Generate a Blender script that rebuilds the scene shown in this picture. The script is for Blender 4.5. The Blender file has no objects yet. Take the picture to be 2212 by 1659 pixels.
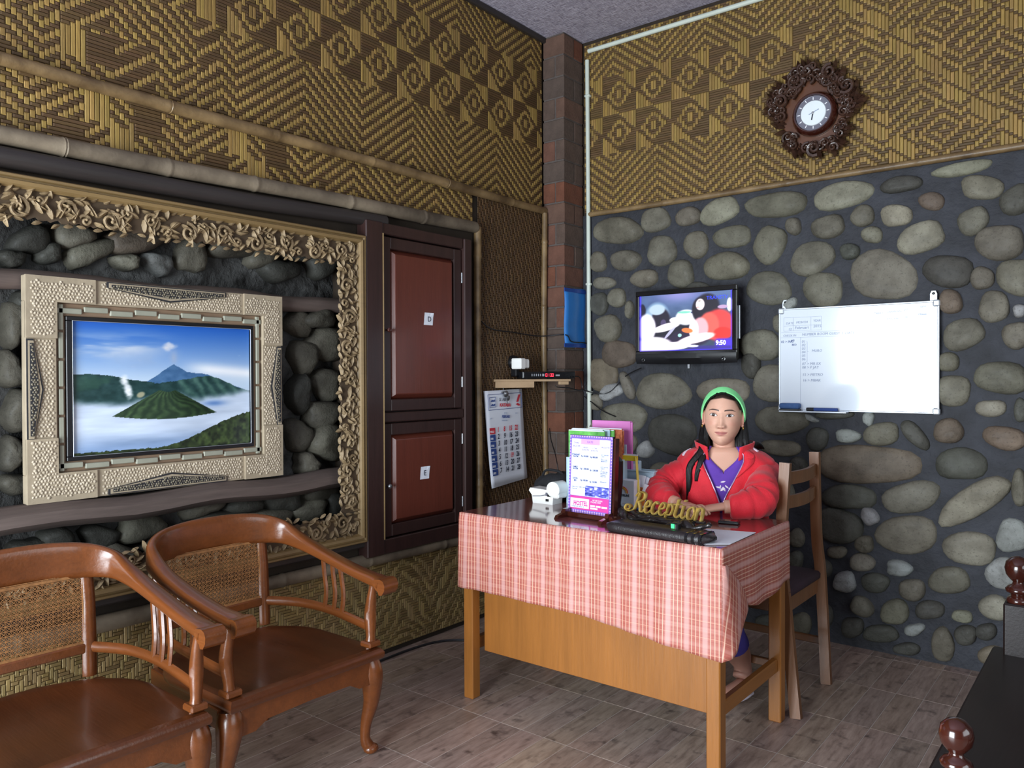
import bpy, bmesh, math, random
import numpy as np
from mathutils import Vector, Matrix, noise as mnoise

scene = bpy.context.scene
COL = scene.collection
rnd = random.Random(7)
PI = math.pi

# ------------------------------------------------------------------ camera
CAM = np.array([2.74, -3.945, 1.30]); FPX = 1698.0
YAW, PITCH, ROLL = math.radians(38.5), math.radians(-0.6), math.radians(0.2)
cam_d = bpy.data.cameras.new('camera')
cam_d.sensor_width = 36.0
cam_d.lens = FPX / 2212.0 * 36.0
cam_d.clip_start = 0.05
cam = bpy.data.objects.new('camera', cam_d)
COL.objects.link(cam)
cam.location = CAM
cam.matrix_world = (Matrix.Translation(Vector(CAM)) @ Matrix.Rotation(YAW, 4, 'Z')
                    @ Matrix.Rotation(PI / 2 + PITCH, 4, 'X') @ Matrix.Rotation(-ROLL, 4, 'Z'))
scene.camera = cam

# ------------------------------------------------------------------ light: an overcast day outside the two openings of the room
world = bpy.data.worlds.new('overcast')
scene.world = world
world.use_nodes = True
bg = world.node_tree.nodes['Background']
bg.inputs[0].default_value = (0.78, 0.88, 1.0, 1)
bg.inputs[1].default_value = 0.6

def area(name, loc, rot, sx, sy, watts, col):
    d = bpy.data.lights.new(name, 'AREA')
    d.shape = 'RECTANGLE'; d.size = sx; d.size_y = sy
    d.energy = watts; d.color = col
    o = bpy.data.objects.new(name, d)
    COL.objects.link(o)
    o.location = loc; o.rotation_euler = rot
    return o
# daylight standing in the doorway behind the photographer and in the window of the right-hand wall
area('daylight_doorway', (1.15, -5.48, 1.06), (PI / 2, 0, 0), 2.1, 2.0, 205, (0.84, 0.93, 1.0))
area('daylight_window', (5.18, -2.7, 1.75), (PI / 2, 0, PI / 2), 2.6, 1.5, 26, (0.88, 0.95, 1.0))

scene.view_settings.view_transform = 'Standard'
scene.view_settings.look = 'None'
scene.view_settings.gamma = 1.0
scene.view_settings.use_curve_mapping = False
scene.view_settings.exposure = 0.45

# ------------------------------------------------------------------ survey: places read off the walls, floor and table planes
_fw = np.array([-math.sin(YAW) * math.cos(PITCH), math.cos(YAW) * math.cos(PITCH), math.sin(PITCH)])
_rt = np.array([math.cos(YAW), math.sin(YAW), 0.0])
_up = np.cross(_rt, _fw)
def _plane(px, py, ax, val):
    u = (px - 1106.0) / FPX; v = -(py - 829.5) / FPX
    c, s = math.cos(ROLL), math.sin(ROLL)
    d = _fw + (c * u + s * v) * _rt + (-s * u + c * v) * _up
    return CAM + (val - CAM[ax]) / d[ax] * d
def RW(px, py, y=0.0): return _plane(px, py, 1, y)      # a plane parallel to the stone wall
def LW(px, py, x=0.0): return _plane(px, py, 0, x)      # a plane parallel to the woven wall
def FL(px, py, z=0.0): return _plane(px, py, 2, z)      # a level plane

# ------------------------------------------------------------------ materials
def S(r, g, b):
    f = lambda c: (c / 255.0) / 12.92 if c <= 10.31 else ((c / 255.0 + 0.055) / 1.055) ** 2.4
    return (f(r), f(g), f(b))

class N:
    def __init__(self, name):
        self.m = bpy.data.materials.new(name); self.m.use_nodes = True
        self.t = self.m.node_tree; self.n = self.t.nodes; self.l = self.t.links
        self.p = self.n['Principled BSDF']
    def new(self, kind, **kw):
        nd = self.n.new('ShaderNode' + kind)
        for k, v in kw.items(): setattr(nd, k, v)
        return nd
    def link(self, a, b): self.l.new(a, b)
    def setp(self, rough=.5, metal=0, coat=0, spec=.5, coat_rough=.1, sheen=0):
        p = self.p.inputs
        p['Roughness'].default_value = rough; p['Metallic'].default_value = metal
        p['Coat Weight'].default_value = coat; p['Coat Roughness'].default_value = coat_rough
        p['Specular IOR Level'].default_value = spec; p['Sheen Weight'].default_value = sheen
    def coords(self, kind='Object', scale=(1, 1, 1)):
        tc = self.new('TexCoord'); mp = self.new('Mapping')
        mp.inputs['Scale'].default_value = scale
        self.link(tc.outputs[kind], mp.inputs['Vector'])
        return mp.outputs['Vector']
    def noise(self, vec, scale, detail=3, rough=.6):
        nz = self.new('TexNoise')
        nz.inputs['Scale'].default_value = scale; nz.inputs['Detail'].default_value = detail
        nz.inputs['Roughness'].default_value = rough
        self.link(vec, nz.inputs['Vector'])
        return nz.outputs['Fac']
    def math(self, op, a, b=None, c=None):
        nd = self.new('Math', operation=op)
        for i, x in enumerate((a, b, c)):
            if x is None: continue
            if isinstance(x, (int, float)): nd.inputs[i].default_value = x
            else: self.link(x, nd.inputs[i])
        return nd.outputs[0]
    def ramp(self, fac, stops):
        r = self.new('ValToRGB'); e = r.color_ramp.elements
        while len(e) < len(stops): e.new(0.5)
        for i, (p, c) in enumerate(stops):
            e[i].position = p; e[i].color = (*c, 1)
        self.link(fac, r.inputs['Fac'])
        return r.outputs['Color']
    def mix(self, fac, a, b, mode='MIX'):
        nd = self.new('Mix', data_type='RGBA', blend_type=mode)
        for sock, x in ((nd.inputs[0], fac), (nd.inputs[6], a), (nd.inputs[7], b)):
            if isinstance(x, (int, float)): sock.default_value = x
            elif isinstance(x, tuple): sock.default_value = (*x, 1)
            else: self.link(x, sock)
        return nd.outputs[2]
    def base(self, c):
        if isinstance(c, tuple): self.p.inputs['Base Color'].default_value = (*c, 1)
        else: self.link(c, self.p.inputs['Base Color'])
    def bump(self, h, dist, strength=1.0):
        b = self.new('Bump'); b.inputs['Distance'].default_value = dist
        b.inputs['Strength'].default_value = strength
        self.link(h, b.inputs['Height']); self.link(b.outputs['Normal'], self.p.inputs['Normal'])

def sc(c, k): return tuple(min(1.0, x * k) for x in c)

def pmat(name, col, rough=.5, metal=0, var=.2, scale=9, stretch=(1, 1, 1), bump=0, bscale=None, coat=0, spec=.5,
         col2=None, coat_rough=.1, sheen=0, objcol=False, detail=4):
    m = N(name); m.setp(rough, metal, coat, spec, coat_rough, sheen)
    v = m.coords('Object', stretch)
    nz = m.noise(v, scale, detail)
    a = sc(col, 1 - var); b = col2 or sc(col, 1 + var)
    c = m.ramp(nz, [(.3, a), (.7, b)])
    if objcol:
        oi = m.new('ObjectInfo'); c = m.mix(1.0, c, oi.outputs['Color'], 'MULTIPLY')
    m.base(c)
    if bump: m.bump(m.noise(v, bscale or scale * 4, 4), bump)
    return m.m

def wood(name, col, axis='X', rough=.35, coat=.3, contrast=.35, scale=14):
    """plain sawn grain running along one axis"""
    m = N(name); m.setp(rough, 0, coat, .5, .15)
    st = {'X': (.12, 1.6, 1.6), 'Y': (1.6, .12, 1.6), 'Z': (1.6, 1.6, .12)}[axis]
    v = m.coords('Object', st)
    g = m.noise(v, scale, 6, .65); g2 = m.noise(v, scale * 5, 3, .6)
    f = m.math('ADD', m.math('MULTIPLY', g, .7), m.math('MULTIPLY', g2, .3))
    m.base(m.ramp(f, [(.3, sc(col, 1 - contrast)), (.55, col), (.75, sc(col, 1 + contrast * .7))]))
    m.bump(g2, .0012, .5)
    return m.m

def attr_mat(name, attr, rough=.5, emit=0, coat=0, spec=.5, tint=None, bump=0, bscale=300):
    """colours carried by the mesh as a flat print or as a strip-by-strip tint"""
    m = N(name); m.setp(rough, 0, coat, spec)
    a = m.new('VertexColor', layer_name=attr)
    c = a.outputs['Color']
    if tint: c = m.mix(1.0, c, tint, 'MULTIPLY')
    m.base(c)
    if emit:
        m.link(c, m.p.inputs['Emission Color']); m.p.inputs['Emission Strength'].default_value = emit
    if bump: m.bump(m.noise(m.coords('Object'), bscale, 2), bump)
    return m.m

def weave_mat(name, col, axis):
    """split bamboo strip: streaks along the strip, a tint for each strip"""
    m = N(name); m.setp(.55, 0, 0, .4)
    st = {'Y': (1, .08, 1), 'Z': (1, 1, .08), 'X': (.08, 1, 1)}[axis]
    v = m.coords('Object', st)
    g = m.noise(v, 300, 3, .7); w = m.noise(m.coords('Object'), 2.2, 4)
    a = m.new('VertexColor', layer_name='tint')
    c = m.ramp(g, [(.25, sc(col, .62)), (.6, col), (.85, sc(col, 1.2))])
    c = m.mix(1.0, c, a.outputs['Color'], 'MULTIPLY')
    c = m.mix(m.math('MULTIPLY', m.math('SUBTRACT', w, .35), .8), c, sc(col, .6))
    m.base(c); m.bump(g, .0006)
    return m.m

MT = {}
def mt(k):
    return MT[k]
MT['floor_plank'] = None
MT['weave_light'] = weave_mat('bamboo_light_strip', S(156, 127, 70), 'Z')
MT['weave_dark_y'] = weave_mat('bamboo_dark_strip', S(92, 70, 44), 'Y')
MT['weave_dark_x'] = weave_mat('bamboo_dark_strip_x', S(102, 79, 50), 'X')
MT['straw_z'] = weave_mat('bamboo_straw_upright', S(150, 128, 84), 'Z')
MT['straw_y'] = weave_mat('bamboo_straw_level', S(132, 110, 70), 'Y')
MT['brown_z'] = weave_mat('bamboo_brown_upright', S(94, 68, 38), 'Z')
MT['brown_y'] = weave_mat('bamboo_brown_level', S(72, 50, 28), 'Y')
MT['backing'] = pmat('dark_backing', S(46, 36, 26), .9, var=.3)
MT['plaster'] = pmat('grey_plaster', S(150, 146, 140), .9, var=.1, scale=4, bump=.003, bscale=60)
MT['bamboo'] = pmat('bamboo_pole', S(112, 86, 54), .5, var=.45, scale=7, stretch=(1, 1, 1), bump=.001, bscale=80, col2=S(144, 118, 80), coat=.1)
MT['bamboo_grey'] = pmat('weathered_bamboo', S(104, 90, 74), .65, var=.5, scale=5, col2=S(136, 122, 102), bump=.001, bscale=70)
MT['bamboo_node'] = pmat('bamboo_node', S(110, 86, 54), .6, var=.2)
MT['pipe_white'] = pmat('white_conduit', S(206, 214, 202), .4, var=.05)
MT['dark_beam'] = wood('blackened_beam', S(48, 42, 40), 'Y', .55, .1, .3)
MT['ledge'] = wood('old_ledge_wood', S(98, 84, 78), 'Y', .7, 0, .4)
MT['mortar'] = pmat('dark_mortar', S(38, 39, 45), .7, var=.35, scale=6, bump=.008, bscale=22, col2=S(54, 56, 64))
MT['rubble_mortar'] = pmat('rubble_mortar', S(48, 46, 44), .95, var=.55, scale=9, bump=.02, bscale=24, col2=S(84, 84, 83))
MT['brick'] = pmat('brick_face', S(196, 186, 178), .9, var=.2, scale=14, bump=.003, bscale=70, objcol=True)
MT['brick_joint'] = pmat('brick_mortar', S(90, 82, 78), .95, var=.2, scale=20, bump=.004)

def stone_mat():
    m = N('river_stone'); m.setp(.75, 0, .08, .4, .35)
    v = m.coords('Object')
    oi = m.new('ObjectInfo')
    off = m.new('VectorMath', operation='ADD')
    m.link(v, off.inputs[0])
    cx = m.new('CombineXYZ')
    for i in range(3): m.link(m.math('MULTIPLY', oi.outputs['Random'], 37.0 + 11 * i), cx.inputs[i])
    m.link(cx.outputs[0], off.inputs[1])
    n1 = m.noise(off.outputs[0], 9, 5, .6); n2 = m.noise(off.outputs[0], 95, 4, .7)
    c = m.ramp(n1, [(.28, S(160, 156, 148)), (.5, S(206, 202, 194)), (.72, S(240, 238, 230))])
    c = m.mix(m.math('MULTIPLY', m.math('GREATER_THAN', n2, .6), .35), c, S(98, 92, 84))
    c = m.mix(1.0, c, oi.outputs['Color'], 'MULTIPLY')
    m.base(c)
    m.bump(m.math('ADD', m.math('MULTIPLY', n1, .6), m.math('MULTIPLY', n2, .4)), .008)
    return m.m
MT['stone'] = stone_mat()

def ceiling_mat():
    m = N('painted_woven_ceiling'); m.setp(.7)
    v = m.coords('Object')
    a = m.noise(m.coords('Object', (1, .12, 1)), 110, 3, .7); b = m.noise(m.coords('Object', (.12, 1, 1)), 110, 3, .7)
    ck = m.new('TexChecker'); ck.inputs['Scale'].default_value = 38; m.link(v, ck.inputs['Vector'])
    h = m.math('ADD', m.math('MULTIPLY', a, ck.outputs['Fac']), m.math('MULTIPLY', b, m.math('SUBTRACT', 1.0, ck.outputs['Fac'])))
    m.base(m.ramp(h, [(.3, S(128, 120, 136)), (.5, S(172, 165, 180)), (.72, S(206, 200, 214))]))
    m.bump(h, .006)
    return m.m
MT['ceiling'] = ceiling_mat()

def plank_mat():
    m = N('wood_look_tile'); m.setp(.42, 0, .15, .5, .25)
    oi = m.new('ObjectInfo')
    tc = m.new('TexCoord'); off = m.new('VectorMath', operation='ADD'); cx = m.new('CombineXYZ')
    for i in range(3): m.link(m.math('MULTIPLY', oi.outputs['Random'], 19.0 + 7 * i), cx.inputs[i])
    m.link(tc.outputs['Object'], off.inputs[0]); m.link(cx.outputs[0], off.inputs[1])
    mp = m.new('Mapping'); mp.inputs['Scale'].default_value = (1, .14, 1); m.link(off.outputs[0], mp.inputs['Vector'])
    g = m.noise(mp.outputs[0], 60, 5, .65); s = m.noise(off.outputs[0], 18, 3, .55)
    c = m.ramp(g, [(.28, S(126, 107, 96)), (.5, S(158, 138, 126)), (.75, S(180, 160, 147))])
    c = m.mix(m.math('MULTIPLY', m.math('MAXIMUM', m.math('SUBTRACT', s, .57), 0.0), 4.2), c, S(70, 58, 54))
    c = m.mix(1.0, c, oi.outputs['Color'], 'MULTIPLY')
    m.base(c); m.bump(g, .0008)
    return m.m
MT['floor_plank'] = plank_mat()
MT['grout'] = pmat('floor_grout', S(178, 168, 160), .9, var=.1)
MT['carved'] = pmat('carved_pale_wood', S(134, 112, 80), .6, var=.28, scale=22, bump=.002, bscale=140, col2=S(154, 132, 100))
MT['carved_back'] = pmat('carving_ground', S(80, 64, 46), .8, var=.25)  # dark colour stands in for the shade in the carving's pierced gaps
MT['gold_mould'] = wood('ochre_moulding', S(130, 106, 68), 'Y', .5, .15, .2)
MT['mahog'] = wood('mahogany_panel', S(102, 48, 35), 'Z', .4, .35, .2)
MT['mahog_dark'] = wood('mahogany_dark', S(54, 33, 30), 'Z', .45, .25, .35)
MT['teak'] = wood('polished_teak', S(110, 59, 25), 'X', .3, .4, .35)
MT['teak_dark'] = wood('polished_teak_seat', S(84, 43, 20), 'X', .3, .4, .25)
MT['cane'] = pmat('woven_cane', S(150, 104, 62), .5, var=.3, scale=60)
MT['desk'] = wood('desk_honey_wood', S(154, 97, 40), 'Z', .4, .3, .22)
MT['desk_x'] = wood('desk_honey_wood_level', S(154, 97, 40), 'Y', .4, .3, .22)
MT['chairwood'] = wood('chair_wood', S(122, 80, 48), 'Z', .45, .2, .25)
MT['darkwood'] = wood('black_brown_wood', S(30, 18, 16), 'Y', .5, .1, .3)
MT['darkwood_red'] = pmat('turned_dark_wood', S(62, 26, 18), .18, var=.3, scale=12, coat=.8)
MT['black'] = pmat('black_plastic', S(22, 22, 25), .35, var=.15)
MT['black_gloss'] = pmat('black_gloss', S(14, 14, 18), .15, var=.1, coat=.4)
MT['black_matte'] = pmat('black_cloth', S(26, 26, 30), .85, var=.25, scale=30, bump=.002)
MT['grey_metal'] = pmat('grey_metal', S(150, 152, 156), .3, .9, var=.1)
MT['white_plastic'] = pmat('white_plastic', S(240, 240, 236), .35, var=.04)
MT['paper'] = pmat('white_paper', S(234, 238, 248), .7, var=.04, scale=4)
MT['ink'] = pmat('dark_ink', S(40, 42, 60), .8, var=.05)
MT['ink_faint'] = pmat('faint_ink', S(150, 160, 185), .8, var=.05)
MT['ink_blue'] = pmat('blue_ink', S(48, 74, 140), .8, var=.05)
MT['ink_red'] = pmat('red_ink', S(206, 52, 66), .8, var=.05)
MT['ink_white'] = pmat('white_ink', S(240, 240, 244), .8, var=.02)
MT['pink'] = pmat('pink_card', S(212, 122, 190), .6, var=.06)
MT['magenta'] = pmat('magenta_print', S(206, 56, 150), .6, var=.05)
MT['light_pink'] = pmat('light_pink_print', S(226, 160, 214), .6, var=.05)
MT['violet'] = pmat('violet_print', S(128, 98, 196), .6, var=.1)
MT['lilac'] = pmat('lilac_print', S(214, 178, 232), .6, var=.08)
MT['green'] = pmat('green_print', S(70, 168, 62), .4, var=.25, scale=30, col2=S(120, 200, 100))
MT['red_print'] = pmat('red_print', S(196, 70, 50), .4, var=.4, scale=60, col2=S(230, 140, 90))
MT['yellow'] = pmat('yellow_plastic', S(236, 206, 40), .4, var=.05)
MT['orange'] = pmat('orange_print', S(226, 132, 50), .5, var=.15, scale=30)
MT['blue_clear'] = pmat('blue_translucent_plastic', S(184, 212, 228), .3, var=.06)
MT['ply'] = wood('pale_plywood', S(186, 156, 122), 'Y', .6, 0, .15)
MT['vinyl'] = pmat('glossy_maroon_vinyl', S(116, 64, 60), .14, var=.15, scale=30, coat=.6, coat_rough=.08)
MT['blue_sheet'] = pmat('blue_plastic_sheet', S(44, 120, 196), .35, var=.1, scale=8)
MT['blue_sheet_dark'] = pmat('blue_plastic_edge', S(26, 66, 146), .35, var=.1)
MT['eraser'] = pmat('blue_felt', S(72, 104, 156), .9, var=.1, scale=60)
MT['board'] = pmat('whiteboard_enamel', S(226, 234, 244), .12, var=.015, scale=3, coat=.5, coat_rough=.06)
MT['alu'] = pmat('pale_aluminium', S(190, 196, 204), .4, .6, var=.06)
MT['gold'] = pmat('gold_painted_letters', S(176, 142, 60), .4, .25, var=.2, scale=40, col2=S(220, 190, 108), bump=.001)
MT['gold_side'] = pmat('gold_letter_edges', S(126, 100, 36), .45, .3, var=.2)
MT['leather'] = pmat('dark_leather', S(38, 32, 34), .38, var=.25, scale=24, bump=.0015, bscale=120)
MT['driftwood'] = pmat('black_driftwood', S(30, 24, 24), .3, var=.35, scale=14, coat=.4, bump=.003, bscale=50)
MT['cream'] = pmat('sandstone_resin', S(162, 147, 124), .75, var=.12, scale=14, bump=.001)
MT['pebble'] = pmat('cream_pebbles', S(176, 160, 136), .6, var=.22, scale=60, col2=S(198, 184, 162))
MT['pebble_dark'] = pmat('dark_pebbles', S(96, 88, 76), .5, var=.4, scale=70, col2=S(140, 130, 108))
MT['pic_line'] = pmat('black_line', S(40, 40, 44), .5, var=.1)
MT['pic_tile'] = pmat('greenish_tiles', S(150, 150, 134), .6, var=.1)
MT['pic_brown'] = pmat('brown_liner', S(134, 110, 88), .6, var=.12)
MT['clockwood'] = pmat('carved_dark_wood', S(66, 44, 34), .32, var=.4, scale=30, coat=.35, bump=.002, bscale=60)
MT['clockplate'] = pmat('clock_plate_wood', S(92, 56, 36), .35, var=.2, scale=14, coat=.3)
MT['dial'] = pmat('dial_white', S(232, 240, 242), .3, var=.03)
MT['dial_ring'] = pmat('dial_ring', S(122, 122, 134), .25, .3, var=.1)
def emis(name, col, strength):
    m = N(name); m.base(col); m.p.inputs['Emission Color'].default_value = (*col, 1)
    m.p.inputs['Emission Strength'].default_value = strength
    return m.m
MT['led_red'] = emis('red_led', (1.0, .03, .06), 1.6)
MT['led_green'] = emis('green_led', (.02, .8, .16), .9)
MT['skin'] = attr_mat('skin', 'col', .45, spec=.4, bump=.0003, bscale=500)
MT['skin'].node_tree.nodes['Principled BSDF'].inputs['Subsurface Weight'].default_value = .12
MT['skin'].node_tree.nodes['Principled BSDF'].inputs['Subsurface Radius'].default_value = (.02, .008, .005)
MT['hair'] = pmat('black_hair', S(13, 10, 11), .5, var=.5, spec=.3, scale=90, stretch=(1, 1, .08), bump=.002, bscale=150)
MT['jacket'] = pmat('red_jacket_cloth', S(212, 22, 42), .7, var=.1, scale=16, bump=.0015, bscale=220, sheen=.2)
MT['jacket_white'] = pmat('white_trim', S(226, 214, 226), .6, var=.08)
MT['shirt'] = pmat('purple_shirt', S(92, 52, 158), .8, var=.12, scale=20)
MT['pants'] = pmat('indigo_trousers', S(66, 56, 140), .85, var=.15, scale=24)
MT['band'] = pmat('mint_green_band', S(132, 226, 150), .6, var=.06)
MT['silver'] = pmat('zip_metal', S(176, 150, 180), .35, .6, var=.1)
MT['earring'] = pmat('earring_gold', S(200, 160, 80), .25, .9, var=.1)

# ------------------------------------------------------------------ mesh helpers
class MB:
    def __init__(self): self.v = []; self.f = []; self.mi = []
    def add(self, vs, fs, mi=0):
        o = len(self.v)
        self.v.extend([tuple(map(float, p)) for p in vs])
        for f in fs: self.f.append(tuple(o + i for i in f)); self.mi.append(mi)
        return self
    def box(self, c, s, rz=0, ch=0, mi=0, mat=None):
        """box centred at c with sizes s, chamfered by ch, turned by rz or by a 3x3 matrix"""
        hx, hy, hz = s[0] / 2, s[1] / 2, s[2] / 2
        R = mat if mat is not None else Matrix.Rotation(rz, 3, 'Z')
        vs = []; fs = []
        if ch <= 0:
            for a in (-1, 1):
                for b in (-1, 1):
                    for d in (-1, 1): vs.append((a * hx, b * hy, d * hz))
            fs = [(0, 1, 3, 2), (4, 6, 7, 5), (0, 4, 5, 1), (2, 3, 7, 6), (0, 2, 6, 4), (1, 5, 7, 3)]
        else:
            ch = min(ch, hx * .49, hy * .49, hz * .49)
            ix = {}
            for a in (-1, 1):
                for b in (-1, 1):
                    for d in (-1, 1):
                        for k, p in enumerate(((a * hx, b * (hy - ch), d * (hz - ch)), (a * (hx - ch), b * hy, d * (hz - ch)), (a * (hx - ch), b * (hy - ch), d * hz))):
                            ix[a, b, d, k] = len(vs); vs.append(p)
            for a in (-1, 1):
                fs.append(tuple(ix[a, b, d, 0] for b, d in ((-1, -1), (1, -1), (1, 1), (-1, 1))[::a]))
                fs.append(tuple(ix[b, a, d, 1] for b, d in ((-1, -1), (-1, 1), (1, 1), (1, -1))[::a]))
                fs.append(tuple(ix[b, d, a, 2] for b, d in ((-1, -1), (1, -1), (1, 1), (-1, 1))[::a]))
            for a in (-1, 1):
                for b in (-1, 1):
                    fs.append((ix[a, b, -1, 0], ix[a, b, -1, 1], ix[a, b, 1, 1], ix[a, b, 1, 0])[::-1 if a * b > 0 else 1][::-1])
                    fs.append((ix[a, -1, b, 0], ix[a, -1, b, 2], ix[a, 1, b, 2], ix[a, 1, b, 0])[::1 if a * b > 0 else -1][::-1])
                    fs.append((ix[-1, a, b, 1], ix[-1, a, b, 2], ix[1, a, b, 2], ix[1, a, b, 1])[::-1 if a * b > 0 else 1][::-1])
                    for d in (-1, 1):
                        fs.append((ix[a, b, d, 0], ix[a, b, d, 1], ix[a, b, d, 2])[::1 if a * b * d > 0 else -1])
        c = Vector(c)
        return self.add([R @ Vector(p) + c for p in vs], fs, mi)
    def tube(self, path, r, n=8, cap=True, mi=0, flat=None, up=None):
        """sweep a circle (or an ellipse: flat = second radius) along a path"""
        P = [Vector(p) for p in path]; k = len(P)
        rs = list(r) if hasattr(r, '__len__') else [r] * k
        fl = (list(flat) if hasattr(flat, '__len__') else [flat] * k) if flat is not None else rs
        T = []
        for i in range(k):
            t = P[min(i + 1, k - 1)] - P[max(i - 1, 0)]
            T.append(t.normalized() if t.length > 1e-9 else Vector((0, 0, 1)))
        ref = Vector(up) if up is not None else (Vector((0, 0, 1)) if abs(T[0].z) < .9 else Vector((1, 0, 0)))
        vs = []
        for i in range(k):
            if up is not None: ref = Vector(up)
            x = ref - T[i] * ref.dot(T[i])
            if x.length < 1e-6: x = T[i].orthogonal()
            x.normalize(); y = T[i].cross(x)
            ref = x
            for j in range(n):
                a = 2 * PI * j / n
                vs.append(P[i] + x * (math.cos(a) * fl[i]) + y * (math.sin(a) * rs[i]))
        fs = []
        for i in range(k - 1):
            for j in range(n):
                j2 = (j + 1) % n
                fs.append((i * n + j, i * n + j2, (i + 1) * n + j2, (i + 1) * n + j))
        if cap:
            fs.append(tuple(range(n))[::-1]); fs.append(tuple((k - 1) * n + j for j in range(n)))
        return self.add(vs, fs, mi)
    def sweep(self, path, prof, ups, mi=0, scale=None):
        """sweep a closed 2-D profile (side, up) along a path with a given up vector at each point"""
        P = [Vector(p) for p in path]; k = len(P); n = len(prof)
        vs = []
        for i in range(k):
            t = (P[min(i + 1, k - 1)] - P[max(i - 1, 0)]).normalized()
            u = Vector(ups[i] if isinstance(ups, list) else ups); u = (u - t * u.dot(t)).normalized()
            s = t.cross(u)
            sx, sy = scale[i] if scale else (1, 1)
            for a, b in prof: vs.append(P[i] + s * (a * sx) + u * (b * sy))
        fs = []
        for i in range(k - 1):
            for j in range(n):
                j2 = (j + 1) % n
                fs.append((i * n + j, i * n + j2, (i + 1) * n + j2, (i + 1) * n + j))
        fs.append(tuple(range(n))[::-1]); fs.append(tuple((k - 1) * n + j for j in range(n)))
        return self.add(vs, fs, mi)
    def lathe(self, prof, c=(0, 0, 0), n=20, axis=(0, 0, 1), mi=0):
        c = Vector(c); q = Vector((0, 0, 1)).rotation_difference(Vector(axis).normalized())
        vs = []
        for r, z in prof:
            for j in range(n):
                a = 2 * PI * j / n
                vs.append(c + q @ Vector((r * math.cos(a), r * math.sin(a), z)))
        fs = []
        for i in range(len(prof) - 1):
            for j in range(n):
                j2 = (j + 1) % n
                fs.append((i * n + j, i * n + j2, (i + 1) * n + j2, (i + 1) * n + j))
        fs.append(tuple(range(n))[::-1]); fs.append(tuple((len(prof) - 1) * n + j for j in range(n)))
        return self.add(vs, fs, mi)
    def ell(self, c, r, R=None, n=10, m=6, mi=0):
        c = Vector(c); R = R or Matrix.Identity(3); vs = []; fs = []
        vs.append(R @ Vector((0, 0, -r[2])) + c)
        for i in range(1, m):
            ph = -PI / 2 + PI * i / m
            for j in range(n):
                a = 2 * PI * j / n
                vs.append(R @ Vector((r[0] * math.cos(ph) * math.cos(a), r[1] * math.cos(ph) * math.sin(a), r[2] * math.sin(ph))) + c)
        vs.append(R @ Vector((0, 0, r[2])) + c)
        t = len(vs) - 1
        for j in range(n):
            j2 = (j + 1) % n
            fs.append((0, 1 + j2, 1 + j)); fs.append((t, 1 + (m - 2) * n + j, 1 + (m - 2) * n + j2))
            for i in range(m - 2):
                fs.append((1 + i * n + j, 1 + i * n + j2, 1 + (i + 1) * n + j2, 1 + (i + 1) * n + j))
        return self.add(vs, fs, mi)
    def prism(self, pts, depth, O, U, V, Nn, mi=0, ch=0):
        """polygon pts (u, v) pushed out along Nn by depth, with an optional chamfer ring"""
        O, U, V, Nn = map(Vector, (O, U, V, Nn)); n = len(pts)
        ring = lambda pp, d: [O + U * a + V * b + Nn * d for a, b in pp]
        vs = ring(pts, 0)
        if ch:
            cx = sum(p[0] for p in pts) / n; cy = sum(p[1] for p in pts) / n
            ins = []
            for a, b in pts:
                L = math.hypot(a - cx, b - cy) or 1
                k = max(0, 1 - ch * 1.3 / L); ins.append((cx + (a - cx) * k, cy + (b - cy) * k))
            vs += ring(pts, depth - ch) + ring(ins, depth); lv = 3
        else:
            vs += ring(pts, depth); lv = 2
        fs = [tuple(range(n))[::-1]]
        for l in range(lv - 1):
            for j in range(n):
                j2 = (j + 1) % n
                fs.append((l * n + j, l * n + j2, (l + 1) * n + j2, (l + 1) * n + j))
        fs.append(tuple((lv - 1) * n + j for j in range(n)))
        return self.add(vs, fs, mi)
    def build(self, name, mats, parent=None, smooth=None, fix=True, loc=None, local=False, label=None):
        """link everything collected so far as ONE mesh object; coordinates are the room's unless local"""
        v = np.array(self.v, float).reshape(-1, 3)
        org = np.zeros(3)
        if loc is not None:
            org = np.array(loc, float)
            v = v - org if not local else v
        me = bpy.data.meshes.new(name)
        pl = np.array(parent.location) if parent is not None else np.zeros(3)
        if parent is not None and not local and loc is None: v = v - pl
        me.from_pydata([tuple(p) for p in v], [], self.f)
        if not isinstance(mats, (list, tuple)): mats = [mats]
        for m in mats: me.materials.append(MT[m] if isinstance(m, str) else m)
        if len(mats) > 1: me.polygons.foreach_set('material_index', self.mi)
        if fix:
            bm = bmesh.new(); bm.from_mesh(me)
            bmesh.ops.recalc_face_normals(bm, faces=bm.faces); bm.to_mesh(me); bm.free()
        if smooth:
            me.polygons.foreach_set('use_smooth', [True] * len(me.polygons))
            if smooth < 180: me.set_sharp_from_angle(angle=math.radians(smooth))
        me.update()
        o = bpy.data.objects.new(name, me); COL.objects.link(o)
        if parent is not None:
            o.parent = parent
            if loc is not None: o.location = tuple(org - pl) if not local else tuple(org)
        elif loc is not None: o.location = tuple(org)
        if label: o['label'] = label
        return o

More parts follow.
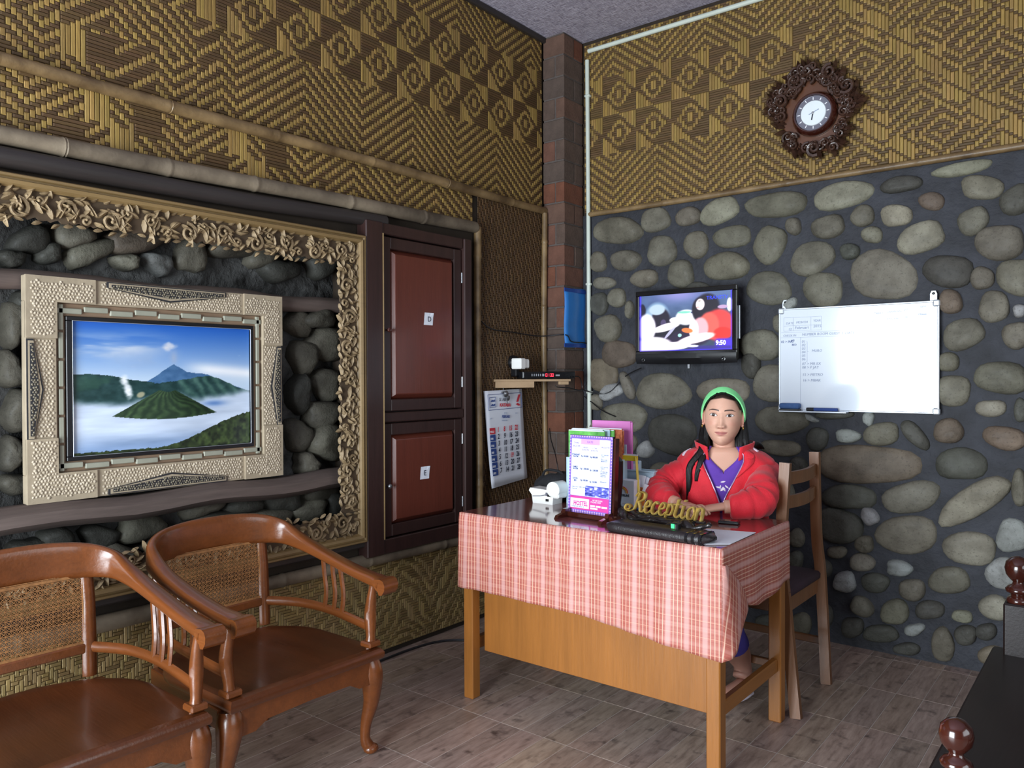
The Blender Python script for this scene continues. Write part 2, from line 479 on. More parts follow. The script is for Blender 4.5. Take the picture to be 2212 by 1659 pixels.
def tag(o, label=None, cat=None, group=None, kind=None):
    if label: o['label'] = label
    if cat: o['category'] = cat
    if group: o['group'] = group
    if kind: o['kind'] = kind
    return o
def thing(name, label, cat, loc=(0, 0, 0), group=None):
    o = bpy.data.objects.new(name, None); COL.objects.link(o)
    o.location = loc; o.empty_display_size = .05
    return tag(o, label, cat, group)
def copy_tree(o, parent=None):
    c = o.copy(); COL.objects.link(c); c.parent = parent
    for ch in list(o.children): copy_tree(ch, c)
    return c
def stem(o): return o.name.rsplit('.', 1)[0] if o.name[-3:].isdigit() else o.name
def nest(root, part, kids, each=0):
    """hang pieces under the part they belong to (each = how many of a kind go to every such part)"""
    ps = sorted([c for c in root.children if stem(c) == part], key=lambda c: c.name)
    for kid in kids:
        ks = sorted([c for c in root.children if stem(c) == kid and c not in ps], key=lambda c: c.name)
        for i, k in enumerate(ks): k.parent = ps[min(i // each, len(ps) - 1) if each else 0]
def lerp(a, b, t): return a + (b - a) * t
def sstep(a, b, x):
    t = np.clip((x - a) / (b - a), 0, 1); return t * t * (3 - 2 * t)
def bez(p0, p1, p2, p3, n=12):
    out = []
    for i in range(n + 1):
        t = i / n; s = 1 - t
        out.append(tuple(s ** 3 * a + 3 * s * s * t * b + 3 * s * t * t * c + t ** 3 * d for a, b, c, d in zip(p0, p1, p2, p3)))
    return out
def smooth_path(pts, n=6):
    """Catmull-Rom through the points"""
    P = [Vector(p) for p in pts]; out = []
    for i in range(len(P) - 1):
        a, b, c, d = P[max(i - 1, 0)], P[i], P[i + 1], P[min(i + 2, len(P) - 1)]
        for k in range(n):
            t = k / n
            out.append(.5 * ((2 * b) + (c - a) * t + (2 * a - 5 * b + 4 * c - d) * t * t + (3 * b - a - 3 * c + d) * t ** 3))
    out.append(P[-1]); return out

def text(name, body, size, m, parent, O, U, V, depth=.0006, align='LEFT', shear=0, squash=1.0, build=True, bold=0.0):
    """flat lettering: O = start of the baseline, U = reading direction, V = up"""
    lines = body if isinstance(body, list) else [(body, 0, 0, size)]
    vs_all, fs_all = [], []
    O, U, V = Vector(O), Vector(U), Vector(V); Nn = U.cross(V)
    for s, du, dv, sz in lines:
        cu = bpy.data.curves.new('t', 'FONT'); cu.body = s; cu.size = sz; cu.align_x = align
        cu.extrude = depth / 2; cu.shear = shear; cu.offset = bold; cu.resolution_u = 2
        ob = bpy.data.objects.new('t', cu); COL.objects.link(ob)
        me = ob.to_mesh(depsgraph=None) if False else bpy.data.meshes.new_from_object(ob)
        off = len(vs_all)
        for v in me.vertices:
            vs_all.append(O + U * (du + v.co.x * squash) + V * (dv + v.co.y) + Nn * (v.co.z + depth / 2))
        for p in me.polygons: fs_all.append(tuple(off + i for i in p.vertices))
        bpy.data.objects.remove(ob); bpy.data.curves.remove(cu); bpy.data.meshes.remove(me)
    mb = MB().add(vs_all, fs_all)
    if not build: return mb
    o = mb.build(name, m, parent, fix=False)
    if len(lines) > 1: o['kind'] = 'stuff'
    return o

def print_grid(name, O, U, V, nu, nv, fn, m, parent):
    """a flat print: fn(u, v) gives sRGB 0-255 for u to the right and v up, both 0..1"""
    u, v = np.meshgrid(np.linspace(0, 1, nu), np.linspace(0, 1, nv))
    rgb = np.clip(fn(u, v), 0, 255) / 255.0
    lin = np.where(rgb <= .04045, rgb / 12.92, ((rgb + .055) / 1.055) ** 2.4)
    O, U, V = (np.array(x, float) for x in (O, U, V))
    P = O + u[..., None] * U + v[..., None] * V
    if parent is not None: P = P - np.array(parent.location)
    idx = np.arange(nu * nv).reshape(nv, nu)
    F = np.stack([idx[:-1, :-1], idx[:-1, 1:], idx[1:, 1:], idx[1:, :-1]], -1).reshape(-1, 4)
    me = bpy.data.meshes.new(name)
    me.from_pydata(P.reshape(-1, 3).tolist(), [], F.tolist())
    at = me.color_attributes.new('col', 'FLOAT_COLOR', 'POINT')
    at.data.foreach_set('color', np.concatenate([lin.reshape(-1, 3), np.ones((nu * nv, 1))], 1).ravel())
    me.materials.append(m)
    o = bpy.data.objects.new(name, me); COL.objects.link(o); o.parent = parent
    return o
def vnoise(u, v, sx, sy, seed=0, oct=4):
    """smooth value noise on arrays"""
    out = np.zeros_like(u); amp = 1.0; tot = 0
    for k in range(oct):
        rs = np.random.RandomState(seed + k); g = rs.rand(64, 64)
        x = u * sx * 2 ** k; y = v * sy * 2 ** k
        xi = np.floor(x).astype(int); yi = np.floor(y).astype(int); fx = x - xi; fy = y - yi
        fx = fx * fx * (3 - 2 * fx); fy = fy * fy * (3 - 2 * fy)
        a = g[yi % 64, xi % 64]; b = g[yi % 64, (xi + 1) % 64]; c = g[(yi + 1) % 64, xi % 64]; d = g[(yi + 1) % 64, (xi + 1) % 64]
        out += amp * ((a * (1 - fx) + b * fx) * (1 - fy) + (c * (1 - fx) + d * fx) * fy); tot += amp; amp *= .5
    return out / tot
def over(c, col, a):
    a = np.clip(a, 0, 1)[..., None]; return c * (1 - a) + np.array(col, float) * a

# ================================================================== the setting
CEIL = 3.28
XR, YB = 5.3, -5.6           # the two walls outside the picture

# ---- floor: wood-look tiles of four boards each, joints straight through
PX0, PY0, PW, PL_ = 2.176, -0.478, 0.1, 0.4
floor = MB().box((XR / 2, YB / 2, -.06), (XR + .4, -YB + .4, .1184)).build('floor', 'grout')
tag(floor, 'brown wood-look tile floor with pale joints', kind='structure')
pm = MB().box((0, 0, -.0075), (PW - .0022, PL_ - .003, .015), ch=.0006)
shared = pm.build('plank', 'floor_plank', floor, local=True)
plank_mesh = shared.data; COL.objects.unlink(shared); bpy.data.objects.remove(shared)
spots = []
for i in range(int((0 - PX0) / PW) - 1, int((XR - PX0) / PW) + 1):
    for j in range(int((YB - PY0) / PL_) - 1, 2):
        x, y = PX0 + (i + .5) * PW, PY0 + (j + .5) * PL_
        if x + PW / 2 < .005 or x + PW / 2 > XR + .05 or y + PL_ / 2 > .02 + PL_ or y - PL_ / 2 < YB - .1: continue
        r = np.array([x, y, 0]) - CAM; z = r @ _fw
        inside = z > .3 and abs(r @ _rt / z) < .67 and (r @ _up / z) > -.51
        spots.append((not inside, z, x, y))
spots.sort()
rest = MB()
for k, (outside, z, x, y) in enumerate(spots):
    tone = rnd.uniform(.82, 1.12)
    if k < 290 and not outside:
        o = bpy.data.objects.new('plank', plank_mesh); COL.objects.link(o); o.parent = floor
        o.location = (x, y, rnd.uniform(-.0003, .0003)); o.color = (tone, tone * rnd.uniform(.96, 1.02), tone * rnd.uniform(.93, 1.02), 1)
    else:
        rest.box((x, y, -.0075), (PW - .0022, PL_ - .003, .015))
tag(rest.build('plank_remainder', 'floor_plank', floor, fix=False), kind='stuff')

ceiling = MB().box((XR / 2, YB / 2, CEIL + .06), (XR + .4, -YB + .4, .12)).build('ceiling', 'ceiling')
tag(ceiling, 'grey-lilac painted woven bamboo ceiling', kind='structure')

# ---- walls
OY0, OY1, OZ0, OZ1 = -3.46, -1.60, .62, 1.90          # the opening that holds the stone niche
w = MB()
w.box((-.16, YB / 2, (OZ1 + CEIL) / 2), (.30, -YB + .4, CEIL - OZ1))
w.box((-.16, YB / 2, OZ0 / 2), (.30, -YB + .4, OZ0))
w.box((-.16, (YB + OY0) / 2 - .1, (OZ0 + OZ1) / 2), (.30, OY0 - YB + .2, OZ1 - OZ0))
w.box((-.16, OY1 / 2 + .1, (OZ0 + OZ1) / 2), (.30, -OY1 + .2, OZ1 - OZ0))
wall_left = tag(w.build('wall_left', 'backing'), 'left wall clad in patterned woven bamboo above a stone niche', kind='structure')
w = MB()
w.box((XR / 2, .15, 2.25 / 2), (XR + .4, .30, 2.25))
w.box((XR / 2, .16, (2.25 + CEIL) / 2), (XR + .4, .30, CEIL - 2.25), mi=1)
wall_right = tag(w.build('wall_right', ['mortar', 'backing']), 'river stone wall set in dark mortar below woven bamboo', kind='structure')
w = MB()
DX0, DX1, DZ1 = .10, 2.20, 2.06
w.box((DX0 / 2 - .1, YB - .1, CEIL / 2), (DX0 + .2, .2, CEIL)); w.box(((DX1 + XR) / 2, YB - .1, CEIL / 2), (XR - DX1, .2, CEIL))
w.box(((DX0 + DX1) / 2, YB - .1, (DZ1 + CEIL) / 2), (DX1 - DX0, .2, CEIL - DZ1))
tag(w.build('wall_rear', 'plaster'), 'rear wall with an open doorway', kind='structure')
w = MB()
w.box((XR + .1, YB / 2, .5), (.2, -YB + .4, 1.0)); w.box((XR + .1, YB / 2, (2.5 + CEIL) / 2), (.2, -YB + .4, CEIL - 2.5))
w.box((XR + .1, -4.8, 1.75), (.2, 1.6 + .2, 1.5)); w.box((XR + .1, -.65, 1.75), (.2, 1.5, 1.5))
tag(w.build('wall_window_side', 'plaster'), 'side wall with a wide window', kind='structure')

# ---- woven bamboo: every visible float of every strip is its own raised piece
def weave(name, O, U, V, Nn, top, c, mats, parent, seed=1, hgt=.0020, tint=.22):
    c, cv = c if isinstance(c, tuple) else (c, c)
    ni, nj = top.shape
    rs = np.random.RandomState(seed); rec = []
    for i in range(ni):
        j = 0
        while j < nj:
            if top[i, j]:
                k = j
                while k < nj and top[i, k]: k += 1
                rec.append((i, i + 1, j, k, 0)); j = k
            else: j += 1
    for j in range(nj):
        i = 0
        while i < ni:
            if not top[i, j]:
                k = i
                while k < ni and not top[k, j]: k += 1
                rec.append((i, k, j, j + 1, 1)); i = k
            else: i += 1
    r = np.array(rec, float); n = len(r); kind = r[:, 4].astype(int)
    g = .045 * c; gv = .045 * cv
    u0, u1, v0, v1 = r[:, 0] * c + g, r[:, 1] * c - g, r[:, 2] * cv + gv, r[:, 3] * cv - gv
    e = np.where(kind == 0, .12 * c, .30 * c); ev = np.where(kind == 0, .35 * cv, .14 * cv)
    P = np.zeros((n, 8, 3))
    O, U, V, Nn = (np.array(x, float) for x in (O, U, V, Nn))
    for q, (uu, vv, hh) in enumerate(((u0, v0, 0), (u1, v0, 0), (u1, v1, 0), (u0, v1, 0),
                                      (u0 + e, v0 + ev, 1), (u1 - e, v0 + ev, 1), (u1 - e, v1 - ev, 1), (u0 + e, v1 - ev, 1))):
        P[:, q] = O + uu[:, None] * U + vv[:, None] * V + (hgt * hh) * Nn
    if parent is not None: P -= np.array(parent.location)
    b = np.arange(n)[:, None] * 8
    tmpl = np.array([[4, 5, 6, 7], [0, 1, 5, 4], [1, 2, 6, 5], [2, 3, 7, 6], [3, 0, 4, 7]])
    F = (b[:, None, :] + tmpl[None]).reshape(-1, 4)
    if np.dot(np.cross(U, V), Nn) < 0: F = F[:, ::-1]
    me = bpy.data.meshes.new(name)
    me.from_pydata(P.reshape(-1, 3).tolist(), [], F.tolist())
    for m in mats: me.materials.append(MT[m])
    me.polygons.foreach_set('material_index', np.repeat(kind, 5).tolist())
    t = 1 + rs.uniform(-tint, tint, n)
    colr = np.repeat(np.stack([t, t * rs.uniform(.94, 1.04, n), t * rs.uniform(.86, 1.06, n), np.ones(n)], 1), 8, 0)
    at = me.color_attributes.new('tint', 'FLOAT_COLOR', 'POINT'); at.data.foreach_set('color', colr.ravel())
    o = bpy.data.objects.new(name, me); COL.objects.link(o); o.parent = parent; o['kind'] = 'stuff'
    return o

def fold(i, p):
    a = np.mod(i, 2 * p); return np.minimum(a, 2 * p - a)
def pattern(ni, nj, bands, i0=0, blocks=None):
    """bands of chevrons and of concentric diamonds between solid light and dark triangles"""
    I, J = np.meshgrid(np.arange(ni) + i0, np.arange(nj), indexing='ij')
    top = np.mod(I + J, 2) == 0
    for j0, j1, kind, p in bands:
        sel = (J >= j0) & (J < j1); jj = J - j0
        if kind == 'up': t = np.mod(fold(I, p) + jj, 4) < 2
        elif kind == 'down': t = np.mod(fold(I, p) - jj, 4) < 2
        elif kind == 'diamond':
            pv = 18
            a = np.mod(I, p) - (p - 1) / 2; b = np.mod(jj, pv) - (pv - 1) / 2
            r = np.abs(a) / p * 16 + np.abs(b) / pv * 16
            t = np.where(r < 8, np.mod(np.floor(r), 4) < 2, (a * b) > 0)
        elif kind == 'block':
            q = p // 2
            a = np.mod(I + (jj // q) * q, p); t = np.where(a < q, np.mod(I + jj, 6) < 5, np.mod(I - jj, 6) < 1)
        else:   # stairs with solid squares
            q = p // 2
            cell = (I // q + jj // q) % 3
            t = np.where(cell == 0, True, np.where(cell == 1, np.mod(fold(I, q) + jj, 4) < 2, np.mod(I - jj, 4) < 1))
        top = np.where(sel, t, top)
    if blocks is not None: top = blocks(I, J, top)
    return top

CU, CV = .0158, .0124
# left wall, above the long rail
ni, nj = int(3.55 / CU), int(1.0 / CV)
bands = [(0, 28, 'up', 20), (28, 46, 'diamond', 14), (46, 64, 'diamond', 14), (64, 120, 'down', 20)]
def left_blocks(I, J, top):
    far = (I < 96)
    k = np.mod(I // 10 + J // 15, 3)
    st = np.where(k == 0, np.mod(fold(I, 10) + J, 4) < 2, np.where(k == 1, np.mod(I - J, 6) < 2, np.mod(fold(I, 14) - J, 4) < 2))
    solid = (np.mod(I, 30) < 5) & (np.mod(J + (I // 30) * 17, 40) < 8)
    dark = (np.mod(I, 30) >= 5) & (np.mod(I, 30) < 11) & (np.mod(J + (I // 30) * 17, 40) < 8)
    st = np.where(solid, True, np.where(dark, False, st))
    return np.where(far, st, top)
weave('bamboo_weave', (0, -3.75, 2.28), (0, 1, 0), (0, 0, 1), (1, 0, 0), pattern(ni, nj, bands, 3, left_blocks), (CU, CV), ['weave_light', 'weave_dark_y'], wall_left, 2)
# the strip between the two rails
ni, nj = int(2.93 / .0165), int(.21 / .0125)
def strip_blocks(I, J, top):
    a = np.mod(I, 32); s = fold(I, 16)
    t = np.mod(s + J, 4) < 2
    t = np.where((a < 5) & (J < 8), True, t); t = np.where((a >= 5) & (a < 11) & (J >= 7), False, t)
    t = np.where((a > 26) & (J >= 8), True, t); t = np.where((a > 20) & (a <= 26) & (J < 7), False, t)
    return np.where(I > 118, np.mod(s + J, 4) < 2, t)
weave('bamboo_weave', (0, -3.75, 2.06), (0, 1, 0), (0, 0, 1), (1, 0, 0), pattern(ni, nj, [], 0, strip_blocks), (.0165, .0125), ['weave_light', 'weave_dark_y'], wall_left, 3)
# brown plain panel beside the cabinet, straw panel at the floor
ni, nj = int(.60 / .0125), int(1.80 / .0125)
rs = np.random.RandomState(5)
I, J = np.meshgrid(np.arange(ni), np.arange(nj), indexing='ij')
weave('bamboo_weave', (0, -.79, .46), (0, 1, 0), (0, 0, 1), (1, 0, 0), np.mod(I * 2 + J + (J // 37) * 3, 5) < 3, .0125, ['brown_z', 'brown_y'], wall_left, 4)
ni, nj = int(3.55 / .0125), int(.44 / .0125)
I, J = np.meshgrid(np.arange(ni), np.arange(nj), indexing='ij')
ph = (vnoise(I / 40.0, J / 40.0, 5, 5, 11, 2) * 9).astype(int)
weave('bamboo_weave', (0, -3.75, .025), (0, 1, 0), (0, 0, 1), (1, 0, 0), np.mod(np.where(np.mod(I // 16, 2) == 0, I, -I) + J + ph, 6) < 3, .0125, ['straw_z', 'straw_y'], wall_left, 5, tint=.28)
# right wall
ni, nj = int(3.5 / CU), int(1.0 / CV)
def right_blocks(I, J, top):
    k = np.mod(I // 7 + J // 10, 4)
    b = np.where(k == 0, np.mod(I + J, 7) < 6, np.where(k == 2, np.mod(I - J, 5) < 2, np.mod(fold(I, 10) + J, 4) < 2))
    return np.where(I > 88, b, top)
weave('bamboo_weave', (.16, 0, 2.265), (1, 0, 0), (0, 0, 1), (0, -1, 0),
      pattern(ni, nj, [(0, 26, 'up', 18), (26, 44, 'diamond', 14), (44, 62, 'diamond', 14), (62, 120, 'down', 18)], 6, right_blocks), (CU, CV), ['weave_light', 'weave_dark_x'], wall_right, 6)

# ---- river stones, each a piece of the stone wall: centre, radii and tilt read off the wall
def stone(parent, pts, wall, hgt, col, seed, rough=.06, name='stone'):
    """pts: outline in (a, z) on the wall; wall = ('y', 0) or ('x', x0): which plane, stones stand proud of it"""
    rs = random.Random(seed); n = len(pts)
    cx = sum(p[0] for p in pts) / n; cz = sum(p[1] for p in pts) / n
    dome = [(1.03, -.012), (1.0, .25), (.93, .62), (.74, .9), (.42, 1.0)]
    tx, tz = rs.uniform(-.25, .25), rs.uniform(-.25, .25)
    out = []; mb = MB()
    for k, h in dome:
        for a, b in pts:
            da, db = (a - cx) * k, (b - cz) * k
            hh = hgt * h if h > 0 else -.012
            if h > .3: hh *= 1 + tx * (a - cx) / .12 + tz * (b - cz) / .12 + rs.uniform(-rough, rough) * 1.5
            out.append((da, db, hh))
    out.append((0, 0, hgt * 1.0))
    conv = (lambda a, b, h: (a, -h, b)) if wall == 'y' else (lambda a, b, h: (h, a, b))
    fs = []
    L = len(dome)
    for l in range(L - 1):
        for j in range(n):
            j2 = (j + 1) % n
            fs.append((l * n + j, l * n + j2, (l + 1) * n + j2, (l + 1) * n + j))
    for j in range(n): fs.append(((L - 1) * n + j, (L - 1) * n + (j + 1) % n, L * n))
    mb.add([conv(*p) for p in out], fs)
    return mb, (cx, cz)

def stone_outline(cx, cy, a, b, ang, seed, n=18, wob=.07, to=None):
    rs = random.Random(seed); ph = [rs.uniform(0, 6.28) for _ in range(4)]; sq = rs.uniform(2.0, 2.7)
    pts = []
    for j in range(n):
        t = 2 * PI * j / n
        c, s = math.cos(t), math.sin(t)
        r = (abs(c) ** sq + abs(s) ** sq) ** (-1 / sq)
        r *= 1 + wob * (math.sin(2 * t + ph[0]) * .6 + math.sin(3 * t + ph[1]) * .8 + math.sin(5 * t + ph[2]) * .35)
        x, y = a * r * c, b * r * s
        ca, sa = math.cos(math.radians(ang)), math.sin(math.radians(ang))
        X, Y = cx + x * ca + y * sa, cy - (x * sa - y * ca)
        pts.append(to(X, Y) if to else (X, Y))
    return pts
# three tables of the survey (two zoom scales)
A5 = [(155,420,122,66,3),(345,365,70,60,15),(512,348,66,44,15),(670,320,98,60,25,'l'),(960,288,152,60,8),(1295,240,148,66,12,'l'),(1590,185,105,40,8,'d'),(1745,270,64,46,0,'b'),
 (1395,345,60,54,20),(1565,342,76,54,5,'l'),(1220,400,84,54,15),(1045,398,38,42,0),(925,490,96,72,62),(735,450,92,54,12),(552,490,60,70,0),(378,522,70,75,0),(195,570,76,52,8),(55,578,40,52,0),
 (475,640,64,68,0),(290,662,70,44,12),(705,600,112,68,8),(920,712,108,85,0),(1195,718,94,88,0),(1140,560,114,80,20),(1330,525,48,40,10,'d'),(1442,440,52,42,0),(1690,455,118,72,18,'l'),(1500,645,164,122,-6),
 (1830,625,124,78,-8,'d'),(2090,480,122,84,5),(1955,370,80,62,28),(2000,200,102,60,-2),(1900,105,150,34,12,'l'),(2175,265,88,66,30,'d'),(2000,660,58,58,0),(1840,780,58,60,0,'b'),(2060,805,74,78,0),(2190,655,112,92,-5),
 (85,685,54,32,5),(150,760,44,48,0),(60,790,44,58,0,'d'),(105,915,66,66,20),(215,820,22,44,0),(160,1045,84,68,0,'b'),(75,1150,74,82,0,'b'),(385,1235,136,88,-8),(205,1205,74,26,-70),(118,1235,56,38,24,'w'),
 (185,1365,110,74,-5),(430,1450,114,100,-20,'d'),(690,1235,126,70,0),(935,1195,88,94,0),(880,1000,104,74,0),(830,1100,48,64,0,'d'),(985,890,44,48,0),(985,1380,138,68,0),(1165,1475,56,58,0,'d'),(1320,1460,60,36,-4,'w'),
 (1490,1450,88,56,5),(1660,1455,90,42,-45,'d'),(1830,1435,76,60,0,'b'),(2115,1470,112,56,-12,'b'),(2045,1320,74,42,0,'l'),(2100,1165,138,76,-5),(1850,1230,86,78,0),(1905,945,106,72,20),(1825,1085,58,48,0),(2175,950,74,64,20),
 (980,1520,96,40,-5),(215,1500,38,48,0),(295,1530,44,38,40,'w'),(1135,1370,36,16,-25,'w'),(1425,1370,28,36,-20,'w'),(1030,790,36,26,30,'w'),(1250,1352,96,22,0,'d'),(2190,825,34,32,0,'w'),(560,720,60,40,0,'d'),(640,880,80,60,0),(600,1000,70,40,0,'d'),
 (40,1290,34,40,0),(30,1450,36,56,0),(60,1560,60,40,0),(2195,1330,34,60,0,'d'),(60,1660,70,50,0)]
A8 = [(500,262,228,86,-1,'b'),(930,260,112,72,0,'d'),(415,412,122,54,-4,'d'),(700,412,128,70,10),(990,430,186,66,31,'l'),(680,585,134,88,0),(970,648,116,76,-6,'l'),(1165,590,74,70,0,'w'),(1125,765,80,70,0,'w'),(370,545,108,74,-12,'d'),
 (510,500,36,44,30,'w'),(485,628,42,38,0),(360,665,42,28,0),(475,712,58,40,-10),(645,738,60,34,-8,'w'),(395,802,52,45,0,'w'),(535,805,64,44,-10,'d'),(875,795,90,62,0),(705,838,60,48,0),(475,915,56,40,-28),(625,940,64,56,0),
 (785,930,64,42,0,'d'),(935,960,46,28,-8,'l'),(1085,920,74,54,-20,'l'),(1045,1030,48,38,0,'d'),(715,1020,48,26,8,'w'),(845,1090,50,80,5),(560,1040,78,40,0,'d'),(430,1010,50,45,0,'d'),(1070,1140,60,44,0,'b'),(950,1045,52,44,0,'d'),
 (1196,370,34,84,0),(305,740,30,40,0,'d'),(190,1000,52,56,0),(30,985,44,34,0,'d'),(305,960,34,58,0,'d'),(680,1110,60,30,0,'d'),(175,600,34,44,0),(170,700,34,40,0,'d'),(180,270,44,40,0,'d'),(1190,1010,40,60,0,'d'),(1180,900,40,44,0)]
TONE = {'n': S(132, 129, 118), 'l': S(160, 158, 144), 'd': S(92, 93, 88), 'b': S(130, 117, 104), 'w': S(182, 188, 192)}
tow = lambda X, Y: (lambda p: (p[0], p[2]))(RW(X, Y))
placed = []
for tab, s, ox, oy in ((A5, 2.348, 1270, 320), (A8, 2.129, 1640, 880)):
    for k, rec in enumerate(tab):
        cx, cy, a, b, ang = rec[:5]; t = rec[5] if len(rec) > 5 else 'n'
        seed = k * 7 + int(s * 1000)
        pts = stone_outline(ox + cx / s, oy + cy / s, a * 1.04 / s, b * 1.04 / s, ang, seed, wob=.05 if t != 'w' else .09, to=tow)
        if min(p[1] for p in pts) < .012: pts = [(p[0], max(p[1], .012)) for p in pts]
        if max(p[1] for p in pts) > 2.235: pts = [(p[0], min(p[1], 2.235)) for p in pts]
        mb, c = stone(wall_right, pts, 'y', random.Random(seed).uniform(.024, .042), None, seed)
        o = mb.build('stone', 'stone', wall_right, smooth=60, fix=True, loc=(c[0], 0, c[1]), local=True)
        q = random.Random(seed + 3); tt = q.uniform(.85, 1.12)
        o.color = (*[x * tt * q.uniform(.97, 1.03) for x in TONE[t]], 1)
        placed.append((c[0], c[1], .5 * (a + b) / s * 3.9 / FPX))
# the same wall goes on behind the desk and to the right of the picture
q = random.Random(41); tries = 0; more = 0
while tries < 6000 and more < 90:
    tries += 1
    x, z, r = q.uniform(.25, 3.9), q.uniform(.08, 2.15), q.uniform(.035, .11)
    if x < 2.35 and (z > .95 or x > 1.45): continue
    if all(math.hypot(x - a, (z - b)) > (r + c) * 1.02 for a, b, c in placed):
        pts = stone_outline(x, z, r, r * q.uniform(.55, .95), q.uniform(-30, 30), tries)
        if min(p[1] for p in pts) < .012 or max(p[1] for p in pts) > 2.23: continue
        mb, c = stone(wall_right, pts, 'y', q.uniform(.024, .042), None, tries)
        o = mb.build('stone', 'stone', wall_right, smooth=60, loc=(c[0], 0, c[1]), local=True)
        tt = q.uniform(.8, 1.1); o.color = (*[v * tt for v in TONE[q.choice('nnnldb')]], 1)
        placed.append((x, z, r)); more += 1

# ---- niche behind the carved frame: rough rubble
NX = -.17
nm = MB()
ny, nz = 150, 100
ys, zs = np.linspace(OY0 - .02, OY1 + .02, ny), np.linspace(OZ0 - .02, OZ1 + .02, nz)
Yg, Zg = np.meshgrid(ys, zs)
hh = vnoise((Yg + 5) / 1.0, Zg / 1.0, 7, 7, 21, 4) * .05 + vnoise(Yg + 5, Zg, 26, 26, 31, 2) * .018
idx = np.arange(ny * nz).reshape(nz, ny)
nm.add(np.stack([NX - .045 + hh, Yg, Zg], -1).reshape(-1, 3), np.stack([idx[:-1, :-1], idx[:-1, 1:], idx[1:, 1:], idx[1:, :-1]], -1).reshape(-1, 4).tolist())
niche = nm.build('niche_wall', 'rubble_mortar', wall_left, smooth=180, fix=False)
niche_tab = [(150,510,46,26,5),(190,545,60,26,15,'l'),(263,567,28,17,0,'l'),(337,570,34,24,-15,'w'),(408,552,36,36,0),(285,522,70,26,0,'b'),(494,534,54,26,5),(560,545,36,34,10),(640,540,50,24,0,'d'),(600,585,40,26,0,'d'),(690,570,34,30,0,'d'),(100,550,26,24,0,'d'),(60,520,44,30,0,'d'),(20,560,30,20,0,'d'),
 (640,700,26,30,0),(680,690,34,22,10),(700,745,46,34,-12),(650,770,30,36,0),(700,830,30,34,0),(640,850,24,40,0,'d'),(690,895,40,30,0),(640,940,28,36,0),(700,955,40,44,0,'l'),(655,1000,22,22,0),(25,700,30,50,0),(18,800,26,40,0),(30,890,28,44,0),(20,980,30,36,0),(30,1045,34,24,0),(40,650,20,20,0,'d'),
 (120,1165,40,30,0,'d'),(210,1160,44,26,0,'d'),(300,1140,54,30,10,'l'),(430,1090,50,24,10),(520,1085,40,26,0,'d'),(600,1075,46,30,15,'d'),(690,1060,40,26,15),(660,1100,40,24,10,'l'),(720,1085,26,26,0,'d'),(350,1170,50,30,0),(470,1130,60,30,5,'d'),(580,1120,44,26,5),(250,1200,50,28,0),(60,1190,50,30,0,'d')]
for k, rec in enumerate(niche_tab):
    cx, cy, a, b, ang = rec[:5]; t = rec[5] if len(rec) > 5 else 'n'
    pts = stone_outline(cx, cy, a, b, ang, 900 + k, 14, .16, lambda X, Y: (lambda p: (p[1], p[2]))(LW(X, Y, NX)))
    pts = [(min(max(p[0], OY0), OY1), min(max(p[1], OZ0), OZ1)) for p in pts]
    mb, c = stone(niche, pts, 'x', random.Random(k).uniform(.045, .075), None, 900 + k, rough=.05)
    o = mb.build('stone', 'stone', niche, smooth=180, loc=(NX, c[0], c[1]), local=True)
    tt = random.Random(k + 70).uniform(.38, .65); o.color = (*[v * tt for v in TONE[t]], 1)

# ---- brick column standing in the corner
CA, CB = .15, .20
column = MB().box((CA / 2, -CB / 2, CEIL / 2), (CA - .010, CB - .010, CEIL)).build('brick_column', 'brick_joint')
tag(column, 'reddish brick column in the corner of the room', kind='structure')
course = .1215; q = random.Random(3)
BR = [S(136, 98, 84), S(122, 96, 86), S(116, 100, 92), S(128, 102, 90), S(140, 92, 72), S(110, 98, 92)]
bmeshes = {}
for k in range(int(CEIL / course) + 1):
    z0 = k * course; z1 = min(z0 + course - .009, CEIL - .004)
    if z1 - z0 < .02: continue
    if k % 2 == 0: cells = [(0, CA, -CB, -CB * .48), (0, CA, -CB * .48 + .008, 0)]
    else: cells = [(0, CA * .55, -CB, 0), (CA * .55 + .008, CA, -CB, 0)]
    for ci, (x0, x1, y0, y1) in enumerate(cells):
        key = (k % 2, ci, round(z1 - z0, 3))
        if key not in bmeshes:
            t = MB().box((0, 0, 0), (x1 - x0, y1 - y0, z1 - z0), ch=.004).build('brick', 'brick')
            bmeshes[key] = t.data; COL.objects.unlink(t); bpy.data.objects.remove(t)
        o = bpy.data.objects.new('brick', bmeshes[key]); COL.objects.link(o); o.parent = column
        o.location = ((x0 + x1) / 2 + q.uniform(-.001, .002), (y0 + y1) / 2 - q.uniform(-.001, .002), (z0 + z1) / 2)
        o.color = (*q.choice(BR), 1)

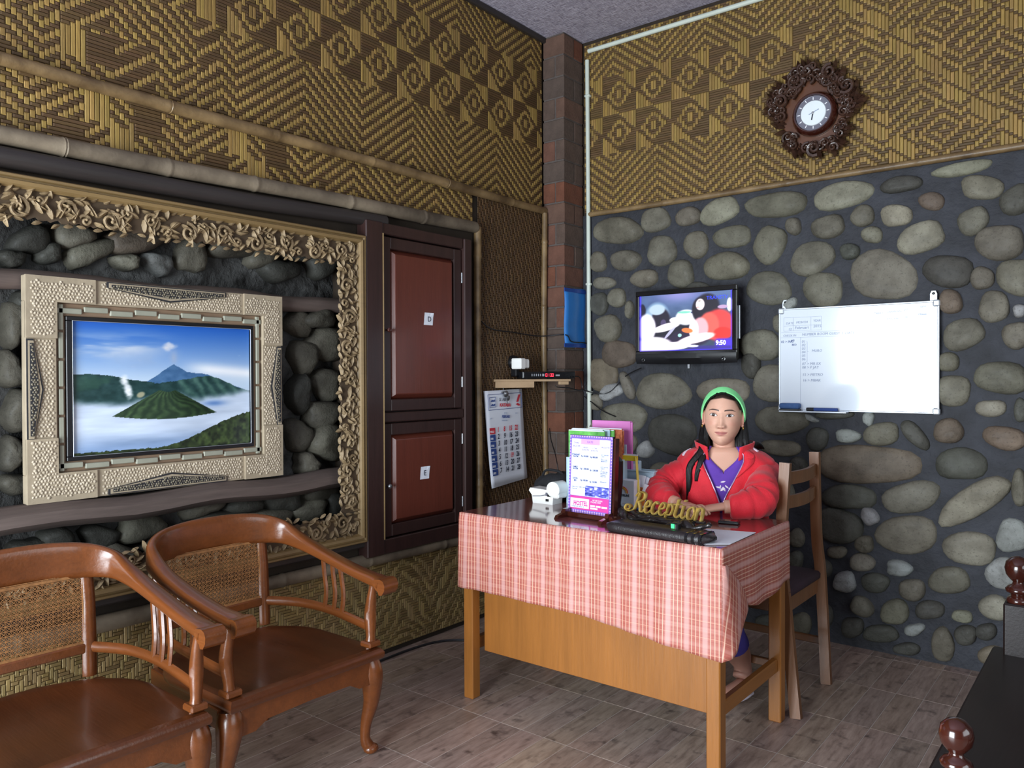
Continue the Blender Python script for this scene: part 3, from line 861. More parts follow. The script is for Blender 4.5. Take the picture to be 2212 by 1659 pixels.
# ---- bamboo rails, posts and pipes
tn = [0]
def bamboo(p0, p1, r, m, label, nodes=.34, wob=.006, seed=0, flat=None, split=False):
    q = random.Random(seed); p0, p1 = Vector(p0), Vector(p1); L = (p1 - p0).length
    d = (p1 - p0).normalized(); s1 = d.orthogonal().normalized(); s2 = d.cross(s1)
    ts = sorted(set([0, L] + [i * .06 for i in range(int(L / .06) + 1)])); nd = []
    x = q.uniform(.08, nodes)
    while x < L: nd.append(x); x += nodes * q.uniform(.8, 1.2)
    pts = [(t, 1.0) for t in ts]
    for x in nd: pts += [(x - .012, 1.0), (x - .004, 1.1), (x + .004, 1.1), (x + .012, 1.0)]
    pts = sorted(p for p in pts if 0 <= p[0] <= L)
    ph = q.uniform(0, 6); path, rad = [], []
    for t, k in pts:
        path.append(p0 + d * t + s1 * (wob * math.sin(t * 3.1 + ph)) + s2 * (wob * math.sin(t * 2.3 + ph * 2)))
        rad.append(r * k * (1 + .05 * math.sin(t * 5 + ph)))
    tn[0] += 1
    mb = MB().tube(path, rad, 12, flat=[v * (flat or 1) for v in rad], up=s1)
    o = mb.build('trim_%d' % tn[0], m, None, smooth=50)
    return tag(o, label, kind='structure')
bamboo((.018, -3.75, 2.276), (.018, -.205, 2.268), .022, 'bamboo', 'long brown bamboo rail across the woven left wall', .5, .004, 1)
bamboo((.022, -3.75, 2.030), (.022, -.83, 2.080), .030, 'bamboo_grey', 'weathered grey bamboo rail above the carved frame', .42, .004, 2)
bamboo((.020, -.807, 2.085), (.020, -.815, .42), .020, 'bamboo', 'upright bamboo pole along the right edge of the cabinet', .4, .005, 3)
bamboo((.020, -.218, 2.25), (.020, -.212, .40), .017, 'bamboo', 'upright bamboo pole beside the brick column', .45, .005, 4)
bamboo((.020, -3.75, .485), (.020, -.83, .458), .028, 'bamboo_grey', 'bamboo rail along the top of the low straw panel', .42, .004, 5)
bamboo((.20, -.012, 2.252), (3.7, -.012, 2.262), .016, 'bamboo', 'thin bamboo rail between woven panel and stone wall', .6, .003, 6)
tn[0] += 1
tag(MB().tube([(.022, -3.75, 1.965), (.022, -2.2, 1.985), (.022, -1.47, 2.012)], [.034, .032, .03], 14).build('trim_%d' % tn[0], 'dark_beam', smooth=60), 'blackened round beam under the grey bamboo rail', kind='structure')
tn[0] += 1
tag(MB().tube([(.20, -.016, 3.212), (3.7, -.016, 3.207)], .013, 10).build('trim_%d' % tn[0], 'pipe_white', smooth=60), 'thin white conduit along the top of the right wall', kind='structure')
tn[0] += 1
c = MB().tube([(.192, -.018, 3.16), (.198, -.018, 2.2), (.210, -.03, .80)], .0125, 10)
for z in (2.95, 1.84, 1.2): c.box((.2035 - (z - 1.2) * .005, -.016, z), (.034, .03, .014), ch=.003)
tag(c.build('trim_%d' % tn[0], 'pipe_white', smooth=60), 'upright white conduit pipe beside the brick column', kind='structure')
tn[0] += 1
tag(MB().box((.012, -1.9, 3.262), (.024, 3.6, .03), ch=.004).build('trim_%d' % tn[0], 'dark_beam'), 'dark batten where left wall meets ceiling', kind='structure')
tn[0] += 1
tag(MB().box((.012, -2.5, .575), (.05, 1.95, .085), ch=.006).build('trim_%d' % tn[0], 'dark_beam'), 'dark wooden sill under the carved frame', kind='structure')

# ================================================================== things on the left wall
def scroll(mb, O, U, V, Nn, r, turns=1.4, flip=1, start=0.0, thick=.009, rise=.012, n=18):
    """one carved volute: a tapering tube wound inwards and rising to its eye"""
    O, U, V, Nn = map(Vector, (O, U, V, Nn)); path, rad = [], []
    for i in range(n + 1):
        t = i / n; a = start + flip * t * turns * 2 * PI; rr = r * (1 - .82 * t)
        path.append(O + U * (rr * math.cos(a)) + V * (rr * math.sin(a)) + Nn * (rise * (.3 + .7 * t)))
        rad.append(thick * (1 - .45 * t))
    mb.tube(path, rad, 6)
    mb.ell(path[-1] + Nn * .003, (thick * .75,) * 3, n=6, m=4)
def leaf(mb, O, U, V, Nn, ang, L, W, rise=.012):
    """one carved leaf: a ridged, curling blade"""
    O, U, V, Nn = map(Vector, (O, U, V, Nn))
    d = U * math.cos(ang) + V * math.sin(ang); s = Nn.cross(d); vs = []; fs = []
    prof = [(0, .25), (.25, .8), (.55, 1.0), (.8, .6), (1.0, .06)]
    for t, w in prof:
        h = rise * (.35 + .9 * math.sin(t * PI * .8)); b = s * (W * w / 2)
        bend = s * (W * .5 * t * t)
        c = O + d * (L * t) + bend
        vs += [c - b, c - b * .4 + Nn * h * .8, c + Nn * h * 1.15, c + b * .4 + Nn * h * .8, c + b]
    for i in range(len(prof) - 1):
        for j in range(4): fs.append((i * 5 + j, i * 5 + j + 1, (i + 1) * 5 + j + 1, (i + 1) * 5 + j))
    mb.add(vs, fs)
def carve_strip(mb, O, U, V, Nn, length, width, seed=0, unit=.135):
    O, U, V, Nn = map(Vector, (O, U, V, Nn)); q = random.Random(seed)
    k = max(1, round(length / unit)); L = length / k
    for i in range(k):
        f = 1 if i % 2 == 0 else -1
        c = O + U * ((i + .5) * L) + V * (width / 2)
        scroll(mb, c + U * (-L * .16) + V * (f * width * .10), U, V, Nn, width * .34, 1.4, f, q.uniform(-.4, .4) - f * 1.4, width * .085)
        scroll(mb, c + U * (L * .27) - V * (f * width * .22), U, V, Nn, width * .20, 1.2, -f, q.uniform(2.4, 3.4), width * .07)
        for a in range(17):
            an = a * 1.05 + q.uniform(-.3, .3)
            p = c + U * (q.uniform(-.48, .48) * L) + V * (q.uniform(-.36, .36) * width)
            leaf(mb, p, U, V, Nn, an + f * .6, width * q.uniform(.3, .5), width * q.uniform(.16, .24), .012)
        for e in (-1, 1):
            for a in range(3):
                p = c + U * ((a - 1) * L * .33 + q.uniform(-.01, .01)) + V * (e * width * .46)
                leaf(mb, p, U, V, Nn, (0 if e > 0 else PI) + q.uniform(-.5, .5), width * .3, width * .15, .010)
        mb.ell(c + U * (L * .02) + V * (f * -width * .3) + Nn * .008, (.006, .006, .006), n=6, m=4)

# ---- carved frame round the niche
fy0, fy1, fz0, fz1 = -3.50, LW(790, 800, .05)[1], .560, 1.925
FX = .030
mw, cw = .042, .100          # plain moulding outside, carved band inside
fr = thing('carved_frame', 'large pale wooden frame carved with scrolling leaves around the stone niche', 'frame', (FX, (fy0 + fy1) / 2, fz0))
def rail(a, b, inward, m, nm):
    """moulding: stepped profile swept along one side"""
    a, b, inward = Vector(a), Vector(b), Vector(inward); d = (b - a).normalized()
    nn = Vector((1, 0, 0))
    prof = [(0, 0), (0, .022), (.10, .030), (.26, .030), (.34, .022), (.46, .022), (.55, .034), (.80, .030), (.92, .016), (1, .012), (1, 0)]
    mb = MB(); vs = []; k = len(prof)
    for p, e in ((a, 1), (b, -1)):
        for t, h in prof: vs.append(p + inward * (t * mw) + d * (e * t * mw) + nn * h)
    mb.add(vs, [(i, (i + 1) % k, k + (i + 1) % k, k + i) for i in range(k)] + [tuple(range(k)), tuple(range(k, 2 * k))])
    return mb.build(nm, m, fr)
rail((FX, fy0, fz1), (FX, fy1, fz1), (0, 0, -1), 'gold_mould', 'moulding'); rail((FX, fy0, fz0), (FX, fy1, fz0), (0, 0, 1), 'gold_mould', 'moulding')
rail((FX, fy1, fz0), (FX, fy1, fz1), (0, -1, 0), 'gold_mould', 'moulding'); rail((FX, fy0, fz0), (FX, fy0, fz1), (0, 1, 0), 'gold_mould', 'moulding')
iy0, iy1, iz0, iz1 = fy0 + mw, fy1 - mw, fz0 + mw, fz1 - mw
sides = [((iy0, iz1 - cw), (1, 0), (0, 1), iy1 - iy0, 1), ((iy0, iz0), (1, 0), (0, 1), iy1 - iy0, 2),
         ((iy1 - cw, iz0 + cw), (0, 1), (1, 0), iz1 - iz0 - 2 * cw, 3), ((iy0, iz0 + cw), (0, 1), (1, 0), iz1 - iz0 - 2 * cw, 4)]
for (oy, oz), u, v, L, sd in sides:
    U = Vector((0, u[0], u[1])); V = Vector((0, v[0], v[1])); O = Vector((FX, oy, oz))
    ground = MB()
    # fretted ground: a toothed board behind the leaves
    n = int(L / .011); top = []
    for i in range(n + 1): top.append((i * L / n, cw))
    edge = sorted([(i * L / n, .004 + .007 * abs(math.sin(i * .55 + sd)) + .004 * ((i * 7) % 3)) for i in range(n + 1)], reverse=True)
    if sd in (1, 3):
        e2 = [(a, b) for a, b in edge]; pts = [(0, cw), (L, cw)][::1] + e2 if sd == 1 else None
    if sd == 1: pts = top + edge
    elif sd == 2: pts = [(a, 0) for a, _ in edge][::-1] + [(a, cw - b) for a, b in edge]
    elif sd == 3: pts = top + edge
    else: pts = [(a, 0) for a, _ in edge][::-1] + [(a, cw - b) for a, b in edge]
    ground.prism(pts, .008, O, U, V, (1, 0, 0))
    g = ground.build('carving_board', 'carved_back', fr)
    mb = MB(); carve_strip(mb, O + Vector((.008, 0, 0)), U, V, (1, 0, 0), L, cw, sd)
    mb.build('leaf_carving', 'carved', g if False else fr, smooth=60, fix=False)

# ---- ledges across the niche
def ledge(z0, z1, x0, x1, label, seed):
    mb = MB(); n = 24; vs = []; fs = []; q = random.Random(seed); m = 8
    for i in range(n + 1):
        y = lerp(OY0 + .005, OY1 - .005, i / n); w = .006 * math.sin(i * .8 + seed) + q.uniform(-.002, .002)
        for a in range(m):
            t = 2 * PI * (a + .5) / m
            c, s = math.cos(t), math.sin(t); k = max(abs(c), abs(s)) ** -.75
            vs.append(((x0 + x1) / 2 + (x1 - x0) / 2 * c * k * .95, y, (z0 + z1) / 2 + w + (z1 - z0) / 2 * s * k * .95))
    for i in range(n):
        for a in range(m): fs.append((i * m + a, i * m + (a + 1) % m, (i + 1) * m + (a + 1) % m, (i + 1) * m + a))
    fs += [tuple(range(m)), tuple(n * m + a for a in range(m))]
    return tag(mb.add(vs, fs).build('wooden_ledge', 'ledge', smooth=50), label, 'ledge', 'ledges in the stone niche')
ledge(1.585, 1.655, -.165, -.100, 'upper rough wooden ledge in the niche, behind the top of the picture', 1)
zl = LW(300, 1090, -.03)[2]
ledge(.795, .885, -.15, -.015, 'lower rough wooden ledge in the niche, carrying the volcano picture', 2)

# ---- the framed volcano picture
PXF = -.055
a0, a1 = LW(55, 590, PXF), LW(612, 1025, PXF)
py0, py1, pz0, pz1 = a0[1], a1[1], .888, (LW(55, 590, PXF)[2] + LW(612, 643, PXF)[2]) / 2
pic = thing('volcano_picture', 'framed print of a smoking volcano above clouds, in a pebbled cream frame', 'picture', (PXF - .04, (py0 + py1) / 2, pz0))
PWd, PHt = py1 - py0, pz1 - pz0
gy = lambda px, py: LW(px, py, PXF)[1] - py0
gz = lambda px, py: LW(px, py, PXF)[2] - pz0
OP, UP, VP, NP = (PXF, py0, pz0), (0, 1, 0), (0, 0, 1), (1, 0, 0)
fi = [gy(125, 800), gy(570, 800), .5 * (gz(125, 1025) + gz(568, 980)), .5 * (gz(125, 653) + gz(572, 682))]
li = [gy(147, 800), gy(552, 800), .5 * (gz(147, 998) + gz(552, 964)), .5 * (gz(147, 682) + gz(552, 704))]
im = [gy(161, 800), gy(545, 800), .5 * (gz(161, 988) + gz(545, 956)), .5 * (gz(161, 692) + gz(545, 712))]
def ringbox(mb, o, i, d0, d1, mi=0):
    """rectangular ring from outer o to inner i (y0, y1, z0, z1), between depths d0 and d1"""
    for (u0, u1, v0, v1) in ((o[0], o[1], o[2], i[2]), (o[0], o[1], i[3], o[3]), (o[0], i[0], i[2], i[3]), (i[1], o[1], i[2], i[3])):
        mb.box((PXF + (d0 + d1) / 2, py0 + (u0 + u1) / 2, pz0 + (v0 + v1) / 2), (d1 - d0, u1 - u0, v1 - v0), ch=.002, mi=mi)
mb = MB(); ringbox(mb, [0, PWd, 0, PHt], fi, -.04, -.008); mb.build('frame_board', 'cream', pic)
mb = MB(); ringbox(mb, fi, li, -.04, -.022); mb.build('frame_liner', 'pic_brown', pic)
# row of little tiles inside the pebbled frame
tl = MB(); nt = 9; q = random.Random(2)
mid = [(fi[i] + li[i]) / 2 for i in range(4)]
for i in range(nt):
    t0, t1 = lerp(fi[0], fi[1], i / nt) + .004, lerp(fi[0], fi[1], (i + 1) / nt) - .004
    for vv, wd in ((lerp(fi[3], li[3], .42 if i % 2 else .6), .018), (lerp(fi[2], li[2], .42 if i % 2 else .6), .018)):
        o = MB().box((PXF - .018, py0 + (t0 + t1) / 2, pz0 + vv), (.012, t1 - t0, wd), ch=.002).build('liner_tile', 'pic_tile', pic)
for i in range(6):
    t0, t1 = lerp(fi[2], fi[3], i / 6) + .004, lerp(fi[2], fi[3], (i + 1) / 6) - .004
    for uu in (lerp(fi[0], li[0], .5), lerp(fi[1], li[1], .5)):
        MB().box((PXF - .018, py0 + uu, pz0 + (t0 + t1) / 2), (.012, .015, t1 - t0), ch=.002).build('liner_tile', 'pic_tile', pic)
mb = MB(); ringbox(mb, li, im, -.04, -.012); mb.build('inner_frame', 'black', pic)
mb = MB(); ringbox(mb, [im[0] - .0014, im[1] + .0014, im[2] - .0014, im[3] + .0014], im, -.03, -.0105); mb.build('inner_bead', 'alu', pic)

def pebbles(name, area, m, parent, size=.0095, seed=0, clip=None, base=0.0):
    """a close layer of small round pebbles over a rectangle (u0, u1, v0, v1)"""
    q = random.Random(seed); u0, u1, v0, v1 = area
    t = [(0, 0, 1)] + [(.6 * math.cos(a), .6 * math.sin(a), .78) for a in np.arange(6) * PI / 3] + [(math.cos(a), math.sin(a), 0) for a in (np.arange(6) + .5) * PI / 3]
    tf = [(0, 1 + j, 1 + (j + 1) % 6) for j in range(6)]
    for j in range(6): tf += [(1 + j, 7 + j, 1 + (j + 1) % 6), (1 + (j + 1) % 6, 7 + j, 7 + (j + 1) % 6)]
    mb = MB(); nv = int((v1 - v0) / (size * .9)); nu = int((u1 - u0) / size)
    for j in range(nv):
        for i in range(nu):
            u = u0 + (i + .5 + .5 * (j % 2)) * (u1 - u0) / nu + q.uniform(-.2, .2) * size; v = v0 + (j + .5) * (v1 - v0) / nv + q.uniform(-.2, .2) * size
            if u > u1 - size * .3 or (clip and not clip(u, v)): continue
            r = size * q.uniform(.42, .58); a = q.uniform(0, 3); ca, sa = math.cos(a), math.sin(a); e = q.uniform(.75, 1.1)
            mb.add([(PXF + base + p[2] * r * .55, py0 + u + r * (p[0] * ca - p[1] * sa * e), pz0 + v + r * (p[0] * sa + p[1] * ca * e)) for p in t], tf)
    o = mb.build(name, m, parent, smooth=180, fix=False); o['kind'] = 'stuff'
    return o
cu0, cu1 = gy(207, 620), gy(528, 640)                 # where the corner blocks end
cv1, cv0 = .5 * (gz(90, 728) + gz(600, 748)), .5 * (gz(90, 952) + gz(600, 915))
hexs = []
def poly_in(pts, u, v):
    c = False; n = len(pts)
    for i in range(n):
        (x1, y1), (x2, y2) = pts[i], pts[i - 1]
        if (y1 > v) != (y2 > v) and u < (x2 - x1) * (v - y1) / (y2 - y1) + x1: c = not c
    return c
hu, hv = PWd / 2, PHt / 2
hl, hd = PWd * .235, fi[2] * .62
inl = [[(hu - hl, 0.002), (hu + hl, .002), (hu + hl, .022), (hu, hd), (hu - hl, .022)],
       [(hu - hl, PHt - .002), (hu - hl, PHt - .022), (hu, PHt - hd), (hu + hl, PHt - .022), (hu + hl, PHt - .002)],
       [(.002, hv - .165), (.022, hv - .165), (fi[0] * .55, hv), (.022, hv + .165), (.002, hv + .165)],
       [(PWd - .002, hv - .165), (PWd - .002, hv + .165), (PWd - .022, hv + .165), (PWd - (PWd - fi[1]) * .6, hv), (PWd - .022, hv - .165)]]
def shrink(pts, d):
    cx = sum(p[0] for p in pts) / len(pts); cy = sum(p[1] for p in pts) / len(pts)
    return [(cx + (a - cx) * (1 - d / max(abs(a - cx), .03)), cy + (b - cy) * (1 - d / max(abs(b - cy), .03))) for a, b in pts]
for k, pts in enumerate(inl):
    pts = [(float(a), float(b)) for a, b in pts]
    big = MB().prism(pts, .010, (PXF - .012, py0, pz0), UP, VP, NP).build('inlay', 'pic_line', pic)
    MB().prism(shrink(pts, .006), .004, (PXF - .004, py0, pz0), UP, VP, NP).build('inlay_border', 'cream', big if False else pic)
    s2 = shrink(pts, .014)
    MB().prism(s2, .003, (PXF - .001, py0, pz0), UP, VP, NP).build('inlay_bed', 'pic_line', pic)
    us, vs_ = [p[0] for p in s2], [p[1] for p in s2]
    pebbles('inlay_pebbles', (min(us), max(us), min(vs_), max(vs_)), 'pebble_dark', pic, .009, k, lambda u, v, s2=s2: poly_in(s2, u, v), base=.0015)
# L-shaped corner blocks with a smooth rim, pebbled inside, and the strips between them
for k, (su, sv) in enumerate(((0, 0), (1, 0), (0, 1), (1, 1))):
    eu = cu0 if su == 0 else PWd - cu1
    ev = cv0 if sv == 0 else PHt - cv1
    tu = fi[0] if su == 0 else PWd - fi[1]; tv = fi[2] if sv == 0 else PHt - fi[3]
    P = [(0, 0), (eu, 0), (eu, tv), (tu, tv), (tu, ev), (0, ev)]
    P = [((PWd - a) if su else a, (PHt - b) if sv else b) for a, b in P]
    MB().prism(P, .012, (PXF - .012, py0, pz0), UP, VP, NP).build('corner_block', 'cream', pic)
    rim = .016
    def clip(u, v, su=su, sv=sv, eu=eu, ev=ev, tu=tu, tv=tv):
        a = PWd - u if su else u; b = PHt - v if sv else v
        return (rim < a < eu - .008 and rim < b < tv - .008) or (rim < a < tu - .008 and rim < b < ev - .008)
    us = (PWd - eu, PWd) if su else (0, eu); vv = (PHt - ev, PHt) if sv else (0, ev)
    pebbles('corner_pebbles', (us[0], us[1], vv[0], vv[1]), 'pebble', pic, .0105, 20 + k, clip, base=.0)
def notin(u, v): return not any(poly_in(p, u, v) for p in inl)
pebbles('strip_pebbles', (cu0 + .02, cu1 - .012, .006, fi[2] - .006), 'pebble', pic, .0105, 31, notin, base=-.008)
pebbles('strip_pebbles', (cu0 + .02, cu1 - .012, fi[3] + .006, PHt - .006), 'pebble', pic, .0105, 32, notin, base=-.008)
pebbles('strip_pebbles', (.006, fi[0] - .006, cv0 + .004, cv1 - .004), 'pebble', pic, .0105, 33, notin, base=-.008)
pebbles('strip_pebbles', (fi[1] + .006, PWd - .006, cv0 + .004, cv1 - .004), 'pebble', pic, .0105, 34, notin, base=-.008)
def volcano(u, v):
    c = np.zeros(u.shape + (3,))
    sky = np.clip((v - .55) / .45, 0, 1)[..., None]
    c[:] = np.array([196, 216, 236]) * (1 - sky) + np.array([30, 92, 186]) * sky
    n = vnoise(u, v, 3, 14, 5); n2 = vnoise(u, v, 9, 9, 8); n3 = vnoise(u, v, 30, 30, 9, 3)
    c = over(c, (206, 214, 226), sstep(.30, .62, n) * np.exp(-((v - .80 - .06 * u) / .085) ** 2) * sstep(.62, .25, u) * .95)
    c = over(c, (150, 176, 212), sstep(.5, .8, n2) * np.exp(-((v - .72) / .06) ** 2) * .7 * sstep(.7, .3, u))
    c = over(c, (240, 244, 250), np.exp(-((v - (.66 - .12 * (u - .6))) / .05) ** 2) * sstep(.55, .75, u))
    pl = np.exp(-(((u - .495 - .25 * (v - .83)) / .042) ** 2 + ((v - .835) / .040) ** 2)) + .7 * (n2 - .5)
    c = over(c, (226, 224, 228), sstep(.2, 1.05, pl + .6 * (n3 - .5)) * .95)
    c = over(c, (168, 180, 204), np.exp(-(((u - .53) / .02) ** 2 + ((v - .74) / .05) ** 2)) * .7)
    # far blue cone and ridge
    h = .69 - np.where(u < .53, (.53 - u) * .95, 0) - np.where(u >= .53, np.minimum((u - .53) * .85, .065 + np.maximum(u - .6, 0) * .15 + np.maximum(u - .73, 0) * .42), 0)
    h = h + .012 * (vnoise(u, u * 0, 30, 1, 3) - .5)
    far = v < h
    c = np.where(far[..., None], np.array([64, 104, 148]) + (n3[..., None] - .5) * 34 + ((.66 - v) * 60)[..., None], c)
    # near dark ridges
    h2 = np.where(u < .42, .605 - .06 * sstep(.1, .42, u), .53 + .03 * np.sin((u - .4) * 5)) - .07 * sstep(.75, 1.0, u) + .03 * np.exp(-((u - .72) / .12) ** 2) + .012 * (vnoise(u, u * 0, 40, 1, 13) - .5)
    rib = .5 + .5 * np.sin((u * 90 + v * 40) + 6 * n2)
    g = np.array([30, 62, 62]) + (rib * (u > .55) * 40 * sstep(.3, .5, v))[..., None] * np.array([.9, 1, .8]) + ((n3 - .5) * 40)[..., None]
    c = np.where((v < h2)[..., None], g, c)
    c = over(c, (58, 96, 76), (v < h2) * (u < .35) * sstep(.45, .7, n2) * .5)
    # mist
    mist = sstep(.44, .36, v - .06 * (n2 - .5) - .08 * sstep(.6, 1, u) + .02 * np.sin(u * 9))
    mcol = np.array([206, 220, 240]) + ((n - .5) * 70)[..., None] - (sstep(.2, .0, v) * 70)[..., None] * np.array([1, .8, .5])
    c = c * (1 - mist[..., None]) + mcol * mist[..., None]
    c = over(c, (90, 130, 190), np.exp(-(((u - .77) / .07) ** 2 + ((v - .36) / .025) ** 2)) * .9)
    # steam
    st = np.exp(-(((u - .275 + .12 * (v - .5)) / .030) ** 2 + ((v - .485) / .085) ** 2)) + .7 * np.exp(-(((u - .25) / .028) ** 2 + ((v - .565) / .035) ** 2)) + .5 * (n2 - .5)
    c = over(c, (244, 247, 250), sstep(.25, .95, st + .5 * (n3 - .5)))
    c = over(c, (196, 186, 150), sstep(.4, .8, np.exp(-(((u - .345) / .03) ** 2 + ((v - .445 - .3 * (u - .345)) / .03) ** 2))) * .8)
    # green cone in front
    top = .47; half = .055 + (top - v) * 1.28
    du = u - .49
    cone = (np.abs(du) < half) & (v < top + .008 * np.sin(u * 60)) & (v > .285 - .04 * np.cos(np.clip(du / .3, -1, 1) * 1.5) + .0)
    ang = du / np.maximum(half, .01)
    rid = (.35 + .3 * np.sin(ang * 26 + n2 * 14 + 8 * n)) * (.3 + 1.4 * n3)
    gc = np.array([36, 56, 40]) + (rid * 40 * sstep(.2, .6, n2 + .3))[..., None] * np.array([.95, 1.1, .6]) - (sstep(0, .8, ang) * 22)[..., None]
    c = np.where(cone[..., None], gc, c)
    # dark slope in the lower right
    hb = .02 + .26 * sstep(.42, 1.05, u) + .015 * (vnoise(u, u * 0, 60, 1, 17) - .5)
    c = np.where((v < hb)[..., None], np.array([40, 54, 30]) + (vnoise(u, v, 50, 30, 19, 2)[..., None] - .4) * np.array([70, 80, 40]), c)
    return c
MT['print_volcano'] = attr_mat('volcano_print', 'col', .35, coat=.25)
print_grid('print', (PXF - .0205, py0 + im[0], pz0 + im[2]), (0, im[1] - im[0], 0), (0, 0, im[3] - im[2]), 300, 220, volcano, MT['print_volcano'], pic)

# ---- wall cabinet with two doors
cy0, cy1, cz0, cz1 = LW(791, 800, .055)[1], LW(1020, 800, .055)[1], .485, 2.00
cab = thing('wall_cabinet', 'dark reddish wooden wall cabinet with an upper and a lower panelled door', 'cabinet', (0, (cy0 + cy1) / 2, cz0))
dy0, dy1 = LW(826, 800, .045)[1], LW(1000, 800, .045)[1]
mb = MB()
mb.box((.025, (cy0 + dy0) / 2, (cz0 + cz1) / 2), (.065, dy0 - cy0 - .003, cz1 - cz0), ch=.005); mb.build('jamb', 'mahog_dark', cab)
mb = MB(); mb.box((.025, (cy1 + dy1) / 2, (cz0 + cz1) / 2), (.065, cy1 - dy1 - .003, cz1 - cz0), ch=.005); mb.build('jamb', 'mahog_dark', cab)
uz0, uz1, lz0, lz1 = 1.135, 1.945, .555, 1.085
for z0, z1 in ((uz1 + .003, cz1), (lz1 + .003, uz0 - .003), (cz0, lz0 - .003)):
    MB().box((.022, (dy0 + dy1) / 2, (z0 + z1) / 2), (.056, dy1 - dy0, z1 - z0), ch=.004).build('cross_rail', 'mahog_dark', cab)
MB().box((-.012, (dy0 + dy1) / 2, (cz0 + cz1) / 2), (.012, dy1 - dy0, cz1 - cz0)).build('back_board', 'mahog_dark', cab)
MB().tube([(.058, dy0 - .003, z) for z in np.linspace(lz0, cz1 - .05, 12)], [.0035] * 12, 6).build('pale_edge_strip', 'gold_mould', cab)
# children of the cabinet's doors sit in the doors' own frame, which is the cabinet's
def sub(mb, name, m, part, root, smooth=None):
    """a sub-part: coordinates of the room, parented to a part that has no offset of its own"""
    o = mb.build(name, m, None, smooth)
    o.parent = part; o.location = tuple(-np.array(root.location))
    return o
def door(z0, z1, knob_z, kind, hinges):
    st = .055; y0, y1 = dy0 + .004, dy1 - .004
    d = MB()
    d.box((.022, y0 + st / 2, (z0 + z1) / 2), (.036, st, z1 - z0 - .006), ch=.003); d.box((.022, y1 - st / 2, (z0 + z1) / 2), (.036, st, z1 - z0 - .006), ch=.003)
    for zz in (z0 + .003 + st / 2, z1 - .003 - st / 2): d.box((.022, (y0 + y1) / 2, zz), (.036, y1 - y0 - 2 * st, st), ch=.003)
    o = d.build('door', 'mahog_dark', cab)
    a, b, e, f = y0 + st, y1 - st, z0 + .003 + st, z1 - .003 - st; w = .022
    vs = []
    for ins, h in ((0, .018), (.006, .026), (w, .046), (w + .004, .047)):
        vs += [(h, a + ins, e + ins), (h, b - ins, e + ins), (h, b - ins, f - ins), (h, a + ins, f - ins)]
    p = MB().add(vs, [(l * 4 + j, l * 4 + (j + 1) % 4, (l + 1) * 4 + (j + 1) % 4, (l + 1) * 4 + j) for l in range(3) for j in range(4)] + [(12, 13, 14, 15)])
    sub(p, 'door_panel', 'mahog', o, cab)
    kb = MB().lathe([(.004, 0), (.004, .012), (.010, .016), (.011, .022), (.007, .027), (.002, .028)], (.040, y0 + .026, knob_z), 12, (1, 0, 0))
    sub(kb, 'knob', 'grey_metal' if kind else 'darkwood_red', o, cab, 40)
    for hz in hinges:
        h = MB().tube([(.042, y1 + .002, hz - .026), (.042, y1 + .002, hz + .026)], .005, 8)
        sub(h, 'hinge', 'grey_metal', o, cab, 60)
    return o
door(uz0, uz1, 1.512, 0, (1.80, 1.27))
door(lz0, lz1, .795, 1, (.98, .66))
def note(px, py, letter, label):
    p = LW(px, py, .0475); s = .030
    t = thing('paper_note', label, 'note', (.0475, p[1], p[2]), 'lettered notes on the cabinet doors')
    mb = MB(); vs = []
    for i in range(4):
        for j in range(4): vs.append((.0478 + .003 * (i == 3) * (j == 3) + .0004 * ((i + j) % 2), p[1] - s + 2 * s * i / 3 + .002 * (j - 1.5), p[2] - s + 2 * s * j / 3))
    mb.add(vs, [(i * 4 + j, (i + 1) * 4 + j, (i + 1) * 4 + j + 1, i * 4 + j + 1) for i in range(3) for j in range(3)])
    sh = mb.build('sheet', 'paper', t, fix=False)
    m2 = sh.modifiers.new('t', 'SOLIDIFY'); m2.thickness = .0004
    text('lettering', letter, .036, 'ink', t, (.0492, p[1] - .010, p[2] - .013), (0, 1, 0), (0, 0, 1), align='LEFT')
note(926, 689, 'D', 'white paper square reading D on the upper cabinet door')
note(918, 1021, 'E', 'white paper square reading E on the lower cabinet door')

# ---- little shelf with the set-top box, socket and adapter
sz = 1.280
SU, SN = Vector((.43, .903, 0)).normalized(), Vector((.903, -.43, 0)).normalized()
SA = Vector((.012, -.665, sz)); SM = Matrix((SU, -SN, Vector((0, 0, 1)))).transposed()
sh = thing('wall_shelf', 'short pale plywood corner shelf between the brown woven panel and the column', 'shelf', (0, -.4, sz - .04))
SB = SA + SU * .475
MB().prism([(.003, -.665), (SA.x, SA.y), (SB.x, SB.y), (.158, -.206), (.003, -.206)], .012, (0, 0, sz - .012), (1, 0, 0), (0, 1, 0), (0, 0, 1)).build('shelf_board', 'ply', sh)
MB().box(SA + SU * .125 + SN * (-.008) + Vector((0, 0, -.029)), (.235, .016, .034), mat=SM, ch=.002).build('shelf_lip', 'ply', sh)
MB().box(SA + SU * .435 + SN * (-.012) + Vector((0, 0, -.022)), (.06, .02, .018), mat=SM, ch=.002).build('bracket', 'ply', sh)
bx = thing('set_top_box', 'black set-top box with glowing red digits on the wall shelf', 'set-top box', (.15, -.35, sz))
BA = SA + SU * .170 + SN * .004; BL = .335
def sbox(nm, m, u, d, z, size, ch=0): return MB().box(BA + SU * u + SN * d + Vector((0, 0, z)), size, mat=SM, ch=ch).build(nm, m, bx)
sbox('case', 'black', BL / 2, -.042, .0235, (BL, .078, .039), .003)
sbox('front_panel', 'black_gloss', BL / 2, -.0015, .0235, (BL - .006, .004, .030), .001)
for k in range(4): sbox('foot', 'black', .03 + (BL - .06) * (k % 2), -.02 - .045 * (k // 2), .002, (.012, .012, .004))
d = MB()
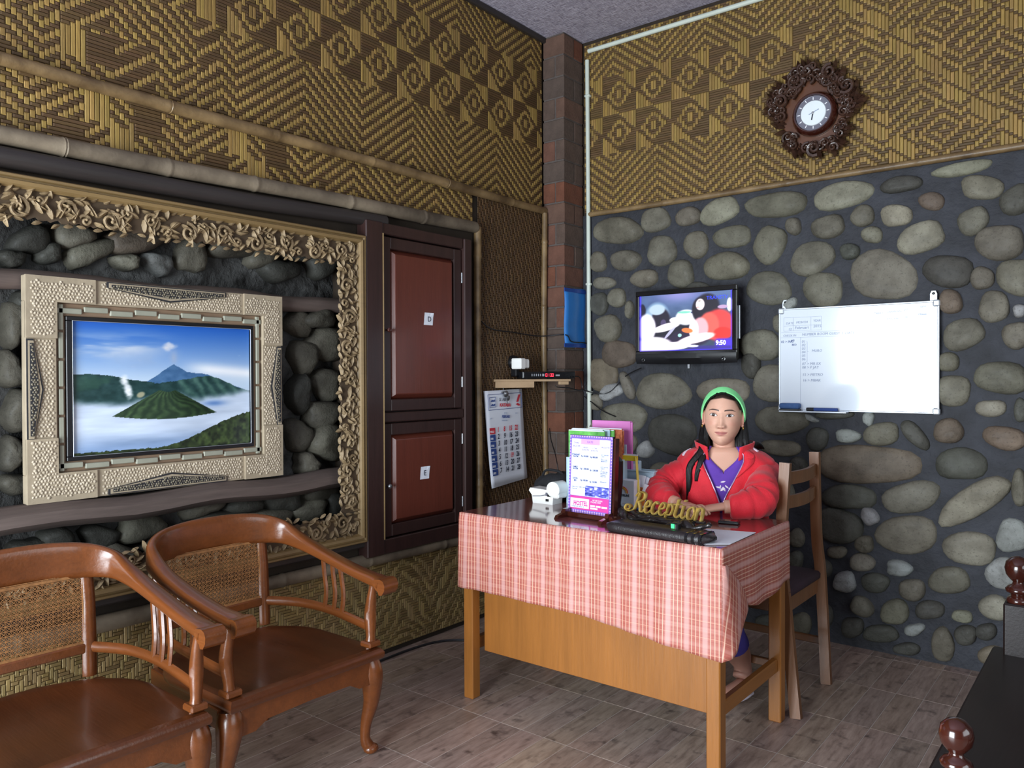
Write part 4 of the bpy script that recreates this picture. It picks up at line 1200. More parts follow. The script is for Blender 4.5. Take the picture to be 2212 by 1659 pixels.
for k, (s_, x) in enumerate((('0', 0), ('1', .012), ('2', .028), ('0', .040))):
    for zz_ in (.0155, .0235, .0315):
        if s_ != '1' and not (s_ == '0' and abs(zz_ - .0235) < .001): d.box(BA + SU * (.142 + x + .004) + SN * .001 + Vector((0, 0, zz_)), (.008, .001, .0024), mat=SM)
    d.box(BA + SU * (.142 + x + .0085) + SN * .001 + Vector((0, 0, .0235)), (.0024, .001, .017), mat=SM)
    if s_ == '0': d.box(BA + SU * (.142 + x - .0005) + SN * .001 + Vector((0, 0, .0235)), (.0024, .001, .017), mat=SM)
d.build('digit_display', 'led_red', bx)
for k in range(5): sbox('button', 'alu', .055 + .0135 * k, .0008, .0235, (.005, .002, .013))
sbox('badge', 'alu', .218, .0008, .0215, (.026, .0014, .009))
sbox('badge', 'alu', .126, .0008, .0235, (.012, .0014, .014))
so = thing('wall_socket', 'black round wall socket above the set-top box', 'socket', (.0, -.545, 1.33))
MB().lathe([(.040, .003), (.040, .014), (.034, .028), (.030, .030), (.012, .026)], (.0, -.50, 1.375), 18, (1, 0, 0)).build('socket_body', 'black', so, smooth=40)
MB().box((.022, -.50, 1.330), (.04, .035, .07), ch=.006).build('socket_block', 'black', so)
ad = thing('power_adapter', 'white plug-in power adapter in the socket above the shelf', 'adapter', (.03, -.53, 1.33))
MB().box((.062, -.520, 1.367), (.070, .048, .060), ch=.006).build('adapter_body', 'white_plastic', ad)
MB().box((.066, -.478, 1.367), (.052, .040, .050), ch=.005).build('adapter_head', 'white_plastic', ad)
MB().box((.066, -.452, 1.366), (.036, .016, .034), ch=.003).build('plug', 'grey_metal', ad)

# ---- calendar
ca, cb_, cc, cd = LW(1047, 845, .02), LW(1127, 840, .02), LW(1057, 1048, .02), LW(1138, 1030, .02)
cal = thing('wall_calendar', 'white February wall calendar hanging from a clip under the shelf', 'calendar', (.02, (ca[1] + cb_[1]) / 2, cc[2]))
def sheetgrid(x, a, b, c, d, nu=10, nv=16, curl=.0):
    A, B, C_, D = (np.array((p[1], p[2])) for p in (a, b, c, d)); vs = []
    for j in range(nv + 1):
        t = j / nv
        for i in range(nu + 1):
            s = i / nu; p = (A * (1 - s) + B * s) * (1 - t) + (C_ * (1 - s) + D * s) * t
            vs.append((x + curl * t ** 3 * (1 - s * .5) + .003 * math.sin(s * 3 + t * 2), p[0], p[1]))
    fs = [(j * (nu + 1) + i, j * (nu + 1) + i + 1, (j + 1) * (nu + 1) + i + 1, (j + 1) * (nu + 1) + i) for j in range(nv) for i in range(nu)]
    return MB().add(vs, fs)
for k in range(3):
    o = sheetgrid(.012 + .004 * k, ca, cb_, cc + np.array([0, .006 * (2 - k), -.010 * (2 - k)]), cd + np.array([0, .004 * (2 - k), -.004 * (2 - k)]), curl=.012).build('page', 'paper', cal, smooth=180, fix=False)
    o.modifiers.new('t', 'SOLIDIFY').thickness = .0006
CWd, CHt = cb_[1] - ca[1], ca[2] - cc[2]
cu = lambda s, t: Vector((.0256 + .012 * t ** 3 * (1 - s * .5) + .003 * math.sin(s * 3 + t * 2), *( (np.array((ca[1], ca[2])) * (1 - s) + np.array((cb_[1], cb_[2])) * s) * (1 - t) + (np.array((cc[1], cc[2])) * (1 - s) + np.array((cd[1], cd[2])) * s) * t)))
cU = Vector((0, 1, -.03)).normalized(); cV = Vector((0, .06, 1)).normalized()
def cal_text(nm, items, m, bold=0.0, squash=1.0):
    mb = MB()
    for s, a, t, size in items:
        t2 = text('x', [(s, 0, 0, size)], size, m, None, cu(a, t), cU, cV, .0004, squash=squash, build=False, bold=bold)
        mb.add(t2.v, t2.f)
    return mb.build(nm, m, cal, fix=False)
bl, rd = [], []
for r in range(7):
    for k in range(4):
        n = 1 + r + 7 * k
        it = (str(n), .22 + .165 * k + (.02 if n < 10 else 0), .445 + .0735 * r, .038)
        (rd if r == 0 or n == 19 else bl).append(it)
cal_text('dates', bl, 'ink', .0011, .72); cal_text('holiday_dates', rd, 'ink_red', .0011, .72)
cal_text('heading', [('SI. AB', .33, .115, .026)], 'ink', 0, .9); cal_text('month_name', [('FEBRUARI', .38, .30, .022)], 'ink_blue', .0006, .72)
cal_text('brand_name', [('KATARA', .34, .175, .026)], 'ink_red', .0008, .95)
cal_text('small_print', [('2015', .44, .26, .014), ('PEBRUARI', .37, .335, .011), ('JAN', .07, .30, .010), ('MAR', .75, .27, .010)], 'ink_faint')
days = MB(); dayr = MB()
for r in range(7):
    (dayr if r == 0 else days).add([cu(.045, .395 + .074 * r), cu(.185, .395 + .074 * r), cu(.185, .462 + .074 * r), cu(.045, .462 + .074 * r)], [(0, 1, 2, 3)])
days.build('weekday_bar', 'ink_blue', cal, fix=False); dayr.build('sunday_bar', 'ink_red', cal, fix=False)
cal_text('weekday_names', [(s, .055, .445 + .074 * r, .016) for r, s in enumerate(('MINGGU', 'SENIN', 'SELASA', 'RABU', 'KAMIS', "JUM'AT", 'SABTU'))], 'ink_white', 0, .5)
bd = MB()
def seg(p, q_, w=.0012): bd.tube([Vector(p) + Vector((.0006, 0, 0)), Vector(q_) + Vector((.0006, 0, 0))], w, 4)
for a, b in (((.05, .04), (.95, .04)), ((.95, .04), (.95, .205)), ((.95, .205), (.05, .205)), ((.05, .205), (.05, .04)), ((.09, .07), (.24, .07)), ((.24, .07), (.24, .175)), ((.24, .175), (.09, .175)), ((.09, .175), (.09, .07))): seg(cu(*a), cu(*b))
for t in (.105, .15):
    bd.add([cu(.11, t + .012), cu(.15, t - .01), cu(.18, t), cu(.22, t - .012), cu(.22, t + .012)], [(0, 1, 2, 3, 4)])
bd.build('logo_box', 'ink_blue', cal, fix=False)
bd = MB(); bd.add([cu(.80, .14), cu(.87, .06), cu(.93, .06), cu(.86, .14)], [(0, 1, 2, 3)]); bd.add([cu(.78, .165), cu(.84, .150), cu(.92, .180), cu(.86, .185)], [(0, 1, 2, 3)])
bd.build('emblem', 'ink_red', cal, fix=False)
pc = cu(.47, .05)
clip_ = thing('clip', 'shiny metal bulldog clip holding the calendar to the shelf', 'clip', tuple(pc))
MB().tube([pc + Vector((.004, -.025, .012)), pc + Vector((.004, .025, .012))], .005, 10).build('clip_bar', 'grey_metal', clip_, smooth=60)
MB().lathe([(.002, 0), (.016, .004), (.019, .012), (.012, .02), (.002, .022)], pc + Vector((.002, 0, .005)), 14, (1, 0, -.1)).build('clip_boss', 'grey_metal', clip_, smooth=60)
MB().lathe([(.002, 0), (.014, .004), (.015, .012), (.002, .018)], pc + Vector((.004, .018, -.018)), 14, (1, .1, -.1)).build('clip_boss', 'grey_metal', clip_, smooth=60)
MB().tube([pc + Vector((.006, .018, -.03)), pc + Vector((.012, .016, -.05))], .003, 6).build('clip_lever', 'grey_metal', clip_)
MB().tube([pc + Vector((.002, -.008, .012)), pc + Vector((.0, -.008, .048))], .0014, 6).build('hook', 'grey_metal', clip_)

# ---- blue sheet hanging on the column, cables
bs = thing('blue_plastic_folder', 'translucent blue plastic folder hanging on the brick column', 'folder', (CA + .01, -.12, 1.42))
q0, q1, q2, q3 = (_plane(px, py, 0, CA + .012) for px, py in ((1218, 622), (1272, 626), (1220, 750), (1275, 752)))
bsm = MB(); nu, nv = 6, 10; vs = []
for j in range(nv + 1):
    for i in range(nu + 1):
        p = (q0 * (1 - i / nu) + q1 * i / nu) * (1 - j / nv) + (q2 * (1 - i / nu) + q3 * i / nu) * j / nv
        vs.append((p[0] + .004 * math.sin(j * .7) + .003 * math.sin(i), p[1], p[2]))
bsm.add(vs, [(j * (nu + 1) + i, j * (nu + 1) + i + 1, (j + 1) * (nu + 1) + i + 1, (j + 1) * (nu + 1) + i) for j in range(nv) for i in range(nu)])
o = bsm.build('sleeve', 'blue_sheet', bs, smooth=180, fix=False); o.modifiers.new('t', 'SOLIDIFY').thickness = .001
for zz in (q0[2] - .008, q2[2] + .012): MB().box((CA + .016, (q0[1] + q1[1]) / 2, zz), (.004, abs(q1[1] - q0[1]) + .004, .022), ch=.001).build('binding_strip', 'blue_sheet_dark', bs)
def cable(pts, r, label, m='black', name='cable'):
    return tag(MB().tube(smooth_path(pts, 6), r, 6).build(name, m, smooth=60), label, 'cable')
L3 = lambda px, py, x=.02: tuple(LW(px, py, x))
cable([L3(1035, 688), L3(1060, 710), L3(1110, 718, .03), L3(1165, 726, .04), (CA + .01, -CB - .008, 1.535), tuple(_plane(1235, 738, 0, CA + .02)), tuple(_plane(1268, 742, 0, CA + .03)), tuple(_plane(1283, 760, 0, CA + .05)), tuple(_plane(1276, 800, 0, CA + .05)), tuple(_plane(1262, 842, 0, CA + .03))],
      .0035, 'black cable running from the cabinet edge across the column to the set-top box')
cable([tuple(SB + SN * .012 + Vector((0, 0, .012))), tuple(_plane(1252, 815, 0, CA + .08)), tuple(_plane(1256, 842, 0, CA + .08)), tuple(_plane(1230, 838, 0, CA + .07)), tuple(_plane(1205, 836, 0, CA + .04)), tuple(_plane(1200, 832, 0, CA + .03))], .003, 'looped black cable hanging below the set-top box')
cable([tuple(_plane(1258, 842, 0, CA + .03)), tuple(RW(1290, 850, -.05)), tuple(RW(1318, 846, -.03)), tuple(RW(1352, 812, -.03)), tuple(RW(1385, 795, -.05))], .003, 'thin black cable stretching along the stone wall to the television')
cable([tuple(_plane(1262, 856, 0, CA + .02)), tuple(RW(1300, 886, -.045)), tuple(RW(1330, 900, -.04))], .003, 'short black cable hanging slack beside the white conduit')
cable([tuple(_plane(1187, 925, 1, -CB - .006)), tuple(_plane(1190, 950, 1, -CB - .006)), tuple(_plane(1200, 985, 1, -CB - .006)), tuple(_plane(1206, 1020, 1, -CB - .006))], .002, 'thin dark wire hanging down the brick column')
cable([(.05, -3.4, .006), (.05, -2.1, .006), (.06, -1.7, .007), (.05, -1.35, .006), (.10, -1.15, .006), (.30, -1.02, .006), (.5, -1.0, .006)], .006, 'black cable lying on the floor along the left wall')

# ================================================================== things on the stone wall
# ---- carved clock
S6 = 6.912
otl = [(850,40),(1000,150),(1200,110),(1310,200),(1420,330),(1560,420),(1600,560),(1660,680),(1600,800),(1530,880),(1500,960),(1410,980),(1400,1100),(1420,1180),(1380,1300),(1280,1430),(1240,1560),(1000,1560),(850,1600),(650,1560),(500,1540),(450,1440),(370,1320),(330,1180),(240,1100),(150,950),(100,850),(90,720),(180,580),(250,480),(380,440),(480,250),(600,120),(700,90)]
cpt = [RW(1630 + x / S6, 110 + y / S6, -.05) for x, y in otl]
cpt = [(p[0], p[2]) for p in cpt]
dc = RW(1630 + 850 / S6, 110 + 905 / S6, -.09); CX, CZ = dc[0], dc[2]
clk = thing('wall_clock', 'round clock in a dark leaf-carved wooden surround on the woven wall', 'clock', (CX, -.004, CZ))
def ins(k): return [(CX + (a - CX) * k, CZ + (b - CZ) * k) for a, b in cpt]
MB().prism(ins(.86), .028, (0, -.004, 0), (1, 0, 0), (0, 0, 1), (0, -1, 0), ch=.006).build('back_plate', 'clockplate', clk, smooth=30)
mb = MB(); q = random.Random(12); n = len(cpt); U, V, Nn = (1, 0, 0), (0, 0, 1), (0, -1, 0)
for i in range(n):
    a, b = cpt[i]; a2, b2 = cpt[(i + 1) % n]
    for t in (0, .5):
        px, pz = lerp(a, a2, t), lerp(b, b2, t)
        ang = math.atan2(pz - CZ, px - CX); R_ = math.hypot(px - CX, pz - CZ)
        for k, rr in enumerate((.92, .82, .72)):
            if R_ * rr < .160: continue
            o = Vector((CX + math.cos(ang) * R_ * (rr - .12), -.026 - .010 * q.random(), CZ + math.sin(ang) * R_ * (rr - .12)))
            leaf(mb, o, U, V, Nn, ang + q.uniform(-.9, .9), q.uniform(.038, .060), q.uniform(.022, .034), .020)
            if q.random() < .45: scroll(mb, o + Vector((0, -.012, 0)), U, V, Nn, q.uniform(.018, .030), 1.3, q.choice((-1, 1)), q.uniform(0, 6), .0085, .016, 12)
for i, (dx, dz, r) in enumerate(((-.09, .175, .042), (.07, .185, .036), (-.16, .09, .034), (.15, .10, .036), (0, -.17, .036), (-.03, .21, .026))):
    scroll(mb, (CX + dx, -.044, CZ + dz), U, V, Nn, r, 1.5, 1 if i % 2 else -1, i * 1.3, .012, .026, 16)
mb.build('leaf_carving', 'clockwood', clk, smooth=60, fix=False)
MB().lathe([(.050, .0), (.104, .0), (.108, .014), (.100, .034), (.091, .046), (.086, .046), (.084, .030), (.05, .030)], (CX, -.030, CZ), 36, (0, -1, 0)).build('bezel', 'darkwood_red', clk, smooth=40)
MB().lathe([(.001, 0), (.083, 0), (.083, .003), (.001, .003)], (CX, -.060, CZ), 36, (0, -1, 0)).build('chapter_ring', 'dial_ring', clk)
MB().lathe([(.001, 0), (.060, 0), (.058, .004), (.001, .005)], (CX, -.063, CZ), 36, (0, -1, 0)).build('dial', 'dial', clk, smooth=30)
for k in range(12):
    a = k * PI / 6
    MB().box((CX + .069 * math.sin(a), -.0645, CZ + .069 * math.cos(a)), (.004, .003, .012), mat=Matrix.Rotation(a, 3, 'Y')).build('hour_mark', 'ink_white', clk)
MB().box((CX - .003, -.0695, CZ - .016), (.005, .002, .036), mat=Matrix.Rotation(.2, 3, 'Y')).build('hour_hand', 'ink', clk)
MB().box((CX + .004, -.0705, CZ + .003), (.0025, .002, .05), mat=Matrix.Rotation(1.2, 3, 'Y')).build('minute_hand', 'ink_faint', clk)
MB().lathe([(.006, 0), (.005, .005), (.001, .006)], (CX, -.068, CZ), 10, (0, -1, 0)).build('hub', 'grey_metal', clk, smooth=40)

# ---- television
TY = -.13
T = lambda px, py: RW(px, py, TY)
tx0 = (T(1367, 630)[0] + T(1378, 787)[0]) / 2; tx1 = (T(1590, 615)[0] + T(1592, 785)[0]) / 2
tz0 = (T(1378, 787)[2] + T(1592, 785)[2]) / 2; tz1 = (T(1367, 630)[2] + T(1590, 615)[2]) / 2
s0 = (T(1377, 640)[0] + T(1382, 759)[0]) / 2; s1 = (T(1578.7, 626.5)[0] + T(1582.7, 754.5)[0]) / 2
sz0 = (T(1382, 759)[2] + T(1582, 755)[2]) / 2; sz1 = (T(1377, 640)[2] + T(1579, 626.5)[2]) / 2
tv = thing('television', 'black flat television showing two people in a car, on the stone wall', 'television', ((tx0 + tx1) / 2, TY + .05, tz0))
def ring_y(mb, o, i, y0, y1, ch=.003):
    for (a0, a1, b0, b1) in ((o[0], o[1], o[2], i[2]), (o[0], o[1], i[3], o[3]), (o[0], i[0], i[2], i[3]), (i[1], o[1], i[2], i[3])):
        mb.box(((a0 + a1) / 2, (y0 + y1) / 2, (b0 + b1) / 2), (a1 - a0, abs(y1 - y0), b1 - b0), ch=ch)
mb = MB(); ring_y(mb, (tx0, tx1, tz0 + .05, tz1), (s0, s1, sz0, sz1), TY, TY + .02); mb.build('bezel', 'black_gloss', tv)
MB().box(((tx0 + tx1) / 2, TY + .040, (tz0 + tz1) / 2), (tx1 - tx0 - .02, .05, tz1 - tz0 - .02), ch=.012).build('back_shell', 'black', tv)
mb = MB(); vs = []; nn = 16
for i in range(nn + 1):
    t = i / nn; x = lerp(tx0 + .006, tx1 + .002, t); b = -.008 - .010 * math.sin(PI * t)
    vs += [(x, TY + b, tz0 + .056), (x, TY + b - .002, tz0 + .030), (x, TY + .004, tz0 + .004 - .006 * math.sin(PI * t)), (x, TY + .02, tz0 + .056)]
mb.add(vs, [(i * 4 + j, i * 4 + (j + 1) % 4, (i + 1) * 4 + (j + 1) % 4, (i + 1) * 4 + j) for i in range(nn) for j in range(4)] + [(0, 1, 2, 3), tuple(nn * 4 + j for j in range(4))])
mb.build('speaker_bar', 'black', tv, smooth=40)
for xx in (tx0 + .055, tx1 - .065): MB().lathe([(.012, 0), (.012, .002), (.008, .003), (.002, .001)], (xx, TY - .014, tz0 + .024), 14, (0, -1, 0)).build('speaker_dot', 'black_gloss', tv, smooth=40)
MB().box(((tx0 + tx1) / 2 + .02, TY + .02, tz0 - .012), (.012, .02, .03), ch=.003).build('stand_neck', 'grey_metal', tv)
MB().box(((tx0 + tx1) / 2, -.028, (tz0 + tz1) / 2), (.16, .05, .16), ch=.004).build('wall_bracket', 'black', tv)
MB().box((tx1 + .004, TY + .03, (tz0 + tz1) / 2 + .01), (.006, .012, .17), ch=.002).build('side_trim', 'alu', tv)
def tv_pic(u, v):
    c = np.zeros(u.shape + (3,)); n = vnoise(u, v, 6, 6, 4, 3)
    c[:] = np.array([44, 62, 88]) + (sstep(.3, 1, v) * 60)[..., None] * np.array([.5, .6, .9]) + ((n - .5) * 40)[..., None]
    c = over(c, (130, 130, 190), np.exp(-(((u - .45) / .25) ** 2 + ((v - .98) / .12) ** 2)))
    e = lambda x, y, a, b, k=12, r=0.0: sstep(1.4, .75, ((( (u - x) * math.cos(r) + (v - y) * math.sin(r)) / a) ** 2 + (((v - y) * math.cos(r) - (u - x) * math.sin(r)) / b) ** 2))
    c = over(c, (12, 14, 40), e(.03, .72, .04, .13)); c = over(c, (150, 190, 220), e(.0, .72, .014, .1))
    c = over(c, (16, 14, 34), e(.36, .3, .30, .26)); c = over(c, (30, 16, 50), e(.5, .2, .25, .14))
    # seat behind the driver and the driver
    c = over(c, (130, 160, 190), e(.2, .62, .13, .24)); c = over(c, (24, 18, 40), e(.24, .56, .10, .2)); c = over(c, (170, 190, 206), e(.2, .74, .085, .09, r=-.3))
    c = over(c, (70, 60, 96), e(.27, .5, .03, .06)); c = over(c, (250, 246, 255), e(.08, .42, .1, .24)); c = over(c, (252, 248, 250), e(.16, .1, .2, .15)); c = over(c, (252, 246, 250), e(.3, .42, .16, .06, r=.42))
    c = over(c, (250, 246, 255), e(.4, .54, .06, .05)); c = over(c, (255, 250, 255), e(.36, .08, .2, .07, r=.1))
    # windscreen glare, wheel
    c = over(c, (238, 246, 250), e(.52, .58, .11, .13)); c = over(c, (120, 200, 180), e(.5, .67, .07, .02)); c = over(c, (60, 70, 120), e(.6, .66, .03, .02))
    c = over(c, (190, 190, 220), e(.345, .33, .018, .13, r=-.5) * .9); c = over(c, (16, 14, 34), e(.385, .33, .01, .11, r=-.5)); c = over(c, (160, 220, 210), e(.45, .27, .02, .03))
    # the passenger
    c = over(c, (20, 14, 34), e(.74, .76, .12, .2)); c = over(c, (20, 14, 34), e(.66, .70, .075, .2)); c = over(c, (252, 240, 238), e(.668, .79, .044, .095)); c = over(c, (190, 110, 110), e(.645, .745, .016, .007)); c = over(c, (140, 120, 120), e(.66, .85, .016, .006))
    c = over(c, (236, 60, 60), e(.86, .42, .15, .26)); c = over(c, (240, 90, 80), e(.76, .42, .10, .22)); c = over(c, (246, 170, 180), e(.67, .38, .08, .18)); c = over(c, (255, 230, 230), e(.60, .36, .05, .16)); c = over(c, (250, 120, 60), e(.53, .35, .06, .04, r=-.4))
    c = over(c, (226, 36, 30), e(.90, .28, .09, .1)); c = over(c, (252, 240, 240), e(.62, .2, .2, .07, r=.35)); c = over(c, (255, 244, 250), e(.46, .1, .1, .06))
    c = over(c, (70, 30, 240), sstep(.80, .86, u) * sstep(.22, .16, v)); c = over(c, (40, 20, 130), sstep(.5, .6, u) * sstep(.10, .05, v) * .8); c = over(c, (210, 220, 255), e(.59, .075, .06, .02))
    c = over(c, (240, 246, 255), e(.97, .76, .028, .11)); c = over(c, (180, 150, 190), e(.9, .73, .05, .03))
    c = over(c, (60, 40, 230), sstep(.028, .012, np.minimum(v, np.minimum(u, 1 - u))) * .7)
    return c
MT['tv_print'] = attr_mat('tv_screen', 'col', .3, emit=1.15)
MT['tv_print'].node_tree.nodes['Principled BSDF'].inputs['Base Color'].default_value = (.02, .02, .02, 1)
for l in list(MT['tv_print'].node_tree.links):
    if l.to_socket.name == 'Base Color': MT['tv_print'].node_tree.links.remove(l)
print_grid('screen', (s0, TY + .012, sz0), (s1 - s0, 0, 0), (0, 0, sz1 - sz0), 200, 130, tv_pic, MT['tv_print'], tv)
MT['tv_blue'] = emis('tv_logo_blue', S(40, 60, 230), .9); MT['tv_white'] = emis('tv_clock_white', S(240, 240, 250), 1.0)
text('channel_logo', 'TRANSTV', .027, 'tv_blue', tv, (lerp(s0, s1, .735), TY + .0105, lerp(sz0, sz1, .865)), (1, 0, 0), (0, 0, 1), .0004)
text('screen_clock', '9:50', .032, 'tv_white', tv, (lerp(s0, s1, .83), TY + .0105, lerp(sz0, sz1, .085)), (1, 0, 0), (0, 0, 1), .0004, bold=.0008)

# ---- whiteboard
BY = -.035
wx0, wx1 = RW(1682, 780, BY)[0], RW(2029, 780, BY)[0]
wz0, wz1 = (RW(1681, 888, BY)[2] + RW(2030, 893, BY)[2]) / 2, (RW(1683, 668, BY)[2] + RW(2025, 648, BY)[2]) / 2
wb = thing('whiteboard', 'white enamel whiteboard with faint handwritten lists, hung on the stone wall', 'whiteboard', ((wx0 + wx1) / 2, BY + .01, wz0))
MB().box(((wx0 + wx1) / 2, BY + .009, (wz0 + wz1) / 2), (wx1 - wx0 - .008, .012, wz1 - wz0 - .008), ch=.003).build('board', 'board', wb)
mb = MB(); ring_y(mb, (wx0, wx1, wz0, wz1), (wx0 + .008, wx1 - .008, wz0 + .008, wz1 - .008), BY, BY + .018, ch=.002); mb.build('rim', 'alu', wb)
for a in (wx0 + .012, wx1 - .012):
    for b in (wz0 + .012, wz1 - .012): MB().box((a, BY + .008, b), (.03, .022, .03), ch=.006).build('corner_cap', 'alu', wb)
for a in (wx0 + .03, wx1 - .025):
    MB().prism([(-.014, 0), (.014, 0), (.014, .035), (.008, .048), (-.008, .048), (-.014, .035)], .003, (a, BY + .012, wz1 - .004), (1, 0, 0), (0, 0, 1), (0, -1, 0)).build('hanger', 'alu', wb)
    MB().lathe([(.004, 0), (.006, .004), (.002, .006)], (a, BY + .010, wz1 + .032), 10, (0, -1, 0)).build('nail', 'black', wb)
BW, BH = wx1 - wx0, wz1 - wz0
wt = lambda items, m, nm, **k: text(nm, [(s, a * BW, (1 - b) * BH, z) for s, a, b, z in items], .02, m, wb, (wx0, BY + .0022, wz0), (1, 0, 0), (0, 0, 1), .0005, shear=.12, **k)
wt([('02 > INC', .015, .335, .016), ('60', .085, .325, .016), ('BED', .09, .365, .013)], 'ink_blue', 'handwriting')
wt([('DATE', .05, .155, .015), ('MONTH', .12, .15, .015), ('YEAR', .235, .14, .015), ('12', .065, .215, .018), ('Februari', .11, .205, .02), ('2015', .235, .195, .019), ('CHECK IN', .03, .275, .014), ('NUMBER ROOM GUEST  |  DATE', .16, .27, .017)], 'ink_faint', 'handwriting')
wt([('TAMU', .62, .10, .014), ('SARAPAN', .70, .09, .014), ('07', .80, .08, .014), ('JAM', .89, .06, .014), ('2', .61, .165, .014), ('MALAM', .70, .155, .014), ('08', .80, .145, .014), ('MBAK', .88, .125, .014)], 'ink_faint', 'handwriting')
wt([('0%d' % (k + 1), .158, .34 + .034 * k, .018) for k in range(6)] + [('MURO', .225, .43, .017), ('07 > MR EX', .16, .555, .018), ('08 > P JAY', .16, .59, .018), ('15 > METRO', .162, .66, .018), ('16 > MBAK', .164, .715, .018)], 'ink_faint', 'handwriting')
bd = MB()
def wl(a, b, c, d, w=.0009):
    bd.box((wx0 + (a + c) / 2 * BW, BY + .0024, wz0 + (1 - (b + d) / 2) * BH), (max(abs(c - a) * BW, w), .0004, max(abs(d - b) * BH, w)))
wl(.015, .235, .97, .235); wl(.015, .285, .97, .285); wl(.15, .285, .15, .97); wl(.035, .09, .29, .09); wl(.035, .17, .29, .17); wl(.035, .22, .29, .22); wl(.10, .09, .10, .22); wl(.22, .09, .22, .22); wl(.29, .09, .29, .22); wl(.035, .09, .035, .22); wl(.60, .12, .96, .12); wl(.60, .18, .96, .18)
wl(.195, .33, .195, .52); wl(.188, .33, .195, .33); wl(.188, .52, .195, .52); wl(.195, .425, .205, .425)
bd.build('ruled_lines', 'ink_faint', wb, fix=False)
er = thing('board_eraser', 'blue felt eraser on the whiteboard ledge, lower left corner', 'eraser', (wx0 + .065, BY - .02, wz0 + .001))
MB().box((wx0 + .065, BY - .024, wz0 + .024), (.096, .044, .028), ch=.008).build('felt_pad', 'eraser', er, smooth=60)
MB().box((wx0 + .065, BY - .024, wz0 + .0065), (.094, .040, .009), ch=.002).build('grip', 'black', er)
MB().box(((wx0 + .02 + wx0 + .33) / 2, BY - .022, wz0 - .002), (.32, .046, .008), ch=.002).build('pen_ledge', 'alu', wb)
mk = thing('board_marker', 'dark whiteboard marker lying on the whiteboard ledge', 'marker', (wx0 + .25, BY - .02, wz0 + .002))
MB().tube([(wx0 + .18, BY - .022, wz0 + .010), (wx0 + .29, BY - .022, wz0 + .010)], .0075, 10).build('barrel', 'ink_blue', mk, smooth=60)
MB().tube([(wx0 + .145, BY - .022, wz0 + .010), (wx0 + .18, BY - .022, wz0 + .010)], .0082, 10).build('cap', 'black', mk, smooth=60)

# ================================================================== the reception desk
DX0_, DX1_, DY0_, DY1_, DZ = .605, 1.712, -1.595, -.99, .748
desk = thing('reception_desk', 'honey brown wooden desk with a modesty panel, draped with a checked cloth', 'desk', ((DX0_ + DX1_) / 2, (DY0_ + DY1_) / 2, 0))
MB().box(((DX0_ + DX1_) / 2, (DY0_ + DY1_) / 2, DZ - .0125), (DX1_ - DX0_, DY1_ - DY0_, .025), ch=.004).build('desk_top', 'desk_x', desk)
for x in (DX0_ + .030, DX1_ - .030):
    for y in (DY0_ + .030, DY1_ - .030): MB().box((x, y, (DZ - .026) / 2), (.048, .048, DZ - .026), ch=.004).build('leg', 'desk', desk)
MB().box(((DX0_ + DX1_) / 2 + .01, DY0_ + .075, .445), (DX1_ - DX0_ - .11, .018, .52), ch=.002).build('modesty_panel', 'desk', desk)
for x in (DX0_ + .030, DX1_ - .030): MB().box((x, (DY0_ + DY1_) / 2, .215), (.026, DY1_ - DY0_ - .11, .05), ch=.004).build('stretcher', 'desk_x', desk)
for y in (DY0_ + .04, DY1_ - .03): MB().box(((DX0_ + DX1_) / 2, y, DZ - .07), (DX1_ - DX0_ - .11, .02, .085), ch=.002).build('apron', 'desk', desk)

def plaid():
    m = N('salmon_checked_cloth'); m.setp(.5, 0, .18, .4, .25)
    uv = m.new('UVMap', uv_map='uv'); sp = m.new('SeparateXYZ'); m.link(uv.outputs[0], sp.inputs[0])
    u, v = sp.outputs[0], sp.outputs[1]
    def band(x, pitch, pos, w, soft=.0008):
        f = m.math('SUBTRACT', m.math('FRACT', m.math('ADD', m.math('DIVIDE', x, pitch), 10.5 - pos / pitch)), .5)
        d = m.math('MULTIPLY', m.math('ABSOLUTE', f), pitch)
        r = m.new('MapRange'); m.link(d, r.inputs[0]); r.inputs[1].default_value = w / 2 - soft; r.inputs[2].default_value = w / 2 + soft
        r.inputs[3].default_value = 1; r.inputs[4].default_value = 0
        return r.outputs[0]
    thr = m.noise(m.coords('UV', (1, 1, 1)), 900, 2)
    c = m.ramp(thr, [(.3, S(162, 86, 74)), (.7, S(184, 108, 94))])
    c = m.mix(m.math('MULTIPLY', band(v, .0115, 0, .0036), .35), c, S(150, 66, 62))
    c = m.mix(m.math('MULTIPLY', band(v, .052, .01, .014), .12), c, S(236, 196, 184))
    c = m.mix(m.math('MULTIPLY', band(u, .064, 0, .0175, .003), .44), c, S(228, 190, 184))
    for p in (.018, .032, .046): c = m.mix(m.math('MULTIPLY', band(u, .064, p, .0028, .0005), .6), c, S(244, 206, 180))
    c = m.mix(m.math('MULTIPLY', band(v, .052, .036, .0024, .0005), .3), c, S(240, 190, 160))
    m.base(c)
    return m.m
MT['plaid'] = plaid()
